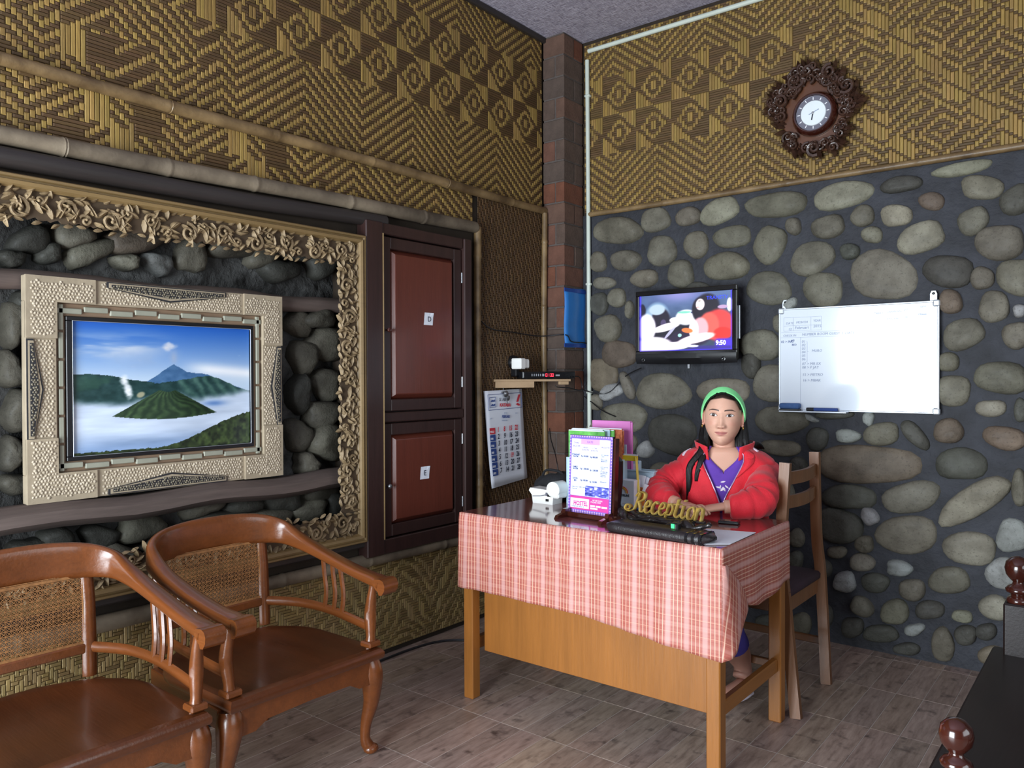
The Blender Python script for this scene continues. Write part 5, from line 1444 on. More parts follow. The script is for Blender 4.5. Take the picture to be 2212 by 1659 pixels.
class CG:
    def __init__(self): self.v = []; self.uv = []; self.f = []
    def grid(self, fn, nu, nv):
        o = len(self.v)
        for j in range(nv + 1):
            for i in range(nu + 1):
                p, t = fn(i / nu, j / nv); self.v.append(tuple(p)); self.uv.append(t)
        for j in range(nv):
            for i in range(nu):
                a = o + j * (nu + 1) + i; self.f.append((a, a + 1, a + nu + 2, a + nu + 1))
    def build(self, name, m, parent=None, thick=.0016, loc=(0, 0, 0)):
        me = bpy.data.meshes.new(name); me.from_pydata([tuple(np.array(p) - np.array(loc)) for p in self.v], [], self.f)
        uvl = me.uv_layers.new(name='uv')
        for lp in me.loops: uvl.data[lp.index].uv = self.uv[lp.vertex_index]
        me.materials.append(MT[m]); me.polygons.foreach_set('use_smooth', [True] * len(me.polygons))
        bm = bmesh.new(); bm.from_mesh(me); bmesh.ops.remove_doubles(bm, verts=bm.verts, dist=.0004); bmesh.ops.recalc_face_normals(bm, faces=bm.faces); bm.to_mesh(me); bm.free()
        me.update()
        o = bpy.data.objects.new(name, me); COL.objects.link(o); o.parent = parent; o.location = loc
        s = o.modifiers.new('t', 'SOLIDIFY'); s.thickness = thick; s.offset = 0
        return o
cx0, cx1, cyf, cyb, cz = DX0_ - .004, DX1_ + .004, DY0_ - .004, DY1_ + .002, DZ + .0016
cl = CG()
cl.grid(lambda s, t: ((lerp(cx0, cx1, s), lerp(cyf, cyb, t), cz), (lerp(cx0, cx1, s), lerp(cyf, cyb, t))), 30, 16)
def front(s, t):
    x = lerp(cx0, cx1, s); zb = lerp(.452, .448, min(s / .5, 1)) if s < .5 else lerp(.448, .392, (s - .5) / .5)
    z = lerp(cz, zb, t)
    amp = t * (.006 + .003 * math.sin(s * 40))
    fold = amp * (.5 + .5 * math.sin(s * 46 + 1.6 * math.sin(s * 9))) * (1 - sstep(.9, 1.0, s)) + .006 * t * math.sin(s * 7 + 2) ** 2 * (1 - sstep(.9, 1.0, s))
    wr = .003 * math.exp(-((t - .28 - .5 * (s - .25)) / .07) ** 2) * (1 if .1 < s < .5 else 0)
    y = cyf - .004 * min(1, t * 12) - fold - wr
    if s > .999: x += .003 * min(1, t * 12)
    return ((x, y, z), (x, cyf - (cz - z)))
cl.grid(front, 150, 26)
def right(s, t):
    y = lerp(cyf, cyb, s); zb = .545 - .030 * math.sin(PI * min(1, max(0, (s - .25) / .6))) - .012 * s
    z = lerp(cz, zb, t); y -= .004 * min(1, t * 12) * max(0, 1 - s * 30)
    x = cx1 + .003 * min(1, t * 12) + t * .010 * (.5 + .5 * math.sin(s * 17 + 1)) * sstep(.03, .15, s)
    return ((x, y, z), (cx1 + (cz - z), y))
cl.grid(right, 40, 16)
def left(s, t):
    y = lerp(cyf, cyb, s); z = lerp(cz, .50, t)
    return ((cx0 - .003 * min(1, t * 12) - t * .008 * (.5 + .5 * math.sin(s * 20)), y, z), (cx0 - (cz - z), y))
cl.grid(left, 30, 12)
def flap(s, t):
    # the surplus of the front drop, folded round the corner and hanging as a point
    z = lerp(.70, .392, t); wdt = .012 + .165 * math.sin(min(1, t * 1.25) * PI * .55) * (1 - .55 * max(0, t - .72) / .28)
    y = cyf + wdt * s; x = cx1 + (.012 + .016 * math.sin(s * PI) * t + .006 * t) * min(1, s * 5 + .1)
    z2 = z + .055 * s * t * 1.0
    return ((x, y - .004 * (1 - s), z2), (cx1 + wdt * s * .7 + .3 * t * .1, cyf - (cz - z2) + wdt * s * .7))
cl.grid(flap, 12, 20)
cloth = cl.build('tablecloth', 'plaid', loc=(1.16, -1.29, .39))
MB().box(((cx0 + cx1) / 2, (cyf + cyb) / 2, cz + .0010), (cx1 - cx0 - .010, cyb - cyf - .010, .0012)).build('vinyl_top', 'vinyl', cloth)
tag(cloth, 'salmon checked cloth under glossy clear plastic, draped over the reception desk', 'tablecloth')
ZT = cz + .0017      # what stands on the cloth

# ---- rate card in its wooden stand
ry = -1.40
rc = thing('rate_card_stand', 'printed hostel rate card standing in a dark wooden holder on the desk', 'rate card', (1.10, ry, ZT))
rx0, rx1 = RW(1225, 1030, ry)[0], RW(1321, 1030, ry)[0]
rz0, rz1 = ZT + .020, (RW(1225, 940, ry)[2] + RW(1334, 945, ry)[2]) / 2
lean = .06
RU = Vector((1, -.06, 0)).normalized(); RV = Vector((-.0, lean, 1)).normalized(); RN = RU.cross(RV)
RO = Vector((rx0, ry + .006, rz0)); RWd, RHt = rx1 - rx0, rz1 - rz0
Rm = Matrix((RU, -RN, RV)).transposed()
pt = lambda a, b, d=0: RO + RU * (a * RWd) + RV * (b * RHt) + RN * d
def rbox(nm, m, a0, a1, b0, b1, d0, d1, ch=0, par=rc):
    c = pt((a0 + a1) / 2, (b0 + b1) / 2, (d0 + d1) / 2)
    return MB().box(c, ((a1 - a0) * RWd, abs(d1 - d0), (b1 - b0) * RHt), ch=ch, mat=Rm).build(nm, m, par)
rbox('holder_back', 'black_gloss', -.01, 1.01, -.005, 1.005, -.012, -.001, .001)
rbox('holder_edge', 'darkwood_red', 1.012, 1.060, -.005, .985, -.028, -.001, .002)
rbox('card', 'violet', 0, 1, 0, 1, -.001, .0006)
# zigzag border triangles
tri = MB()
def tr(a, b, da, db, s): tri.add([pt(a, b, .0009), pt(a + da, b + db, .0009), pt(a + da * .5 + db * s, b + db * .5 + da * s * RWd / RHt, .0009)], [(0, 1, 2)])
for k in range(26):
    b = k / 26
    for a in (.006, .994): tri.add([pt(a, b, .0009), pt(a, b + .026, .0009), pt(a + (.03 if a < .5 else -.03), b + .013, .0009)], [(0, 1, 2)])
for k in range(18):
    a = k / 18
    for b in (.004, .996): tri.add([pt(a, b, .0009), pt(a + .04, b, .0009), pt(a + .02, b + (.022 if b < .5 else -.022), .0009)], [(0, 1, 2)])
tri.build('border_pattern', 'lilac', rc, fix=False)
rbox('white_field', 'paper', .05, .95, .21, .955, .0006, .0012)
rbox('rate_heading', 'light_pink', .27, .71, .885, .955, .0012, .0016)
rbox('contact_field', 'magenta', .05, .95, .03, .205, .0006, .0013)
rbox('logo_field', 'paper', .06, .50, .05, .175, .0013, .0017)
def rt(nm, items, m, **k): return text(nm, [(s, a * RWd, b * RHt, z) for s, a, b, z in items], .01, m, rc, pt(0, 0, .0019), RU, RV, .0003, **k)
rt('headings', [('TYPE', .10, .885, .011), ('ROOM', .09, .845, .011), ('RATE', .42, .905, .012), ('HIGH', .33, .835, .009), ('SEASON', .30, .805, .009), ('LOW', .55, .83, .009), ('SEASON', .51, .80, .009), ('FACILITIES', .74, .85, .009)], 'violet')
rt('rates', [('STANDART', .065, .735, .0095), ('ROOM', .10, .71, .0095), ('Rp 350.000', .285, .72, .0095), ('Rp 400.000', .50, .715, .0095), ('FAMILY', .09, .575, .0095), ('ROOM', .10, .55, .0095), ('Rp 1.300.000', .275, .555, .0095), ('Rp 1.200.000', .495, .545, .0095), ('EXTRA', .10, .425, .0095), ('BED', .125, .395, .0095), ('Rp 100.000', .285, .405, .0095), ('Rp 150.000', .50, .395, .0095)], 'ink_blue', squash=.8, bold=.0002)
rt('small_print', [(s, .745, b, .006) for s, b in (('HOT WATER', .755), ('TOILET', .735), ('TV', .715), ('SINGLE BED', .695), ('BREAKFAST', .675), ('HOT WATER', .60), ('TOILET', .58), ('TV', .56), ('DOUBLE BED', .54), ('BREAKFAST', .52), ('PARKING', .50), ('FREE WIFI', .48), ('BREAKFAST', .41))] + [('CHECK OUT TIME 12.00', .075, .315, .006), ('+TAX 10%', .075, .29, .006)], 'ink_blue')
rt('hostel_name', [('HOSTEL', .135, .085, .024)], 'magenta', bold=.0009, squash=.78)
rt('hostel_line', [('PONDOK WISATA', .09, .058, .008)], 'ink_blue', squash=.9)
rt('contact', [('HP 08123456', .58, .160, .0085), ('PHONE 0335', .54, .135, .0085)], 'ink_white')
for a0_, a1_, b0_ in ((.53, .64, .085), (.66, .77, .083), (.79, .92, .081), (.53, .70, .052)): rbox('text_block', 'ink_white', a0_, a1_, b0_, b0_ + .022, .0013, .0017)
def room_pic(u, v):
    n = vnoise(u, v, 8, 8, 3); c = np.zeros(u.shape + (3,)); c[:] = np.array([86, 92, 190]) + ((n - .5) * 190)[..., None]
    c = over(c, (210, 214, 244), sstep(.6, .75, n)); return over(c, (225, 230, 250), (np.abs(u - .45) < .06) * (np.abs(v - .8) < .12) * 1.0)
print_grid('photo', pt(.40, .215, .0022), RU * (.545 * RWd), RV * (.135 * RHt), 40, 24, room_pic, attr_mat('room_print', 'col', .5), rc)
MB().box((1.095, ry - .012, ZT + .011), (.245, .036, .020), rz=-.06, ch=.004).build('stand_bar', 'darkwood_red', rc)
for xx in (1.000, 1.195):
    mb = MB().prism([(-.075, 0), (.075, 0), (.06, .012), (.025, .018), (.018, .032), (-.018, .032), (-.025, .018), (-.065, .012)], .016, (xx - .008, ry - .018, ZT), (0, 1, 0), (0, 0, 1), (1, 0, 0))
    mb.build('stand_foot', 'darkwood_red', rc)

# ---- gold Reception sign on driftwood, with the dark case in front of it
GU = Vector((.975, -.155, -.0)).normalized(); GV = Vector((0, .10, 1)).normalized()
gp = RW(1352, 1106, -1.405)
sg = thing('reception_sign', 'gold cut-out lettering reading Reception, mounted on twisted black driftwood', 'sign', (gp[0] + .15, -1.46, ZT))
GL = {'R': [[(.35, 1.55), (.22, .9), (.05, .25), (-.22, .0), (-.62, -.04), (-.92, .16), (-.78, .46), (-.48, .42), (-.42, .16), (-.60, .10)], [(.02, 1.25), (.30, 1.62), (.80, 1.55), (.82, 1.12), (.42, .85), (.24, .82)], [(.34, .84), (.55, .42), (.66, .05), (.92, .06), (1.02, .26)]],
      'e': [[(.06, .45), (.46, .60), (.52, .88), (.28, 1.0), (.06, .58), (.14, .08), (.42, 0), (.70, .30)]],
      'c': [[(.56, .82), (.34, 1.0), (.06, .60), (.12, .08), (.40, 0), (.68, .30)]],
      'p': [[(.16, 1.02), (.10, .45), (-.04, -.55)], [(.10, .62), (.34, 1.0), (.58, .74), (.46, .18), (.18, .10)], [(-.16, -.50), (.10, -.58)]],
      't': [[(.30, 1.45), (.20, .75), (.14, .18), (.38, 0), (.66, .30)], [(-.04, 1.0), (.50, 1.06)]],
      'i': [[(.20, 1.0), (.12, .22), (.32, 0), (.56, .28)], [(.26, 1.34), (.29, 1.46)]],
      'o': [[(.42, 1.0), (.10, .70), (.14, .10), (.46, 0), (.68, .48), (.52, .95), (.36, .98)]],
      'n': [[(.10, 1.0), (.08, .5), (.04, 0)], [(.07, .55), (.32, 1.0), (.56, .86), (.56, .3), (.54, 0)]]}
GO = Vector((gp[0] + .040, gp[1] - .008, gp[2] + .010)); GN = GU.cross(GV); gu = .0455; gv = .0440; pen = 0.0
for ch_ in 'Reception':
    mb = MB()
    for stroke in GL[ch_]:
        pts = smooth_path([GO + GU * (pen + (x + .16 * y) * gu) + GV * (y * gv) for x, y in stroke], 5)
        mb.tube(pts, .0032, 8, flat=.012, up=tuple(GN))
    mb.build('letter', 'gold', sg, smooth=50)
    pen += {'R': 1.0, 't': .62, 'i': .58, 'o': .78}.get(ch_, .70) * gu
b0 = Vector((gp[0] + .0, -1.425, ZT + .018))
dr = MB()
dr.tube(smooth_path([b0 + Vector((-.03, .03, .03)), b0 + Vector((0, .012, .008)), b0 + Vector((.05, 0, .004)), b0 + Vector((.14, -.018, .014)), b0 + Vector((.24, -.034, .012)), b0 + Vector((.33, -.048, .002))], 6), [.010 + .006 * math.sin(i * .5) ** 2 for i in range(31)], 8)
dr.build('driftwood_base', 'driftwood', sg, smooth=60)
MB().tube([GO + GU * t_ + Vector((0, .006, -.006)) for t_ in np.linspace(-.03, .30, 8)], .006, 8).build('letter_rail', 'driftwood', sg, smooth=60)
for pts in ([(.0, .01, .03), (.03, -.02, .0), (.10, -.035, -.004), (.19, -.04, .002), (.23, -.05, .018)], [(.02, .02, .04), (.06, .0, .02), (.12, -.012, .024), (.2, -.03, .02), (.3, -.04, .024)], [(.21, -.03, .01), (.25, -.06, .004), (.30, -.066, .010), (.35, -.05, .022), (.36, -.04, .030)]):
    MB().tube(smooth_path([b0 + Vector(p) for p in pts], 6), [.007 + .004 * math.sin(i * .7) ** 2 for i in range(6 * (len(pts) - 1) + 1)], 7).build('driftwood_branch', 'driftwood', sg, smooth=60)
MB().ell(b0 + Vector((.285, -.055, .012)), (.036, .022, .022), Matrix.Rotation(-.3, 3, 'Z') @ Matrix.Rotation(.5, 3, 'Y'), 14, 8).build('driftwood_knot', 'driftwood', sg, smooth=180)
cs = thing('leather_case', 'dark leather case lying along the front edge of the desk', 'case', (1.47, -1.55, ZT))
A0, A1 = Vector((1.262, -1.532, ZT + .019)), Vector((1.672, -1.552, ZT + .019))
dv = (A1 - A0); ln = dv.length; dv.normalize(); pth, sx = [], []
for i in range(15):
    k = i / 14; e = min(1, .35 + 3.2 * min(k, 1 - k) ** .5) if min(k, 1 - k) < .04 else 1
    pth.append(A0 + dv * (ln * k)); sx.append((e, e))
prof = [(-.044, -.018), (.044, -.018), (.050, -.008), (.049, .006), (.040, .015), (-.040, .015), (-.049, .006), (-.050, -.008)]
MB().sweep(pth, prof, (0, 0, 1), scale=sx).build('case_body', 'leather', cs, smooth=50)
for k in (.80, .86, .92): MB().sweep([A0 + dv * (ln * k), A0 + dv * (ln * (k + .022))], [(a * 1.04, b * 1.06) for a, b in prof], (0, 0, 1)).build('strap', 'black_gloss', cs, smooth=40)
led = thing('charger', 'small black charger with a glowing green light behind the leather case', 'charger', (1.505, -1.50, ZT))
p = FL(1452, 1146, ZT + .03)
MB().box((p[0] + .002, p[1] + .020, ZT + .0275), (.03, .03, .055), ch=.005).build('charger_body', 'black', led)
MB().box((p[0], p[1] + .0035, ZT + .044), (.012, .003, .015), ch=.001).build('light', 'led_green', led)
for k, (px, py) in enumerate(((1400, 1133), (1425, 1135))):
    p = FL(px, py, ZT + .003)
    tag(MB().box((p[0], p[1], ZT + .004), (.036, .02, .006), rz=-.25, ch=.001).build('paper_slip', 'light_pink'), ('pink paper slip under the left end of the sign', 'pink paper slip under the middle of the sign')[k], 'paper slip', 'slips under the sign')

# ---- card terminal, bag, folders, brochures, basket
ed = thing('card_terminal', 'white card payment terminal on the far left corner of the desk', 'card terminal', (.745, -1.20, ZT))
mb = MB().prism([(-.055, 0), (.050, 0), (.052, .03), (.062, .052), (.062, .060), (-.07, .064), (-.076, .052), (-.060, .034)], .070, (.752, -1.165, ZT), (1, 0, 0), (0, 0, 1), (0, -1, 0)); mb.build('terminal_body', 'white_plastic', ed)
MB().prism([(.034 * math.cos(t_), .034 * math.sin(t_)) for t_ in np.linspace(0, 2 * PI, 20, endpoint=False)], .074, (.802, -1.163, ZT + .064), (1, 0, 0), (0, 0, 1), (0, -1, 0), ch=.004).build('paper_roll_cover', 'white_plastic', ed, smooth=40)
MB().box((.800, -1.20, ZT + .052), (.064, .070, .05), ch=.006).build('printer_block', 'white_plastic', ed)
MB().box((.775, -1.237, ZT + .018), (.014, .004, .010)).build('port', 'black', ed)
MB().box((.772, -1.237, ZT + .043), (.010, .004, .014), ch=.001).build('jack', 'dial_ring', ed)
MB().tube([Vector((.77, -1.239, ZT + .041)), Vector((.74, -1.242, ZT + .034)), Vector((.70, -1.24, ZT + .03))], .0018, 6).build('cord', 'dial_ring', ed)
bg_ = thing('black_bag', 'black cloth bag on the far left corner of the desk, behind the card terminal', 'bag', (.705, -1.075, ZT))
mb = MB(); vs = []; n = 18
for j, (k, h) in enumerate(((.85, 0), (1.0, .012), (1.02, .05), (.95, .09), (.7, .112), (.35, .118))):
    for i in range(n):
        a = 2 * PI * i / n; w = 1 + .06 * math.sin(3 * a + j)
        vs.append((.705 + .095 * k * w * math.copysign(abs(math.cos(a)) ** .7, math.cos(a)), -1.075 + .072 * k * math.copysign(abs(math.sin(a)) ** .7, math.sin(a)), ZT + h * (1 + .05 * math.sin(2 * a + 1)) - (.02 * (math.cos(a) < -.3) * (j > 2))))
mb.add(vs, [(j * n + i, j * n + (i + 1) % n, (j + 1) * n + (i + 1) % n, (j + 1) * n + i) for j in range(5) for i in range(n)] + [tuple(range(n))[::-1], tuple(5 * n + i for i in range(n))])
mb.build('bag_body', 'black_matte', bg_, smooth=60)
MB().tube(smooth_path([(.64, -1.09, ZT + .085), (.67, -1.10, ZT + .125), (.74, -1.10, ZT + .125), (.77, -1.09, ZT + .10)], 5), .006, 6).build('bag_handle', 'black_matte', bg_, smooth=60)
# standing in a row: pink folder at the back, green and red booklets in an acrylic holder in front of it
pf = thing('pink_folder', 'pink card folder standing upright behind the booklet holder', 'folder', (.97, -1.06, ZT))
for k in range(2): MB().box((.972, -1.035 + .006 * k, ZT + .178), (.190, .003, .352), mat=Matrix.Rotation(.03 - .04 * k, 3, 'X'), ch=.001).build('cover', 'pink', pf)
MB().tube([(1.068, -1.032, ZT + .005), (1.068, -1.032, ZT + .35)], .006, 8).build('spine', 'pink', pf, smooth=60)
hd = thing('booklet_holder', 'clear acrylic holder behind the rate card', 'holder', (.95, -1.13, ZT))
bx0, bx1 = RW(1229, 940, -1.15)[0], RW(1336, 940, -1.15)[0]
MB().box(((bx0 + bx1) / 2, -1.165, ZT + .10), (bx1 - bx0, .004, .20)).build('front_wall', 'blue_clear', hd)
MB().box(((bx0 + bx1) / 2, -1.085, ZT + .13), (bx1 - bx0, .004, .26)).build('back_wall', 'blue_clear', hd)
MB().box(((bx0 + bx1) / 2, -1.125, ZT + .003), (bx1 - bx0, .080, .006)).build('base', 'blue_clear', hd)
for xx in (bx0, bx1): MB().box((xx, -1.125, ZT + .10), (.004, .084, .20)).build('side_wall', 'blue_clear', hd)
ztop = RW(1230, 928, -1.15)[2]
bl_ = [('green', -1.155, 0, .76, 'green tour booklet at the front of the acrylic holder', .0), ('green', -1.143, .02, .70, 'green tour booklet second from the front of the acrylic holder', .003), ('blue_clear', -1.131, .01, .80, 'pale blue booklet in the middle of the acrylic holder', .006),
       ('green', -1.119, .05, .86, 'green booklet behind the pale blue one in the holder', .004), ('red_print', -1.107, .30, .985, 'red patterned booklet at the back of the acrylic holder', .010), ('red_print', -1.097, .62, .99, 'narrow red booklet at the right end of the acrylic holder', .002)]
for m, y, a, b, lab, dz in bl_:
    w_ = (b - a) * (bx1 - bx0) - .006; z1 = ztop + dz
    t = thing('booklet', lab, 'booklet', ((bx0 + (a + b) / 2 * (bx1 - bx0)), y, ZT + .006), 'booklets in the acrylic holder')
    cxm = bx0 + (a + b) / 2 * (bx1 - bx0)
    MB().box((cxm, y, (ZT + .006 + z1) / 2), (w_, .006, z1 - ZT - .006), ch=.001).build('cover', m, t)
    MB().box((cxm, y, z1 - .001), (w_ - .004, .0075, .004), ch=.0005).build('page_block', 'paper', t)
bp = thing('desk_phone', 'black cordless phone with a green light standing behind the rate card', 'phone', (1.10, -1.20, ZT))
p = RW(1329, 1020, -1.20)
MB().sweep([(p[0], -1.20, ZT + .0), (p[0], -1.20, ZT + .03), (p[0] + .002, -1.195, ZT + .12), (p[0], -1.19, ZT + .20), (p[0] - .004, -1.185, ZT + .215)], [(-.022, -.016), (.022, -.016), (.028, 0), (.022, .016), (-.022, .016), (-.028, 0)], (0, -1, 0), scale=[(1.1, 1.1), (.8, .9), (1, 1), (1, 1), (.6, .6)]).build('handset', 'black', bp, smooth=40)
MB().box((p[0], -1.20, ZT + .008), (.07, .07, .016), ch=.005).build('cradle', 'black', bp)
MB().box((p[0] + .012, -1.214, ZT + .145), (.006, .004, .004)).build('light', 'led_green', bp)
MB().tube([(p[0] - .012, -1.19, ZT + .21), (p[0] - .012, -1.19, ZT + .245)], .005, 8).build('aerial', 'black', bp, smooth=60)
yb = thing('brochure_stand', 'yellow-framed brochure display leaning beside the phone', 'display', (1.12, -1.10, ZT))
Y = lambda px, py: RW(px, py, -1.10)
e0, e1, e2 = Y(1338, 984), Y(1376, 987), Y(1388, 1056)
fm = MB()
fm.box(((e0[0] + e1[0]) / 2, -1.10, e0[2] - .008), (e1[0] - e0[0] + .006, .010, .022), ch=.002)
fm.tube([(e1[0] - .004, -1.10, e1[2]), (e2[0] - .004, -1.115, ZT + .004)], .008, 4, flat=.006)
fm.tube([(e0[0] + .004, -1.10, e0[2]), (e0[0] + .012, -1.115, ZT + .004)], .008, 4, flat=.006)
fm.build('yellow_frame', 'yellow', yb)
MB().box(((e0[0] + e1[0]) / 2 + .002, -1.098, e0[2] + .006), (e1[0] - e0[0], .004, .006)).build('top_edge', 'paper', yb)
bx_ = thing('carton', 'small white carton with a rainbow arc logo and the letters PERLINE', 'box', (1.09, -1.14, ZT))
g0, g1 = RW(1340, 1030, -1.14)[0], RW(1370, 1030, -1.14)[0]
MB().box(((g0 + g1) / 2, -1.115, ZT + .060), (g1 - g0, .05, .120), ch=.002).build('carton_body', 'paper', bx_)
for k, (m, r) in enumerate((('ink_red', .026), ('yellow', .022), ('orange', .018))):
    MB().tube([(g0 + .010 + r * math.cos(a), -1.1415, ZT + .066 + r * math.sin(a)) for a in np.linspace(.0, 1.9, 10)], .0016, 4).build('arc', m, bx_)
text('lettering', 'PERLINE', .014, 'ink', bx_, (g0 + .002, -1.1405, ZT + .052), (1, 0, 0), (0, 0, 1), .0004, squash=.8, bold=.0003)
text('bottom_line', '_____', .010, 'ink_red', bx_, (g0 + .006, -1.1405, ZT + .024), (1, 0, 0), (0, 0, 1), .0004)
def leaflet(nm, lab, px, py, w, h, tilt, m, y, m2='paper', fan=.0):
    p = RW(px, py, y); t = thing('leaflet', lab, 'leaflet', (p[0], y, ZT), 'leaflets in front of the basket')
    Rm_ = Matrix.Rotation(tilt, 3, 'Y') @ Matrix.Rotation(-.22, 3, 'X')
    hh = p[2] - ZT
    c = Vector((p[0] - math.sin(-tilt) * h * .0, y, ZT + .004 + h / 2 * math.cos(tilt) + abs(math.sin(tilt)) * w / 2))
    MB().box(c, (w, .003, h), mat=Rm_, ch=.0008).build('sheet', m2, t)
    MB().box(c + Rm_ @ Vector((0, -.0021, -h * .15)), (w * .9, .001, h * .55), mat=Rm_).build('print', m, t)
leaflet('a', 'orange printed leaflet leaning beside the yellow frame', 1381, 1025, .034, .130, .10, 'orange', -1.075)
leaflet('b', 'white folded leaflet leaning between the orange leaflets', 1386, 1025, .036, .124, .22, 'lilac', -1.062)
leaflet('c', 'white and orange leaflet nearest the red sleeve', 1391, 1035, .030, .095, .26, 'orange', -1.088)
leaflet('d', 'plain white leaflet behind the orange leaflets', 1384, 1010, .040, .138, .16, 'paper', -1.048)
bk = thing('plastic_basket', 'pale blue translucent plastic basket at the back of the desk', 'basket', (1.122, -1.018, ZT))
bxc, byc = 1.105, -1.015
def bask(zt, k): return [(bxc + a * lerp(.040, .072, zt / .15) * k, byc + b * lerp(.016, .026, zt / .15) * k, ZT + zt) for a, b in ((-1, -1), (1, -1), (1, 1), (-1, 1))]
lo, hi = bask(.004, 1), bask(.148, 1)
for i in range(4):
    o = MB().add([lo[i], lo[(i + 1) % 4], hi[(i + 1) % 4], hi[i]], [(0, 1, 2, 3)]).build('wall', 'blue_clear', bk); o.modifiers.new('t', 'SOLIDIFY').thickness = .002
MB().prism([(p[0], p[1]) for p in lo], .004, (0, 0, ZT), (1, 0, 0), (0, 1, 0), (0, 0, 1)).build('base', 'blue_clear', bk)
mb = MB()
for i in range(4): mb.tube([hi[i], hi[(i + 1) % 4]], .004, 6)
mb.build('rim', 'blue_clear', bk)
bc = thing('white_pack', 'white boxed pack standing in the pale blue basket', 'pack', (bxc - .02, byc, ZT + .006))
MB().box((bxc - .022, byc, ZT + .098), (.038, .018, .180), ch=.003).build('pack_body', 'blue_clear', bc); MB().box((bxc - .022, byc - .0105, ZT + .150), (.030, .002, .05), ch=.0005).build('pack_label', 'paper', bc)
pp = thing('note_paper', 'white sheets of paper on the desk at the person\'s elbow', 'paper', (1.62, -1.32, ZT))
c4 = [FL(*q_, ZT) for q_ in ((1525, 1143), (1630, 1151), (1575, 1176), (1500, 1176))]
for k in range(3): MB().prism([(c4[i][0] + .004 * k, c4[i][1] - .004 * k) for i in range(4)], .0012, (0, 0, ZT + .0014 * k), (1, 0, 0), (0, 1, 0), (0, 0, 1)).build('sheet', 'paper', pp)
p = FL(1575, 1131, ZT)
ph_ = thing('mobile_phone', 'black mobile phone lying by the red cuff', 'phone', (p[0], p[1], ZT)); MB().box((p[0], p[1], ZT + .006), (.075, .04, .011), rz=.2, ch=.003).build('phone_body', 'black', ph_); MB().box((p[0], p[1], ZT + .0118), (.062, .034, .0008), rz=.2).build('glass', 'black_gloss', ph_)
p = (1.165, -1.17, ZT)
pn = thing('pen_tray', 'black pen tray lying behind the gold sign', 'tray', (p[0], p[1], ZT)); MB().box((p[0], p[1], ZT + .006), (.085, .03, .010), rz=-.1, ch=.004).build('tray_body', 'black', pn); MB().tube([(p[0] - .04, p[1], ZT + .014), (p[0] + .045, p[1] - .006, ZT + .014)], .0035, 6).build('pen', 'ink_blue', pn)

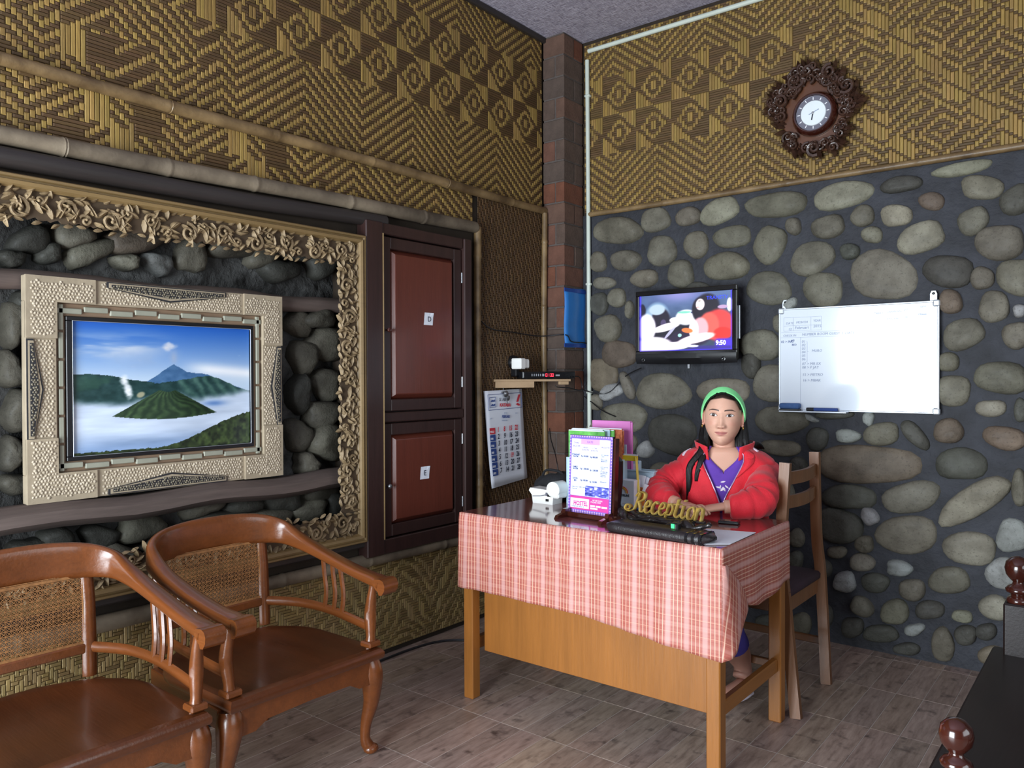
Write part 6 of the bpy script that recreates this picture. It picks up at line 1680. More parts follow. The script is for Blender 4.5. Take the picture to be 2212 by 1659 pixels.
# ================================================================== cane-backed armchairs
def make_armchair(label):
    t = thing('armchair', label, 'armchair', (0, 0, 0), 'polished cane-backed armchairs along the left wall')
    B = lambda mb, nm, m, sm=45: mb.build(nm, m, t, smooth=sm)
    # horseshoe rail: crest board at the back running down into the two arms
    half = [(-.285, 0, .742, .026, .118), (-.280, .10, .740, .026, .116), (-.258, .19, .732, .028, .108), (-.215, .250, .716, .034, .088), (-.150, .268, .694, .042, .062), (-.07, .276, .672, .048, .044), (.03, .278, .650, .052, .036), (.13, .277, .630, .054, .034), (.22, .275, .616, .056, .034), (.285, .273, .609, .060, .036), (.325, .271, .603, .066, .036)]
    full = [(x, -y, z, a, b) for x, y, z, a, b in half[::-1]] + half[1:]
    pts = smooth_path([(x, y, z) for x, y, z, _, _ in full], 4); dims = smooth_path([(a, b, 0) for *_, a, b in full], 4)
    prof = [(.5 * math.cos(a) * (abs(math.cos(a)) + 1e-6) ** -.45, .5 * math.sin(a) * (abs(math.sin(a)) + 1e-6) ** -.45) for a in np.arange(14) * 2 * PI / 14 + .2]
    B(MB().sweep(pts, prof, (0, 0, 1), scale=[(d.x, d.y) for d in dims]), 'arm_rail', 'teak', 55)
    for s in (-1, 1):
        # rolled hand-grip
        mb = MB(); vs = []; gp_ = [(-.034, .0), (-.028, .018), (0, .022), (.016, .017), (.024, .004), (.022, -.014), (.010, -.030), (-.004, -.032), (-.010, -.020), (-.020, -.016)]
        mb.sweep([(.335, s * .271 - .031, .603), (.335, s * .271 + .031, .603)], [(a, b) for a, b in gp_], (0, 0, 1))
        B(mb, 'hand_grip', 'teak', 60)
        # front post, swelling and turned at the foot
        path = smooth_path([(.262, s * .264, .372), (.258, s * .268, .43), (.252, s * .272, .49), (.262, s * .270, .55), (.272, s * .270, .600)], 4)
        B(MB().tube(path, [.019] * 3 + [.016 + .004 * math.sin(i * .35) for i in range(len(path) - 3)], 8, up=(0, 1, 0)), 'arm_post', 'teak')
        B(MB().box((.262, s * .264, .392), (.052, .052, .020), ch=.005), 'post_base', 'teak', 30)
        # three curved spindles and the side rail they stand on
        for k, x in enumerate((-.005, .045, .090)):
            zt = .640 - .012 * k
            p_ = smooth_path([(x + .018, s * .268, .470), (x + .024, s * .270, .53), (x + .006, s * .276, .59), (x, s * .276, zt)], 4)
            B(MB().tube(p_, .0065, 6, flat=.011), 'spindle', 'teak')
        rp = smooth_path([(-.245, s * .205, .462), (-.12, s * .255, .466), (.02, s * .272, .464), (.15, s * .272, .454), (.255, s * .268, .444)], 4)
        B(MB().tube(rp, .011, 8, flat=.017), 'side_rail', 'teak')
        # back stile, running from the crest to the seat
        B(MB().tube([(-.250, s * .196, .375), (-.256, s * .198, .47), (-.266, s * .200, .60), (-.272, s * .196, .70)], [.017, .016, .016, .015], 8, flat=[.022, .022, .021, .020], up=(0, 1, 0)), 'back_stile', 'teak')
        # front cabriole leg
        lp = smooth_path([(.255, s * .262, .335), (.262, s * .268, .275), (.252, s * .274, .19), (.232, s * .268, .11), (.226, s * .270, .05), (.232, s * .284, .020)], 4)
        rr = [.033, .036, .039, .040, .039, .036, .033, .030, .027, .025, .023, .021, .019, .018, .0175, .0175, .018, .020, .0205, .020, .018]
        mb = MB().tube(lp, rr, 10); mb.ell((.236, s * .286, .018), (.026, .028, .018), n=10, m=6)
        B(mb, 'front_leg', 'teak', 70)
        B(MB().tube([(-.235, s * .215, .36), (-.255, s * .215, .18), (-.285, s * .218, 0)], [.020, .018, .015], 8), 'back_leg', 'teak')
    # seat board with a rounded back edge and moulded rim
    def outline(k):
        o = [(.300 * k, -.285 * k), (.300 * k, .285 * k)]
        return o + [(-.02 * k - .25 * k * math.sin(a), .285 * k * math.cos(a)) for a in np.linspace(.05, PI - .05, 15)]
    mb = MB(); n = 17; lv = [(1.0, .345), (1.015, .352), (1.015, .366), (.985, .378), (.93, .381), (.86, .374), (.4, .370)]
    mb.add([(a, b, z) for k, z in lv for a, b in outline(k)], [(l * n + j, l * n + (j + 1) % n, (l + 1) * n + (j + 1) % n, (l + 1) * n + j) for l in range(len(lv) - 1) for j in range(n)] + [tuple(range(n))[::-1], tuple((len(lv) - 1) * n + j for j in range(n))])
    B(mb, 'seat', 'teak_dark', 40)
    # aprons: the front one cut in a shallow curve
    ap = [(-.245, .345), (-.245, .262), (-.20, .262), (-.16, .285), (0, .292), (.16, .285), (.20, .262), (.245, .262), (.245, .345)]
    B(MB().prism(ap, .022, (.262, 0, 0), (0, 1, 0), (0, 0, 1), (1, 0, 0), ch=.003), 'front_apron', 'teak', 30)
    for s in (-1, 1): B(MB().box((.01, s * .262, .315), (.47, .022, .06), rz=s * .09, ch=.003), 'side_apron', 'teak', 30)
    B(MB().box((-.235, 0, .315), (.022, .40, .06), ch=.003), 'back_apron', 'teak', 30)
    # cane panel between the stiles with its two rails
    for z, hh in ((.462, .030),): B(MB().box((-.256, 0, z), (.022, .372, hh), ch=.004), 'back_rail', 'teak', 30)
    mb = MB(); y0, y1, z0, z1 = -.184, .184, .478, .692; X = lambda z: -.258 - (z - .47) * .055
    nY, nZ = 26, 15
    for i in range(nY + 1):
        y = lerp(y0, y1, i / nY)
        mb.add([(X(z) + o, y + w_, z) for o in (.001, .0) for z in (z0, z1) for w_ in (-.0013, .0013)], [(0, 1, 3, 2), (4, 6, 7, 5), (0, 2, 6, 4), (1, 5, 7, 3)])
    for j in range(nZ + 1):
        z = lerp(z0, z1, j / nZ)
        mb.add([(X(z + w_) + o + .001, y, z + w_) for o in (.001, .0) for y in (y0, y1) for w_ in (-.0013, .0013)], [(0, 1, 3, 2), (4, 6, 7, 5), (0, 2, 6, 4), (1, 5, 7, 3)])
    hgt, wid = z1 - z0, y1 - y0; st = wid / nY
    for k in range(-nZ, nY + 1):
        for sg_ in (1, -1):
            a = y0 + k * st; b = a + nZ * st; ta, tb = max(0, (y0 - a) / (b - a)), min(1, (y1 - a) / (b - a))
            if tb - ta < .02: continue
            P0, P1 = (lerp(a, b, ta), lerp(z0, z1, ta)), (lerp(a, b, tb), lerp(z0, z1, tb))
            if sg_ < 0: P0, P1 = (P0[0], z0 + z1 - P0[1]), (P1[0], z0 + z1 - P1[1])
            w_ = .0012
            mb.add([(X(z) + o + .002, y, z + e) for o in (.001, 0) for (y, z) in (P0, P1) for e in (-w_, w_)], [(0, 1, 3, 2), (4, 6, 7, 5), (0, 2, 6, 4), (1, 5, 7, 3)])
    o = mb.build('cane_panel', 'cane', t, fix=False)
    mb = MB()
    for y in (y0, y1): mb.box((X(.585) + .004, y, .585), (.006, .008, z1 - z0), mat=Matrix.Rotation(-.055, 3, 'Y'))
    for z in (z0 + .002, z1 - .006): mb.box((X(z) + .004, 0, z), (.006, y1 - y0, .008))
    B(mb, 'cane_beading', 'cane', None)
    nest(t, 'cane_panel', ['cane_beading']); nest(t, 'arm_rail', ['hand_grip']); nest(t, 'arm_post', ['post_base'], 1)
    return t
ch1 = make_armchair('polished brown cane-backed armchair nearer the desk, right of the pair')
ch1.location = (.440, -2.425, 0)
ch2 = copy_tree(ch1); ch2.location = (.444, -3.060, 0); ch2.rotation_euler.z = math.radians(-1.0)
ch2['label'] = 'polished brown cane-backed armchair cut by the left edge of the picture'

# ================================================================== chair behind the desk
wc = thing('wooden_chair', 'plain brown wooden chair with ladder back, under the seated woman', 'chair', (1.46, -.70, 0))
posts = [[(1.735, -.960, 0), (1.672, -.905, .44), (1.655, -.898, .62), (1.668, -.885, .957)], [(1.722, -.548, 0), (1.688, -.512, .44), (1.668, -.505, .62), (1.655, -.490, .968)]]
for P in posts:
    pp_ = smooth_path(P, 5)
    prof = [(-.013, -.020), (.013, -.020), (.013, .020), (-.013, .020)]
    MB().sweep(pp_, prof, (1, 0, 0)).build('back_post', 'chairwood', wc, smooth=30)
for z, hh in ((.895, .050), (.800, .050)):
    a, b = Vector((1.656 + (z - .8) * .08, -.89, z)), Vector((1.654 + (z - .8) * .02, -.497, z)); m_ = (a + b) / 2 + Vector((.035, 0, -.006))
    MB().sweep(bez(a, a.lerp(m_, .8), b.lerp(m_, .8), b, 10), [(-.007, -hh / 2), (.007, -hh / 2), (.007, hh / 2), (-.007, hh / 2)], (0, 0, 1)).build('back_slat', 'chairwood', wc, smooth=30)
for y in (-.885, -.52): MB().box((1.285, y, .21), (.036, .036, .42), ch=.004).build('front_leg', 'chairwood', wc)
for y in (-.895, -.515): MB().box((1.475, y, .40), (.37, .022, .06), ch=.003).build('seat_rail', 'chairwood', wc)
for x in (1.29, 1.668): MB().box((x, -.705, .40), (.022, .36, .06), ch=.003).build('seat_rail', 'chairwood', wc)
for y in (-.93, -.54): MB().box((1.49, y + .02, .17), (.40, .018, .03), ch=.003).build('stretcher', 'chairwood', wc)
MB().box((1.475, -.705, .448), (.43, .42, .036), ch=.014).build('seat_cushion', pmat('dark_cushion', S(48, 30, 40), .8, var=.2), wc, smooth=60)

# ================================================================== dark bench at the right edge
be = thing('dark_bench', 'black-brown wooden bench with turned post finials at the right edge', 'bench', (2.66, -1.40, 0))
MB().box((2.66, -1.36, .262), (.68, 1.66, .045), ch=.008).build('seat', 'darkwood', be)
MB().box((2.335, -1.36, .17), (.022, 1.56, .13), ch=.004).build('front_apron', 'darkwood', be)
for y in (-.56, -2.17): MB().box((2.66, y, .17), (.58, .022, .13), ch=.004).build('end_apron', 'darkwood', be)
def finial(x, y, z, s, nm):
    pr = [(.030, 0), (.033, .006), (.030, .014), (.020, .020), (.022, .028), (.034, .034), (.036, .042), (.028, .052), (.017, .058), (.015, .066), (.022, .072), (.034, .088), (.038, .108), (.034, .128), (.020, .142), (.004, .147)]
    return MB().lathe([(r * s, h * s) for r, h in pr], (x, y, z), 24).build(nm, 'darkwood_red', be, smooth=60)
for x, y, h, w_, s in ((2.405, -.575, .47, .085, 1.15), (2.455, -2.14, .475, .062, .86), (2.93, -.575, .47, .085, 1.15), (2.93, -2.14, .475, .062, .86)):
    MB().box((x, y, h / 2), (w_, w_, h), ch=.006).build('post', 'darkwood', be)
    finial(x, y, h, s, 'finial')
MB().box((2.95, -1.36, .42), (.03, 1.52, .05), ch=.006).build('back_rail', 'darkwood', be)
for k in range(7): MB().box((2.95, -2.0 + k * .21, .34), (.018, .05, .12), ch=.003).build('back_slat', 'darkwood', be)

# ================================================================== the seated person
TC = np.array([1.398, -.838]); TA = math.radians(21)
tf = np.array([math.sin(TA), -math.cos(TA)]); trt = np.array([math.cos(TA), math.sin(TA)])
zz = [.46, .52, .60, .74, .845, .905, .950, .980, 1.002, 1.018]
ww = [.178, .172, .150, .152, .166, .176, .172, .138, .085, .060]
dd = [.125, .120, .106, .116, .122, .112, .096, .080, .066, .058]
cc_ = [0, 0, .0, .0, .004, .004, .006, .012, .022, .032]
def tor(z, th, off=0.0):
    w_ = np.interp(z, zz, ww) + off; d_ = np.interp(z, zz, dd) + off; c_ = np.interp(z, zz, cc_)
    s, c = math.sin(th), math.cos(th); e = 2.35
    r = (abs(s) ** e + abs(c) ** e) ** (-1 / e)
    p = TC + trt * (w_ * r * s) + tf * (d_ * r * c + c_)
    return np.array([p[0], p[1], z])
person = thing('person', 'seated woman in a red zipped jacket and green headband, forearms on the desk', 'person', (1.42, -.75, 0))
SK = np.array(S(222, 178, 154)); 
class Body:
    def __init__(self): self.v = []; self.f = []; self.c = []
    def add(self, vs, fs, col):
        o = len(self.v); self.v += [tuple(map(float, p)) for p in vs]; self.f += [tuple(o + i for i in f) for f in fs]
        self.c += [tuple(c) for c in col] if hasattr(col[0], '__len__') else [tuple(col)] * len(vs)
    def mb(self, m, col=SK): self.add(m.v, m.f, col)
bd_ = Body()
# ---- head
HC = np.array([1.418, -.900, 1.130]); HA = math.radians(19); HROLL = math.radians(-2.5)
nth, nph = 300, 220
a_ = np.linspace(-1, 1, nth); TH = PI * (.45 * a_ + .55 * a_ ** 3)          # finer at the face
PH = np.linspace(-1, 1, nph) * PI / 2 * .998
th_, ph_g = np.meshgrid(TH, PH)
A_, B_, C_h = .0735, .086, .117
def base_head(th, ph, off=0.0):
    front = np.cos(th) > 0
    cp = np.cos(ph); sp = np.sin(ph)
    x = (A_ + off) * cp ** .92 * np.sin(th)
    y = (B_ + off) * np.where(front, cp ** .62, cp ** .9) * np.cos(th)
    y = np.where(front, y, y * 1.12)
    z = np.where(sp > 0, (C_h - .011 + off) * sp, (C_h + off) * sp)
    low = sstep(.0, -1.0, sp)
    x = x * (1 - .10 * low * sstep(-.1, -.8, sp))
    y = y + .010 * low * front * np.cos(th) - .018 * sstep(-.3, -1, sp) * (1 - front) * np.cos(th) * -1
    return x, y, z
X, Y, Z = base_head(th_, ph_g)
fm = (np.cos(th_) > 0).astype(float)
G = lambda x0, z0, sx, sz: np.exp(-(((X - x0) / sx) ** 2 + ((Z - z0) / sz) ** 2)) * fm
dY = np.zeros_like(X); aX = np.abs(X)
G2 = lambda x0, z0, sx, sz: np.exp(-(((aX - x0) / sx) ** 2 + ((Z - z0) / sz) ** 2)) * fm
tb = np.clip((.022 - Z) / .056, 0, 1)                                         # down the nose
nose = (.002 + .0145 * tb ** 1.4) * np.exp(-(X / (.0075 + .006 * tb)) ** 2) * sstep(.034, .012, Z) * sstep(-.048, -.036, Z) * fm
dY += nose + .0085 * G2(.0135, -.0345, .0062, .0065) + .003 * G(0, -.034, .010, .008)
dY -= .0070 * G2(.031, .010, .0150, .0095)
dY += .0042 * G2(.031, .0085, .0125, .0058)                                   # eyeball under the lids
dY += .0022 * G2(.030, .030, .020, .007)
dY += .0050 * G2(.042, -.026, .020, .020)                                     # cheek
dY += .0060 * G(0, -.0565, .017, .0048) + .0062 * G(0, -.0665, .014, .0050)   # lips
dY -= .0030 * np.exp(-((Z + .0615 - .0008 * np.cos(X / .008)) / .0017) ** 2) * (aX < .024) * fm
dY -= .0022 * G(0, -.0765, .014, .004)
dY += .0050 * G(0, -.100, .016, .012)
Y = Y + dY
skin = np.array([212, 165, 142.]) ; sh_ = X.shape
colr = np.ones(sh_ + (3,)) * skin
nz_ = vnoise((X + 1) * 3, (Z + 1) * 3, 40, 40, 3, 3)
colr *= (1 + (nz_ - .5) * .05)[..., None]
colr = over(colr, (208, 140, 122), .4 * G2(.042, -.022, .016, .014)); colr = over(colr, (214, 168, 146), .3 * G(0, .06, .04, .02))
ML = -.0622 + .0034 * (aX / .0255) ** 2
lipz = np.where(Z > ML, (Z - ML) / .0070, (ML - Z) / .0085)
cup = 1 - (X / .0255) ** 2 - .18 * np.exp(-(X / .004) ** 2) * (Z > ML)
lip = sstep(.16, -.08, lipz - cup) * (aX < .0255) * fm * (np.abs(lipz) < 1.3)
colr = over(colr, (184, 112, 108), lip * .75); colr = over(colr, (118, 62, 60), np.exp(-((Z - ML) / .0010) ** 2) * (aX < .0240) * fm * .8)
ez, ex, ew, eh = .0085, .0320, .0155, .0066
dx_ = (aX - ex) / ew; zc = ez + .0012 * dx_
up_ = zc + eh * np.clip(1 - np.abs(dx_) ** 2.2, 0, 1); lo_ = zc - eh * .72 * np.clip(1 - np.abs(dx_) ** 2.0, 0, 1)
inside = (Z < up_) & (Z > lo_) & (np.abs(dx_) < 1) & (fm > 0)
gx = X + .0014
ir = np.hypot(np.abs(gx + np.where(X > 0, -.0014, -.0014) * 0) - (ex + np.where(X > 0, .0006, -.0006)), Z - ez - .0004)
eye = np.ones(sh_ + (3,)) * np.array([226, 220, 216.]); eye = over(eye, (58, 38, 30), sstep(.0070, .0062, ir)); eye = over(eye, (14, 10, 10), sstep(.0030, .0024, ir))
eye = over(eye, (245, 245, 245), sstep(.0014, .0008, np.hypot(aX - ex - .0018, Z - ez - .0026)))  # small white glint painted into each eye
colr = np.where(inside[..., None], eye, colr)
lash = np.exp(-((Z - up_ - .0004) / .0011) ** 2) * (np.abs(dx_) < 1.06) * fm; colr = over(colr, (36, 24, 22), lash * .95)
colr = over(colr, (130, 86, 76), np.exp(-((Z - lo_) / .0009) ** 2) * (np.abs(dx_) < .95) * fm * .55); colr = over(colr, (150, 104, 88), np.exp(-((Z - up_ - .0042) / .0012) ** 2) * (np.abs(dx_) < 1) * fm * .45)
bx_b = (aX - .031) / .0205; bz = .0282 + .0030 * (1 - (bx_b - .1) ** 2) - .0022 * sstep(.4, 1, bx_b)
bw = .0026 * (1 - .6 * sstep(.2, 1, bx_b)); colr = over(colr, (52, 36, 32), sstep(1.5, .5, np.abs(Z - bz) / bw) * (np.abs(bx_b) < 1) * fm * .85)
colr = over(colr, (120, 74, 62), G2(.0075, -.0405, .0032, .0018) * .8)
colr = over(colr, (40, 28, 26), sstep(.076, .082, Z + .22 * aX) * .9 + 0 * Z); colr = over(colr, (30, 22, 22), (np.cos(th_) < -.05) * 1.0)
lin = np.where(colr / 255 <= .04045, colr / 255 / 12.92, ((np.clip(colr, 0, 255) / 255 + .055) / 1.055) ** 2.4)
hf = np.array([math.sin(HA), -math.cos(HA), 0]); hr = np.array([math.cos(HA), math.sin(HA), 0]); hu_ = np.array([0, 0, 1.0])
hr2 = hr * math.cos(HROLL) + hu_ * math.sin(HROLL); hu2 = -hr * math.sin(HROLL) + hu_ * math.cos(HROLL)
def H(x, y, z): return HC + np.multiply.outer(np.asarray(x, float), hr2) + np.multiply.outer(np.asarray(y, float), hf) + np.multiply.outer(np.asarray(z, float), hu2)
P = H(X, Y, Z)
idx = np.arange(nth * nph).reshape(nph, nth)
bd_.add(P.reshape(-1, 3), np.stack([idx[:-1, :-1], idx[:-1, 1:], idx[1:, 1:], idx[1:, :-1]], -1).reshape(-1, 4).tolist(), lin.reshape(-1, 3))
# ears
for s in (-1, 1):
    mb = MB(); c = H(s * .0735, -.004, -.006)
    R_ = Matrix((Vector(hr2 * s), Vector(hf), Vector(hu2))).transposed()
    mb.ell(c, (.009, .017, .029), R_ @ Matrix.Rotation(.35, 3, 'Z'), 12, 8); mb.tube([Vector(c) + R_ @ Vector((.006, .015 * math.cos(a) - .002, .027 * math.sin(a) + .001)) for a in np.linspace(-1.0, 3.6, 14)], .0038, 6); mb.ell(Vector(c) + R_ @ Vector((.004, .004, -.026)), (.006, .007, .008), R_, 8, 6)
    bd_.mb(mb, np.array(S(202, 150, 130)))
# neck, chest and shoulders
nk = MB(); rings = []
n0 = H(0, -.030, -.055); n1 = np.append(TC + tf * .020, .975)
for k in range(9):
    t = k / 8; c = n0 * (1 - t) + n1 * t + np.append(tf * (.010 * math.sin(PI * t)), 0)
    r = .050 - .006 * math.sin(PI * t) + .012 * max(0, t - .65) / .35
    rings.append([tuple(c + np.append(trt * (r * math.sin(q_)) + tf * (r * .96 * math.cos(q_)), 0)) for q_ in np.arange(24) * 2 * PI / 24])
nk.add([p for r in rings for p in r], [(k * 24 + j, k * 24 + (j + 1) % 24, (k + 1) * 24 + (j + 1) % 24, (k + 1) * 24 + j) for k in range(8) for j in range(24)])
bd_.mb(nk, np.array(S(206, 158, 136)))
ts = MB(); zs_ = np.linspace(.46, 1.005, 26); nn_ = 40
ts.add([tor(z, 2 * PI * j / nn_) for z in zs_ for j in range(nn_)], [(i * nn_ + j, i * nn_ + (j + 1) % nn_, (i + 1) * nn_ + (j + 1) % nn_, (i + 1) * nn_ + j) for i in range(25) for j in range(nn_)] + [tuple(range(nn_)), tuple(25 * nn_ + j for j in range(nn_))])
bd_.mb(ts, np.array(S(206, 158, 136)))
# arms: shoulder, elbow, wrist (image right = her left arm)
def tp(r, f, z): return np.append(TC + trt * r + tf * f, z)
armR = [tp(.120, .0, .925), tp(.156, .02, .892), np.array([1.588, -.925, .852]), np.array([1.602, -.985, .815]), np.array([1.560, -1.045, .800]), np.array([1.500, -1.080, .794])]
armL = [tp(-.120, .0, .925), tp(-.154, .03, .892), np.array([1.205, -.965, .855]), np.array([1.200, -1.030, .817]), np.array([1.245, -1.085, .803]), np.array([1.320, -1.115, .794])]
def hand(w, d, side, up=Vector((0, 0, 1))):
    """palm, four unequal bent fingers and a thumb from the side of the palm; d = pointing direction"""
    w, d = Vector(w), Vector(d).normalized(); s = d.cross(up).normalized() * side; u = s.cross(d) * side; u = u if u.z > 0 else -u
    mb = MB(); rings = []
    for t, a, b in ((-.03, .021, .018), (0, .023, .018), (.02, .030, .017), (.05, .038, .016), (.075, .039, .014), (.086, .034, .011)):
        c = w + d * t + s * (.002 * t / .08) - u * (.006 * max(0, t) / .08)
        rings.append([c + s * (a * math.cos(q_)) + u * (b * math.sin(q_) * (1 if math.sin(q_) > 0 else .8)) for q_ in np.arange(12) * 2 * PI / 12])
    mb.add([p for r in rings for p in r], [(k * 12 + j, k * 12 + (j + 1) % 12, (k + 1) * 12 + (j + 1) % 12, (k + 1) * 12 + j) for k in range(5) for j in range(12)] + [tuple(range(12)), tuple(60 + j for j in range(12))])
    for k, (off_, L) in enumerate(((.028, .072), (.0095, .080), (-.0095, .074), (-.027, .058))):
        b0_ = w + d * .078 + s * off_ - u * .006; sp_ = s * (off_ * .18)
        pts = smooth_path([b0_, b0_ + d * L * .42 + sp_ * .4 + u * .006, b0_ + d * L * .75 + sp_ * .8 - u * .006, b0_ + d * L * .95 + sp_ - u * .020], 3)
        mb.tube(pts, [.0092, .0090, .0086, .0088, .0082, .0078, .0076, .0070, .0062, .0045], 8)
    th0 = w + d * .022 + s * .024 - u * .006
    mb.tube(smooth_path([th0, th0 + d * .026 + s * .020 - u * .004, th0 + d * .052 + s * .022 - u * .008, th0 + d * .068 + s * .018 - u * .012], 3), [.012, .0125, .0115, .0105, .0100, .0098, .0092, .0085, .0075, .005], 8)
    return mb
for A, sd in ((armR, 1), (armL, -1)):
    pth = smooth_path(A, 4); mb = MB().tube(pth, [lerp(.048, .026, i / (len(pth) - 1)) for i in range(len(pth))], 12)
    bd_.mb(mb, np.array(S(200, 150, 128)))
    d = (A[-1] - A[-2]); d[2] = -.006 if sd > 0 else 0
    bd_.mb(hand(A[-1], d, sd), np.array(S(200, 150, 128)))
# legs, feet
lg = {}
for nm, hip, knee, ank, toe in (('l', (1.480, -.760, .565), (1.47, -1.150, .525), (1.512, -.935, .150), (1.478, -1.045, .035)), ('r', (1.335, -.780, .565), (1.29, -1.15, .525), (1.36, -.95, .150), (1.325, -1.06, .035))):
    hip, knee, ank, toe = map(np.array, (hip, knee, ank, toe)); lg[nm] = (hip, knee, ank, toe)
    bd_.mb(MB().tube(smooth_path([hip, (hip + knee) / 2 + np.array([0, 0, .01]), knee, (knee + ank) / 2 + np.array([0, -.01, 0]), ank, ank + np.array([.002, -.012, -.055])], 4), [.075] * 4 + [.066] * 4 + [.052] * 4 + [.048] * 4 + [.036] * 4 + [.034], 12), np.array(S(170, 124, 108)))
    bd_.mb(MB().tube([ank + np.array([.006, .025, -.075]), ank + np.array([0, -.03, -.085]), toe + np.array([0, .03, .01]), toe], [.028, .032, .030, .018], 10, flat=[.028, .028, .020, .010]), np.array(S(170, 124, 108)))
me = bpy.data.meshes.new('body'); pl_ = np.array(person.location)
me.from_pydata([tuple(np.array(v) - pl_) for v in bd_.v], [], bd_.f)
at = me.color_attributes.new('col', 'FLOAT_COLOR', 'POINT'); at.data.foreach_set('color', np.concatenate([np.array(bd_.c), np.ones((len(bd_.c), 1))], 1).ravel())
me.materials.append(MT['skin']); me.polygons.foreach_set('use_smooth', [True] * len(me.polygons))
bm = bmesh.new(); bm.from_mesh(me); bmesh.ops.recalc_face_normals(bm, faces=bm.faces); bm.to_mesh(me); bm.free()
body = bpy.data.objects.new('body', me); COL.objects.link(body); body.parent = person

# ---- clothes
def shell(fn, nu, nv, name, m, keep=None, thick=.003, wrap=False):
    vs, fs = [], []
    for j in range(nv + 1):
        for i in range(nu + 1): vs.append(fn(i / nu, j / nv))
    for j in range(nv):
        for i in range(nu):
            if keep and not keep((i + .5) / nu, (j + .5) / nv): continue
            a = j * (nu + 1) + i; fs.append((a, a + 1, a + nu + 2, a + nu + 1))
    o = MB().add(vs, fs).build(name, m, person, smooth=180)
    bm = bmesh.new(); bm.from_mesh(o.data); bmesh.ops.remove_doubles(bm, verts=bm.verts, dist=.0006); bm.to_mesh(o.data); bm.free()
    if thick:
        s = o.modifiers.new('t', 'SOLIDIFY'); s.thickness = thick; s.offset = 0
    return o
def shirt(s, t):
    z = lerp(.47, 1.010, t); g = max(0.0, (z - .912) / .098) * .62; th = lerp(g, 2 * PI - g, s)
    return tor(z, th, .006)
shell(shirt, 60, 40, 'shirt', 'shirt')
def gap(z): return .03 + .50 * max(0.0, (z - .785) / .21) ** 1.1
def wrk(z, th): return .0045 * math.sin(9 * th + 30 * z) * math.sin(23 * z + 3 * th) + .004 * math.sin(44 * z + 2.5 * math.sin(th * 3))
def jack(s, t):
    z = lerp(.47, .998, t); g = gap(z); th = lerp(g, 2 * PI - g, s) - .10 * (1 - t)
    return tor(z, th, .019 + (.010 * (1 - t) + wrk(z, th)) * (1 if .02 < s < .98 else .4))
jk = shell(jack, 90, 60, 'jacket', 'jacket', thick=.004)
def cuffpath(A, r, seed, nm):
    pth = smooth_path(A, 8)[:-3]; q = random.Random(seed); n = len(pth)
    rad = []
    for i in range(n):
        t = i / (n - 1); k = np.interp(t, [0, .15, .40, .58, .72, .9, 1], r)
        rad.append(k * (1 + .055 * math.sin(t * 60 + seed) * sstep(.1, .5, t) + .04 * math.sin(t * 97 + 2 * seed)))
    mb = MB(); mb.tube(pth, rad, 22, flat=[v * 1.02 for v in rad])
    # soft creases running round the arm
    V_ = np.array(mb.v); k = len(V_) // 22
    for i in range(k):
        for j in range(22):
            d_ = V_[i * 22 + j] - np.array(pth[i]); a = 2 * PI * j / 22; t = i / (k - 1)
            V_[i * 22 + j] = np.array(pth[i]) + d_ * (1 + .07 * math.sin(3 * a + 26 * t + seed) * math.sin(14 * t + seed) * sstep(.05, .3, t))
    mb.v = [tuple(v) for v in V_]
    o = mb.build(nm, 'jacket', person, smooth=180)
    o.parent = person
    return pth
pr_ = cuffpath(armR, [.060, .066, .063, .065, .062, .053, .044], 1, 'jacket_sleeve'); pl2 = cuffpath(armL, [.060, .066, .063, .063, .060, .052, .044], 4, 'jacket_sleeve')
# stand collar, folded open
def collar(s, t):
    th = lerp(.50, 2 * PI - .50, s); w_ = lerp(0, 1, t); z = lerp(.974, 1.028, t) - .020 * (1 - abs(2 * s - 1)) * 0 - .018 * (abs(2 * s - 1) ** 6)
    c = TC + tf * .020; r = .098 + .012 * t + .016 * abs(2 * s - 1) ** 4
    return np.append(c + trt * (r * 1.06 * math.sin(th)) + tf * (r * .90 * math.cos(th)), z)
shell(collar, 40, 8, 'collar', 'jacket', thick=.005)
for sd in (0, 1):
    ed_ = [jack(0.0 if sd == 0 else 1.0, t) + np.append(tf * .003, 0) for t in np.linspace(.60, 1.0, 24)]
    MB().tube(ed_, .0026, 6).build('zip', 'silver', person, smooth=60)
    # lapel facing turned outwards near the neck
    vs, fs = [], []
    for k, t in enumerate(np.linspace(.80, 1.0, 9)):
        a = jack(0.0 if sd == 0 else 1.0, t); z = a[2]; th0 = gap(z); th1 = th0 + .34 * (k / 8)
        b_ = tor(z, (th1 if sd == 0 else -th1) - .10 * (1 - t), .028)
        vs += [a + np.append(tf * .004, 0), b_]
    fs = [(2 * k, 2 * k + 1, 2 * k + 3, 2 * k + 2) for k in range(8)]
    o = MB().add(vs, fs).build('lapel', 'jacket', person, smooth=180); o.modifiers.new('t', 'SOLIDIFY').thickness = .004
st_ = [tor(z, th, .026) for z, th in ((.968, -1.10), (.978, -1.2), (.986, -1.35), (.992, -1.5))]
MB().tube(st_, .006, 6, flat=.003).build('shoulder_stripe', 'jacket_white', person, smooth=60)
MB().tube([tor(z, th, .030) for z, th in ((.992, 1.15), (.998, 1.25), (1.004, 1.4))], .006, 6, flat=.004).build('shoulder_stripe', 'jacket_white', person, smooth=60)
sp_ = MB()
for k in range(7): leaf(sp_, tor(.835 + .012 * (k // 2), -.06 + .10 * (k % 2), .0085), tuple(np.append(trt, 0)), (0, 0, 1), tuple(np.append(tf, 0)), .9 + k * .9, .020, .007, .001)
sp_.build('shirt_print', 'jacket_white', person, fix=False)
mk_ = [tor(.900 + .002 * math.sin(k * 1.4), .62 + .018 * k, .0235) for k in range(7)]
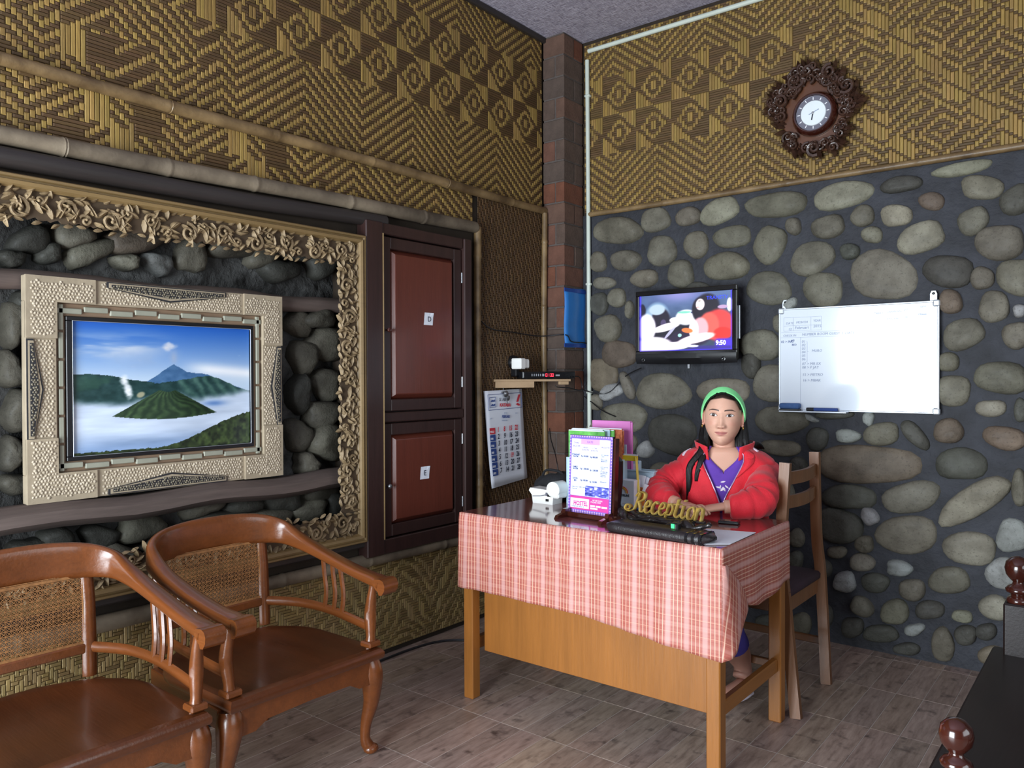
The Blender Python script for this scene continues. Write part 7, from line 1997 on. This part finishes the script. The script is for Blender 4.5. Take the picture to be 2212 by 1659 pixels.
MB().tube(mk_, [.0035, .0026, .0036, .0024, .0034, .0024, .0028], 5).build('chest_mark', 'jacket_white', person)
for nm in 'lr':
    hip, knee, ank, toe = lg[nm]
    hem = ank * .78 + knee * .22
    pt_ = smooth_path([hip + np.array([0, .06, 0]), hip, (hip + knee) / 2 + np.array([0, 0, .012]), knee + np.array([0, -.005, .01]), (knee + ank) / 2 + np.array([0, -.01, .0]), hem], 4)
    n_ = len(pt_); MB().tube(pt_, [np.interp(i / (n_ - 1), [0, .3, .55, .75, 1], [.094, .086, .068, .062, .056]) * (1 + .02 * math.sin(i * 1.7)) for i in range(n_)], 16).build('trouser_leg', 'pants', person, smooth=60)
    s0_ = ank + np.array([.004, .030, -.090])
    sh = MB().tube([s0_ + np.array([0, .018, .012]), s0_, s0_ + np.array([-.004, -.05, -.008]), toe + np.array([0, .03, .006]), toe + np.array([0, -.012, -.004])], [.020, .034, .037, .036, .014], 12, flat=[.034, .030, .024, .020, .010]).build('shoe', 'black', person, smooth=60)
    MB().tube([s0_ + np.array([0, .022, -.022]), s0_ + np.array([0, 0, -.030]), s0_ + np.array([-.004, -.05, -.030]), toe + np.array([0, .02, -.018]), toe + np.array([0, -.012, -.014])], [.022, .036, .038, .037, .016], 10, flat=.005).build('shoe_sole', 'jacket_white', person, smooth=60)
# ---- hair, headband, earrings
nh, nv_ = 120, 90
th2, ph2 = np.meshgrid(np.linspace(-PI, PI, nh), np.linspace(-.62, .999, nv_) * PI / 2)
x2, y2, z2 = base_head(th2, ph2, .007); back = sstep(.3, -.8, np.cos(th2)); y2 = y2 - .012 * back; x2 *= 1 + .02 * back
hp = H(x2, y2, z2 + .004)
strand = vnoise((th2 + 4) / 8, (ph2 + 2) / 8, 60, 3, 5, 2)
nrm = H(x2, y2, z2) - HC; hp = hp + nrm / np.linalg.norm(nrm, axis=-1, keepdims=True) * ((strand - .5) * .006)[..., None]
vis = ~(((x2 / .078) ** 2 + ((z2 + .018) / .104) ** 2 < 1) & (y2 > -.005)); vis &= ~((y2 > -.014) & (z2 < .028))
idx = np.arange(nh * nv_).reshape(nv_, nh); fsel = []
for j in range(nv_ - 1):
    for i in range(nh - 1):
        if vis[j, i] and vis[j + 1, i] and vis[j, i + 1] and vis[j + 1, i + 1]: fsel.append((int(idx[j, i]), int(idx[j, i + 1]), int(idx[j + 1, i + 1]), int(idx[j + 1, i])))
hm = MB().add(hp.reshape(-1, 3), fsel)
# fall of hair down the back and two locks in front
bk_ = smooth_path([H(0, -.085, -.02), H(0, -.088, -.10), np.append(TC - tf * .130, .93), np.append(TC - tf * .150, .80), np.append(TC - tf * .150, .70)], 5)
hm.tube(bk_, [.080, .082, .084, .088, .092, .096, .1, .104, .108, .110, .112, .112, .112, .112, .110, .108, .104, .10, .09, .08, .06][:len(bk_)], 18, flat=[.030] * len(bk_), up=tuple(np.append(tf, 0)))
for pts, rr, th_k in (([H(-.056, -.060, .03), H(-.076, -.030, -.05), H(-.078, .004, -.105), tor(.990, -.66, .022), tor(.93, -.66, .030), tor(.86, -.72, .028), tor(.79, -.80, .026)], .017, .008),
                ([H(-.062, -.020, -.02), H(-.064, -.004, -.085), H(-.058, .018, -.130), tor(.955, -.46, .024), tor(.905, -.52, .022), tor(.87, -.56, .022)], .014, .007),
                ([H(.056, -.060, .03), H(.072, -.048, -.06), H(.086, -.040, -.115), np.append(TC + trt * .120 - tf * .02, 1.015), np.append(TC + trt * .145 - tf * .06, .992)], .030, .012),
                ([H(.050, -.05, .02), H(.062, -.040, -.08), H(.070, -.034, -.13), np.append(TC + trt * .085 - tf * .02, 1.005)], .024, .012)):
    pp_ = smooth_path(pts, 5); n_ = len(pp_)
    for e in (-.32, 0, .32):
        q2 = [p + Vector(np.append(trt, 0)) * (e * rr * (1 + .06 * math.sin(i * .4 + e * 4))) for i, p in enumerate(pp_)]
        hm.tube(q2, [rr * .62 * (1 - .8 * max(0, i / (n_ - 1) - .55) / .45) for i in range(n_)], 8, flat=[th_k * (1 - .6 * max(0, i / (n_ - 1) - .6) / .4) for i in range(n_)], up=tuple(np.append(tf, .15)))
hm.build('hair', 'hair', person, smooth=180, fix=False)
bp_, up_s = [], []
for a in np.linspace(-1.85, 1.85, 48):
    x_ = .0865 * math.sin(a); k = math.cos(a) if abs(a) < PI / 2 else math.cos(a) * .7
    z_ = .005 + .1075 * k; y_ = .052 * max(k, 0) - .004 + .02 * min(k, 0)
    bp_.append(H(x_, y_, z_)); up_s.append(H(x_ / .0865, .50 * max(0, k) + .10, .85 * k) - HC)
hw = .0160
MB().sweep([Vector(p) for p in bp_], [(-hw, -.004), (hw, -.004), (hw, .0015), (0, .0034), (-hw, .0015)], [Vector(u_) for u_ in up_s], scale=[(lerp(1, .6, (abs(2 * k / 47 - 1)) ** 2), 1) for k in range(48)]).build('headband', 'band', person, smooth=60)
for s in (-1, 1):
    c = Vector(H(s * .081, .004, -.042)); MB().tube([c + Vector((0, 0, .007 * math.cos(a))) + Vector(hf) * (.007 * math.sin(a)) for a in np.linspace(0, 2 * PI, 14)], .0014, 6).build('earring', 'earring', person, smooth=60)

# ---- pieces of parts hang under their parts
nest(person, 'jacket', ['jacket_sleeve', 'collar', 'lapel', 'zip', 'shoulder_stripe', 'chest_mark'])
nest(person, 'shirt', ['shirt_print']); nest(person, 'shoe', ['shoe_sole'], 1)
nest(pic, 'corner_block', ['corner_pebbles'], 1); nest(pic, 'inlay', ['inlay_border', 'inlay_bed', 'inlay_pebbles'], 1)
nest(pic, 'frame_board', ['strip_pebbles']); nest(pic, 'frame_liner', ['liner_tile']); nest(pic, 'inner_frame', ['inner_bead'])
nest(clk, 'chapter_ring', ['hour_mark']); nest(clk, 'dial', ['hour_hand', 'minute_hand', 'hub'])
nest(tv, 'screen', ['channel_logo', 'screen_clock']); nest(tv, 'speaker_bar', ['speaker_dot'])
nest(wb, 'board', ['handwriting', 'ruled_lines']); nest(wb, 'rim', ['corner_cap']); nest(wb, 'hanger', ['nail'], 1)
nest(rc, 'card', ['text_block', 'border_pattern', 'white_field', 'rate_heading', 'contact_field', 'logo_field', 'headings', 'rates', 'small_print', 'hostel_name', 'hostel_line', 'contact', 'photo'])
nest(bx, 'front_panel', ['digit_display', 'button', 'badge']); nest(bx_, 'carton_body', ['arc', 'lettering', 'bottom_line'])
top_page = sorted([c for c in cal.children if stem(c) == 'page'], key=lambda c: c.name)[-1]
for c in list(cal.children):
    if stem(c) != 'page': c.parent = top_page
nest(fr, 'carving_board', ['leaf_carving'], 1); nest(be, 'post', ['finial'], 1)
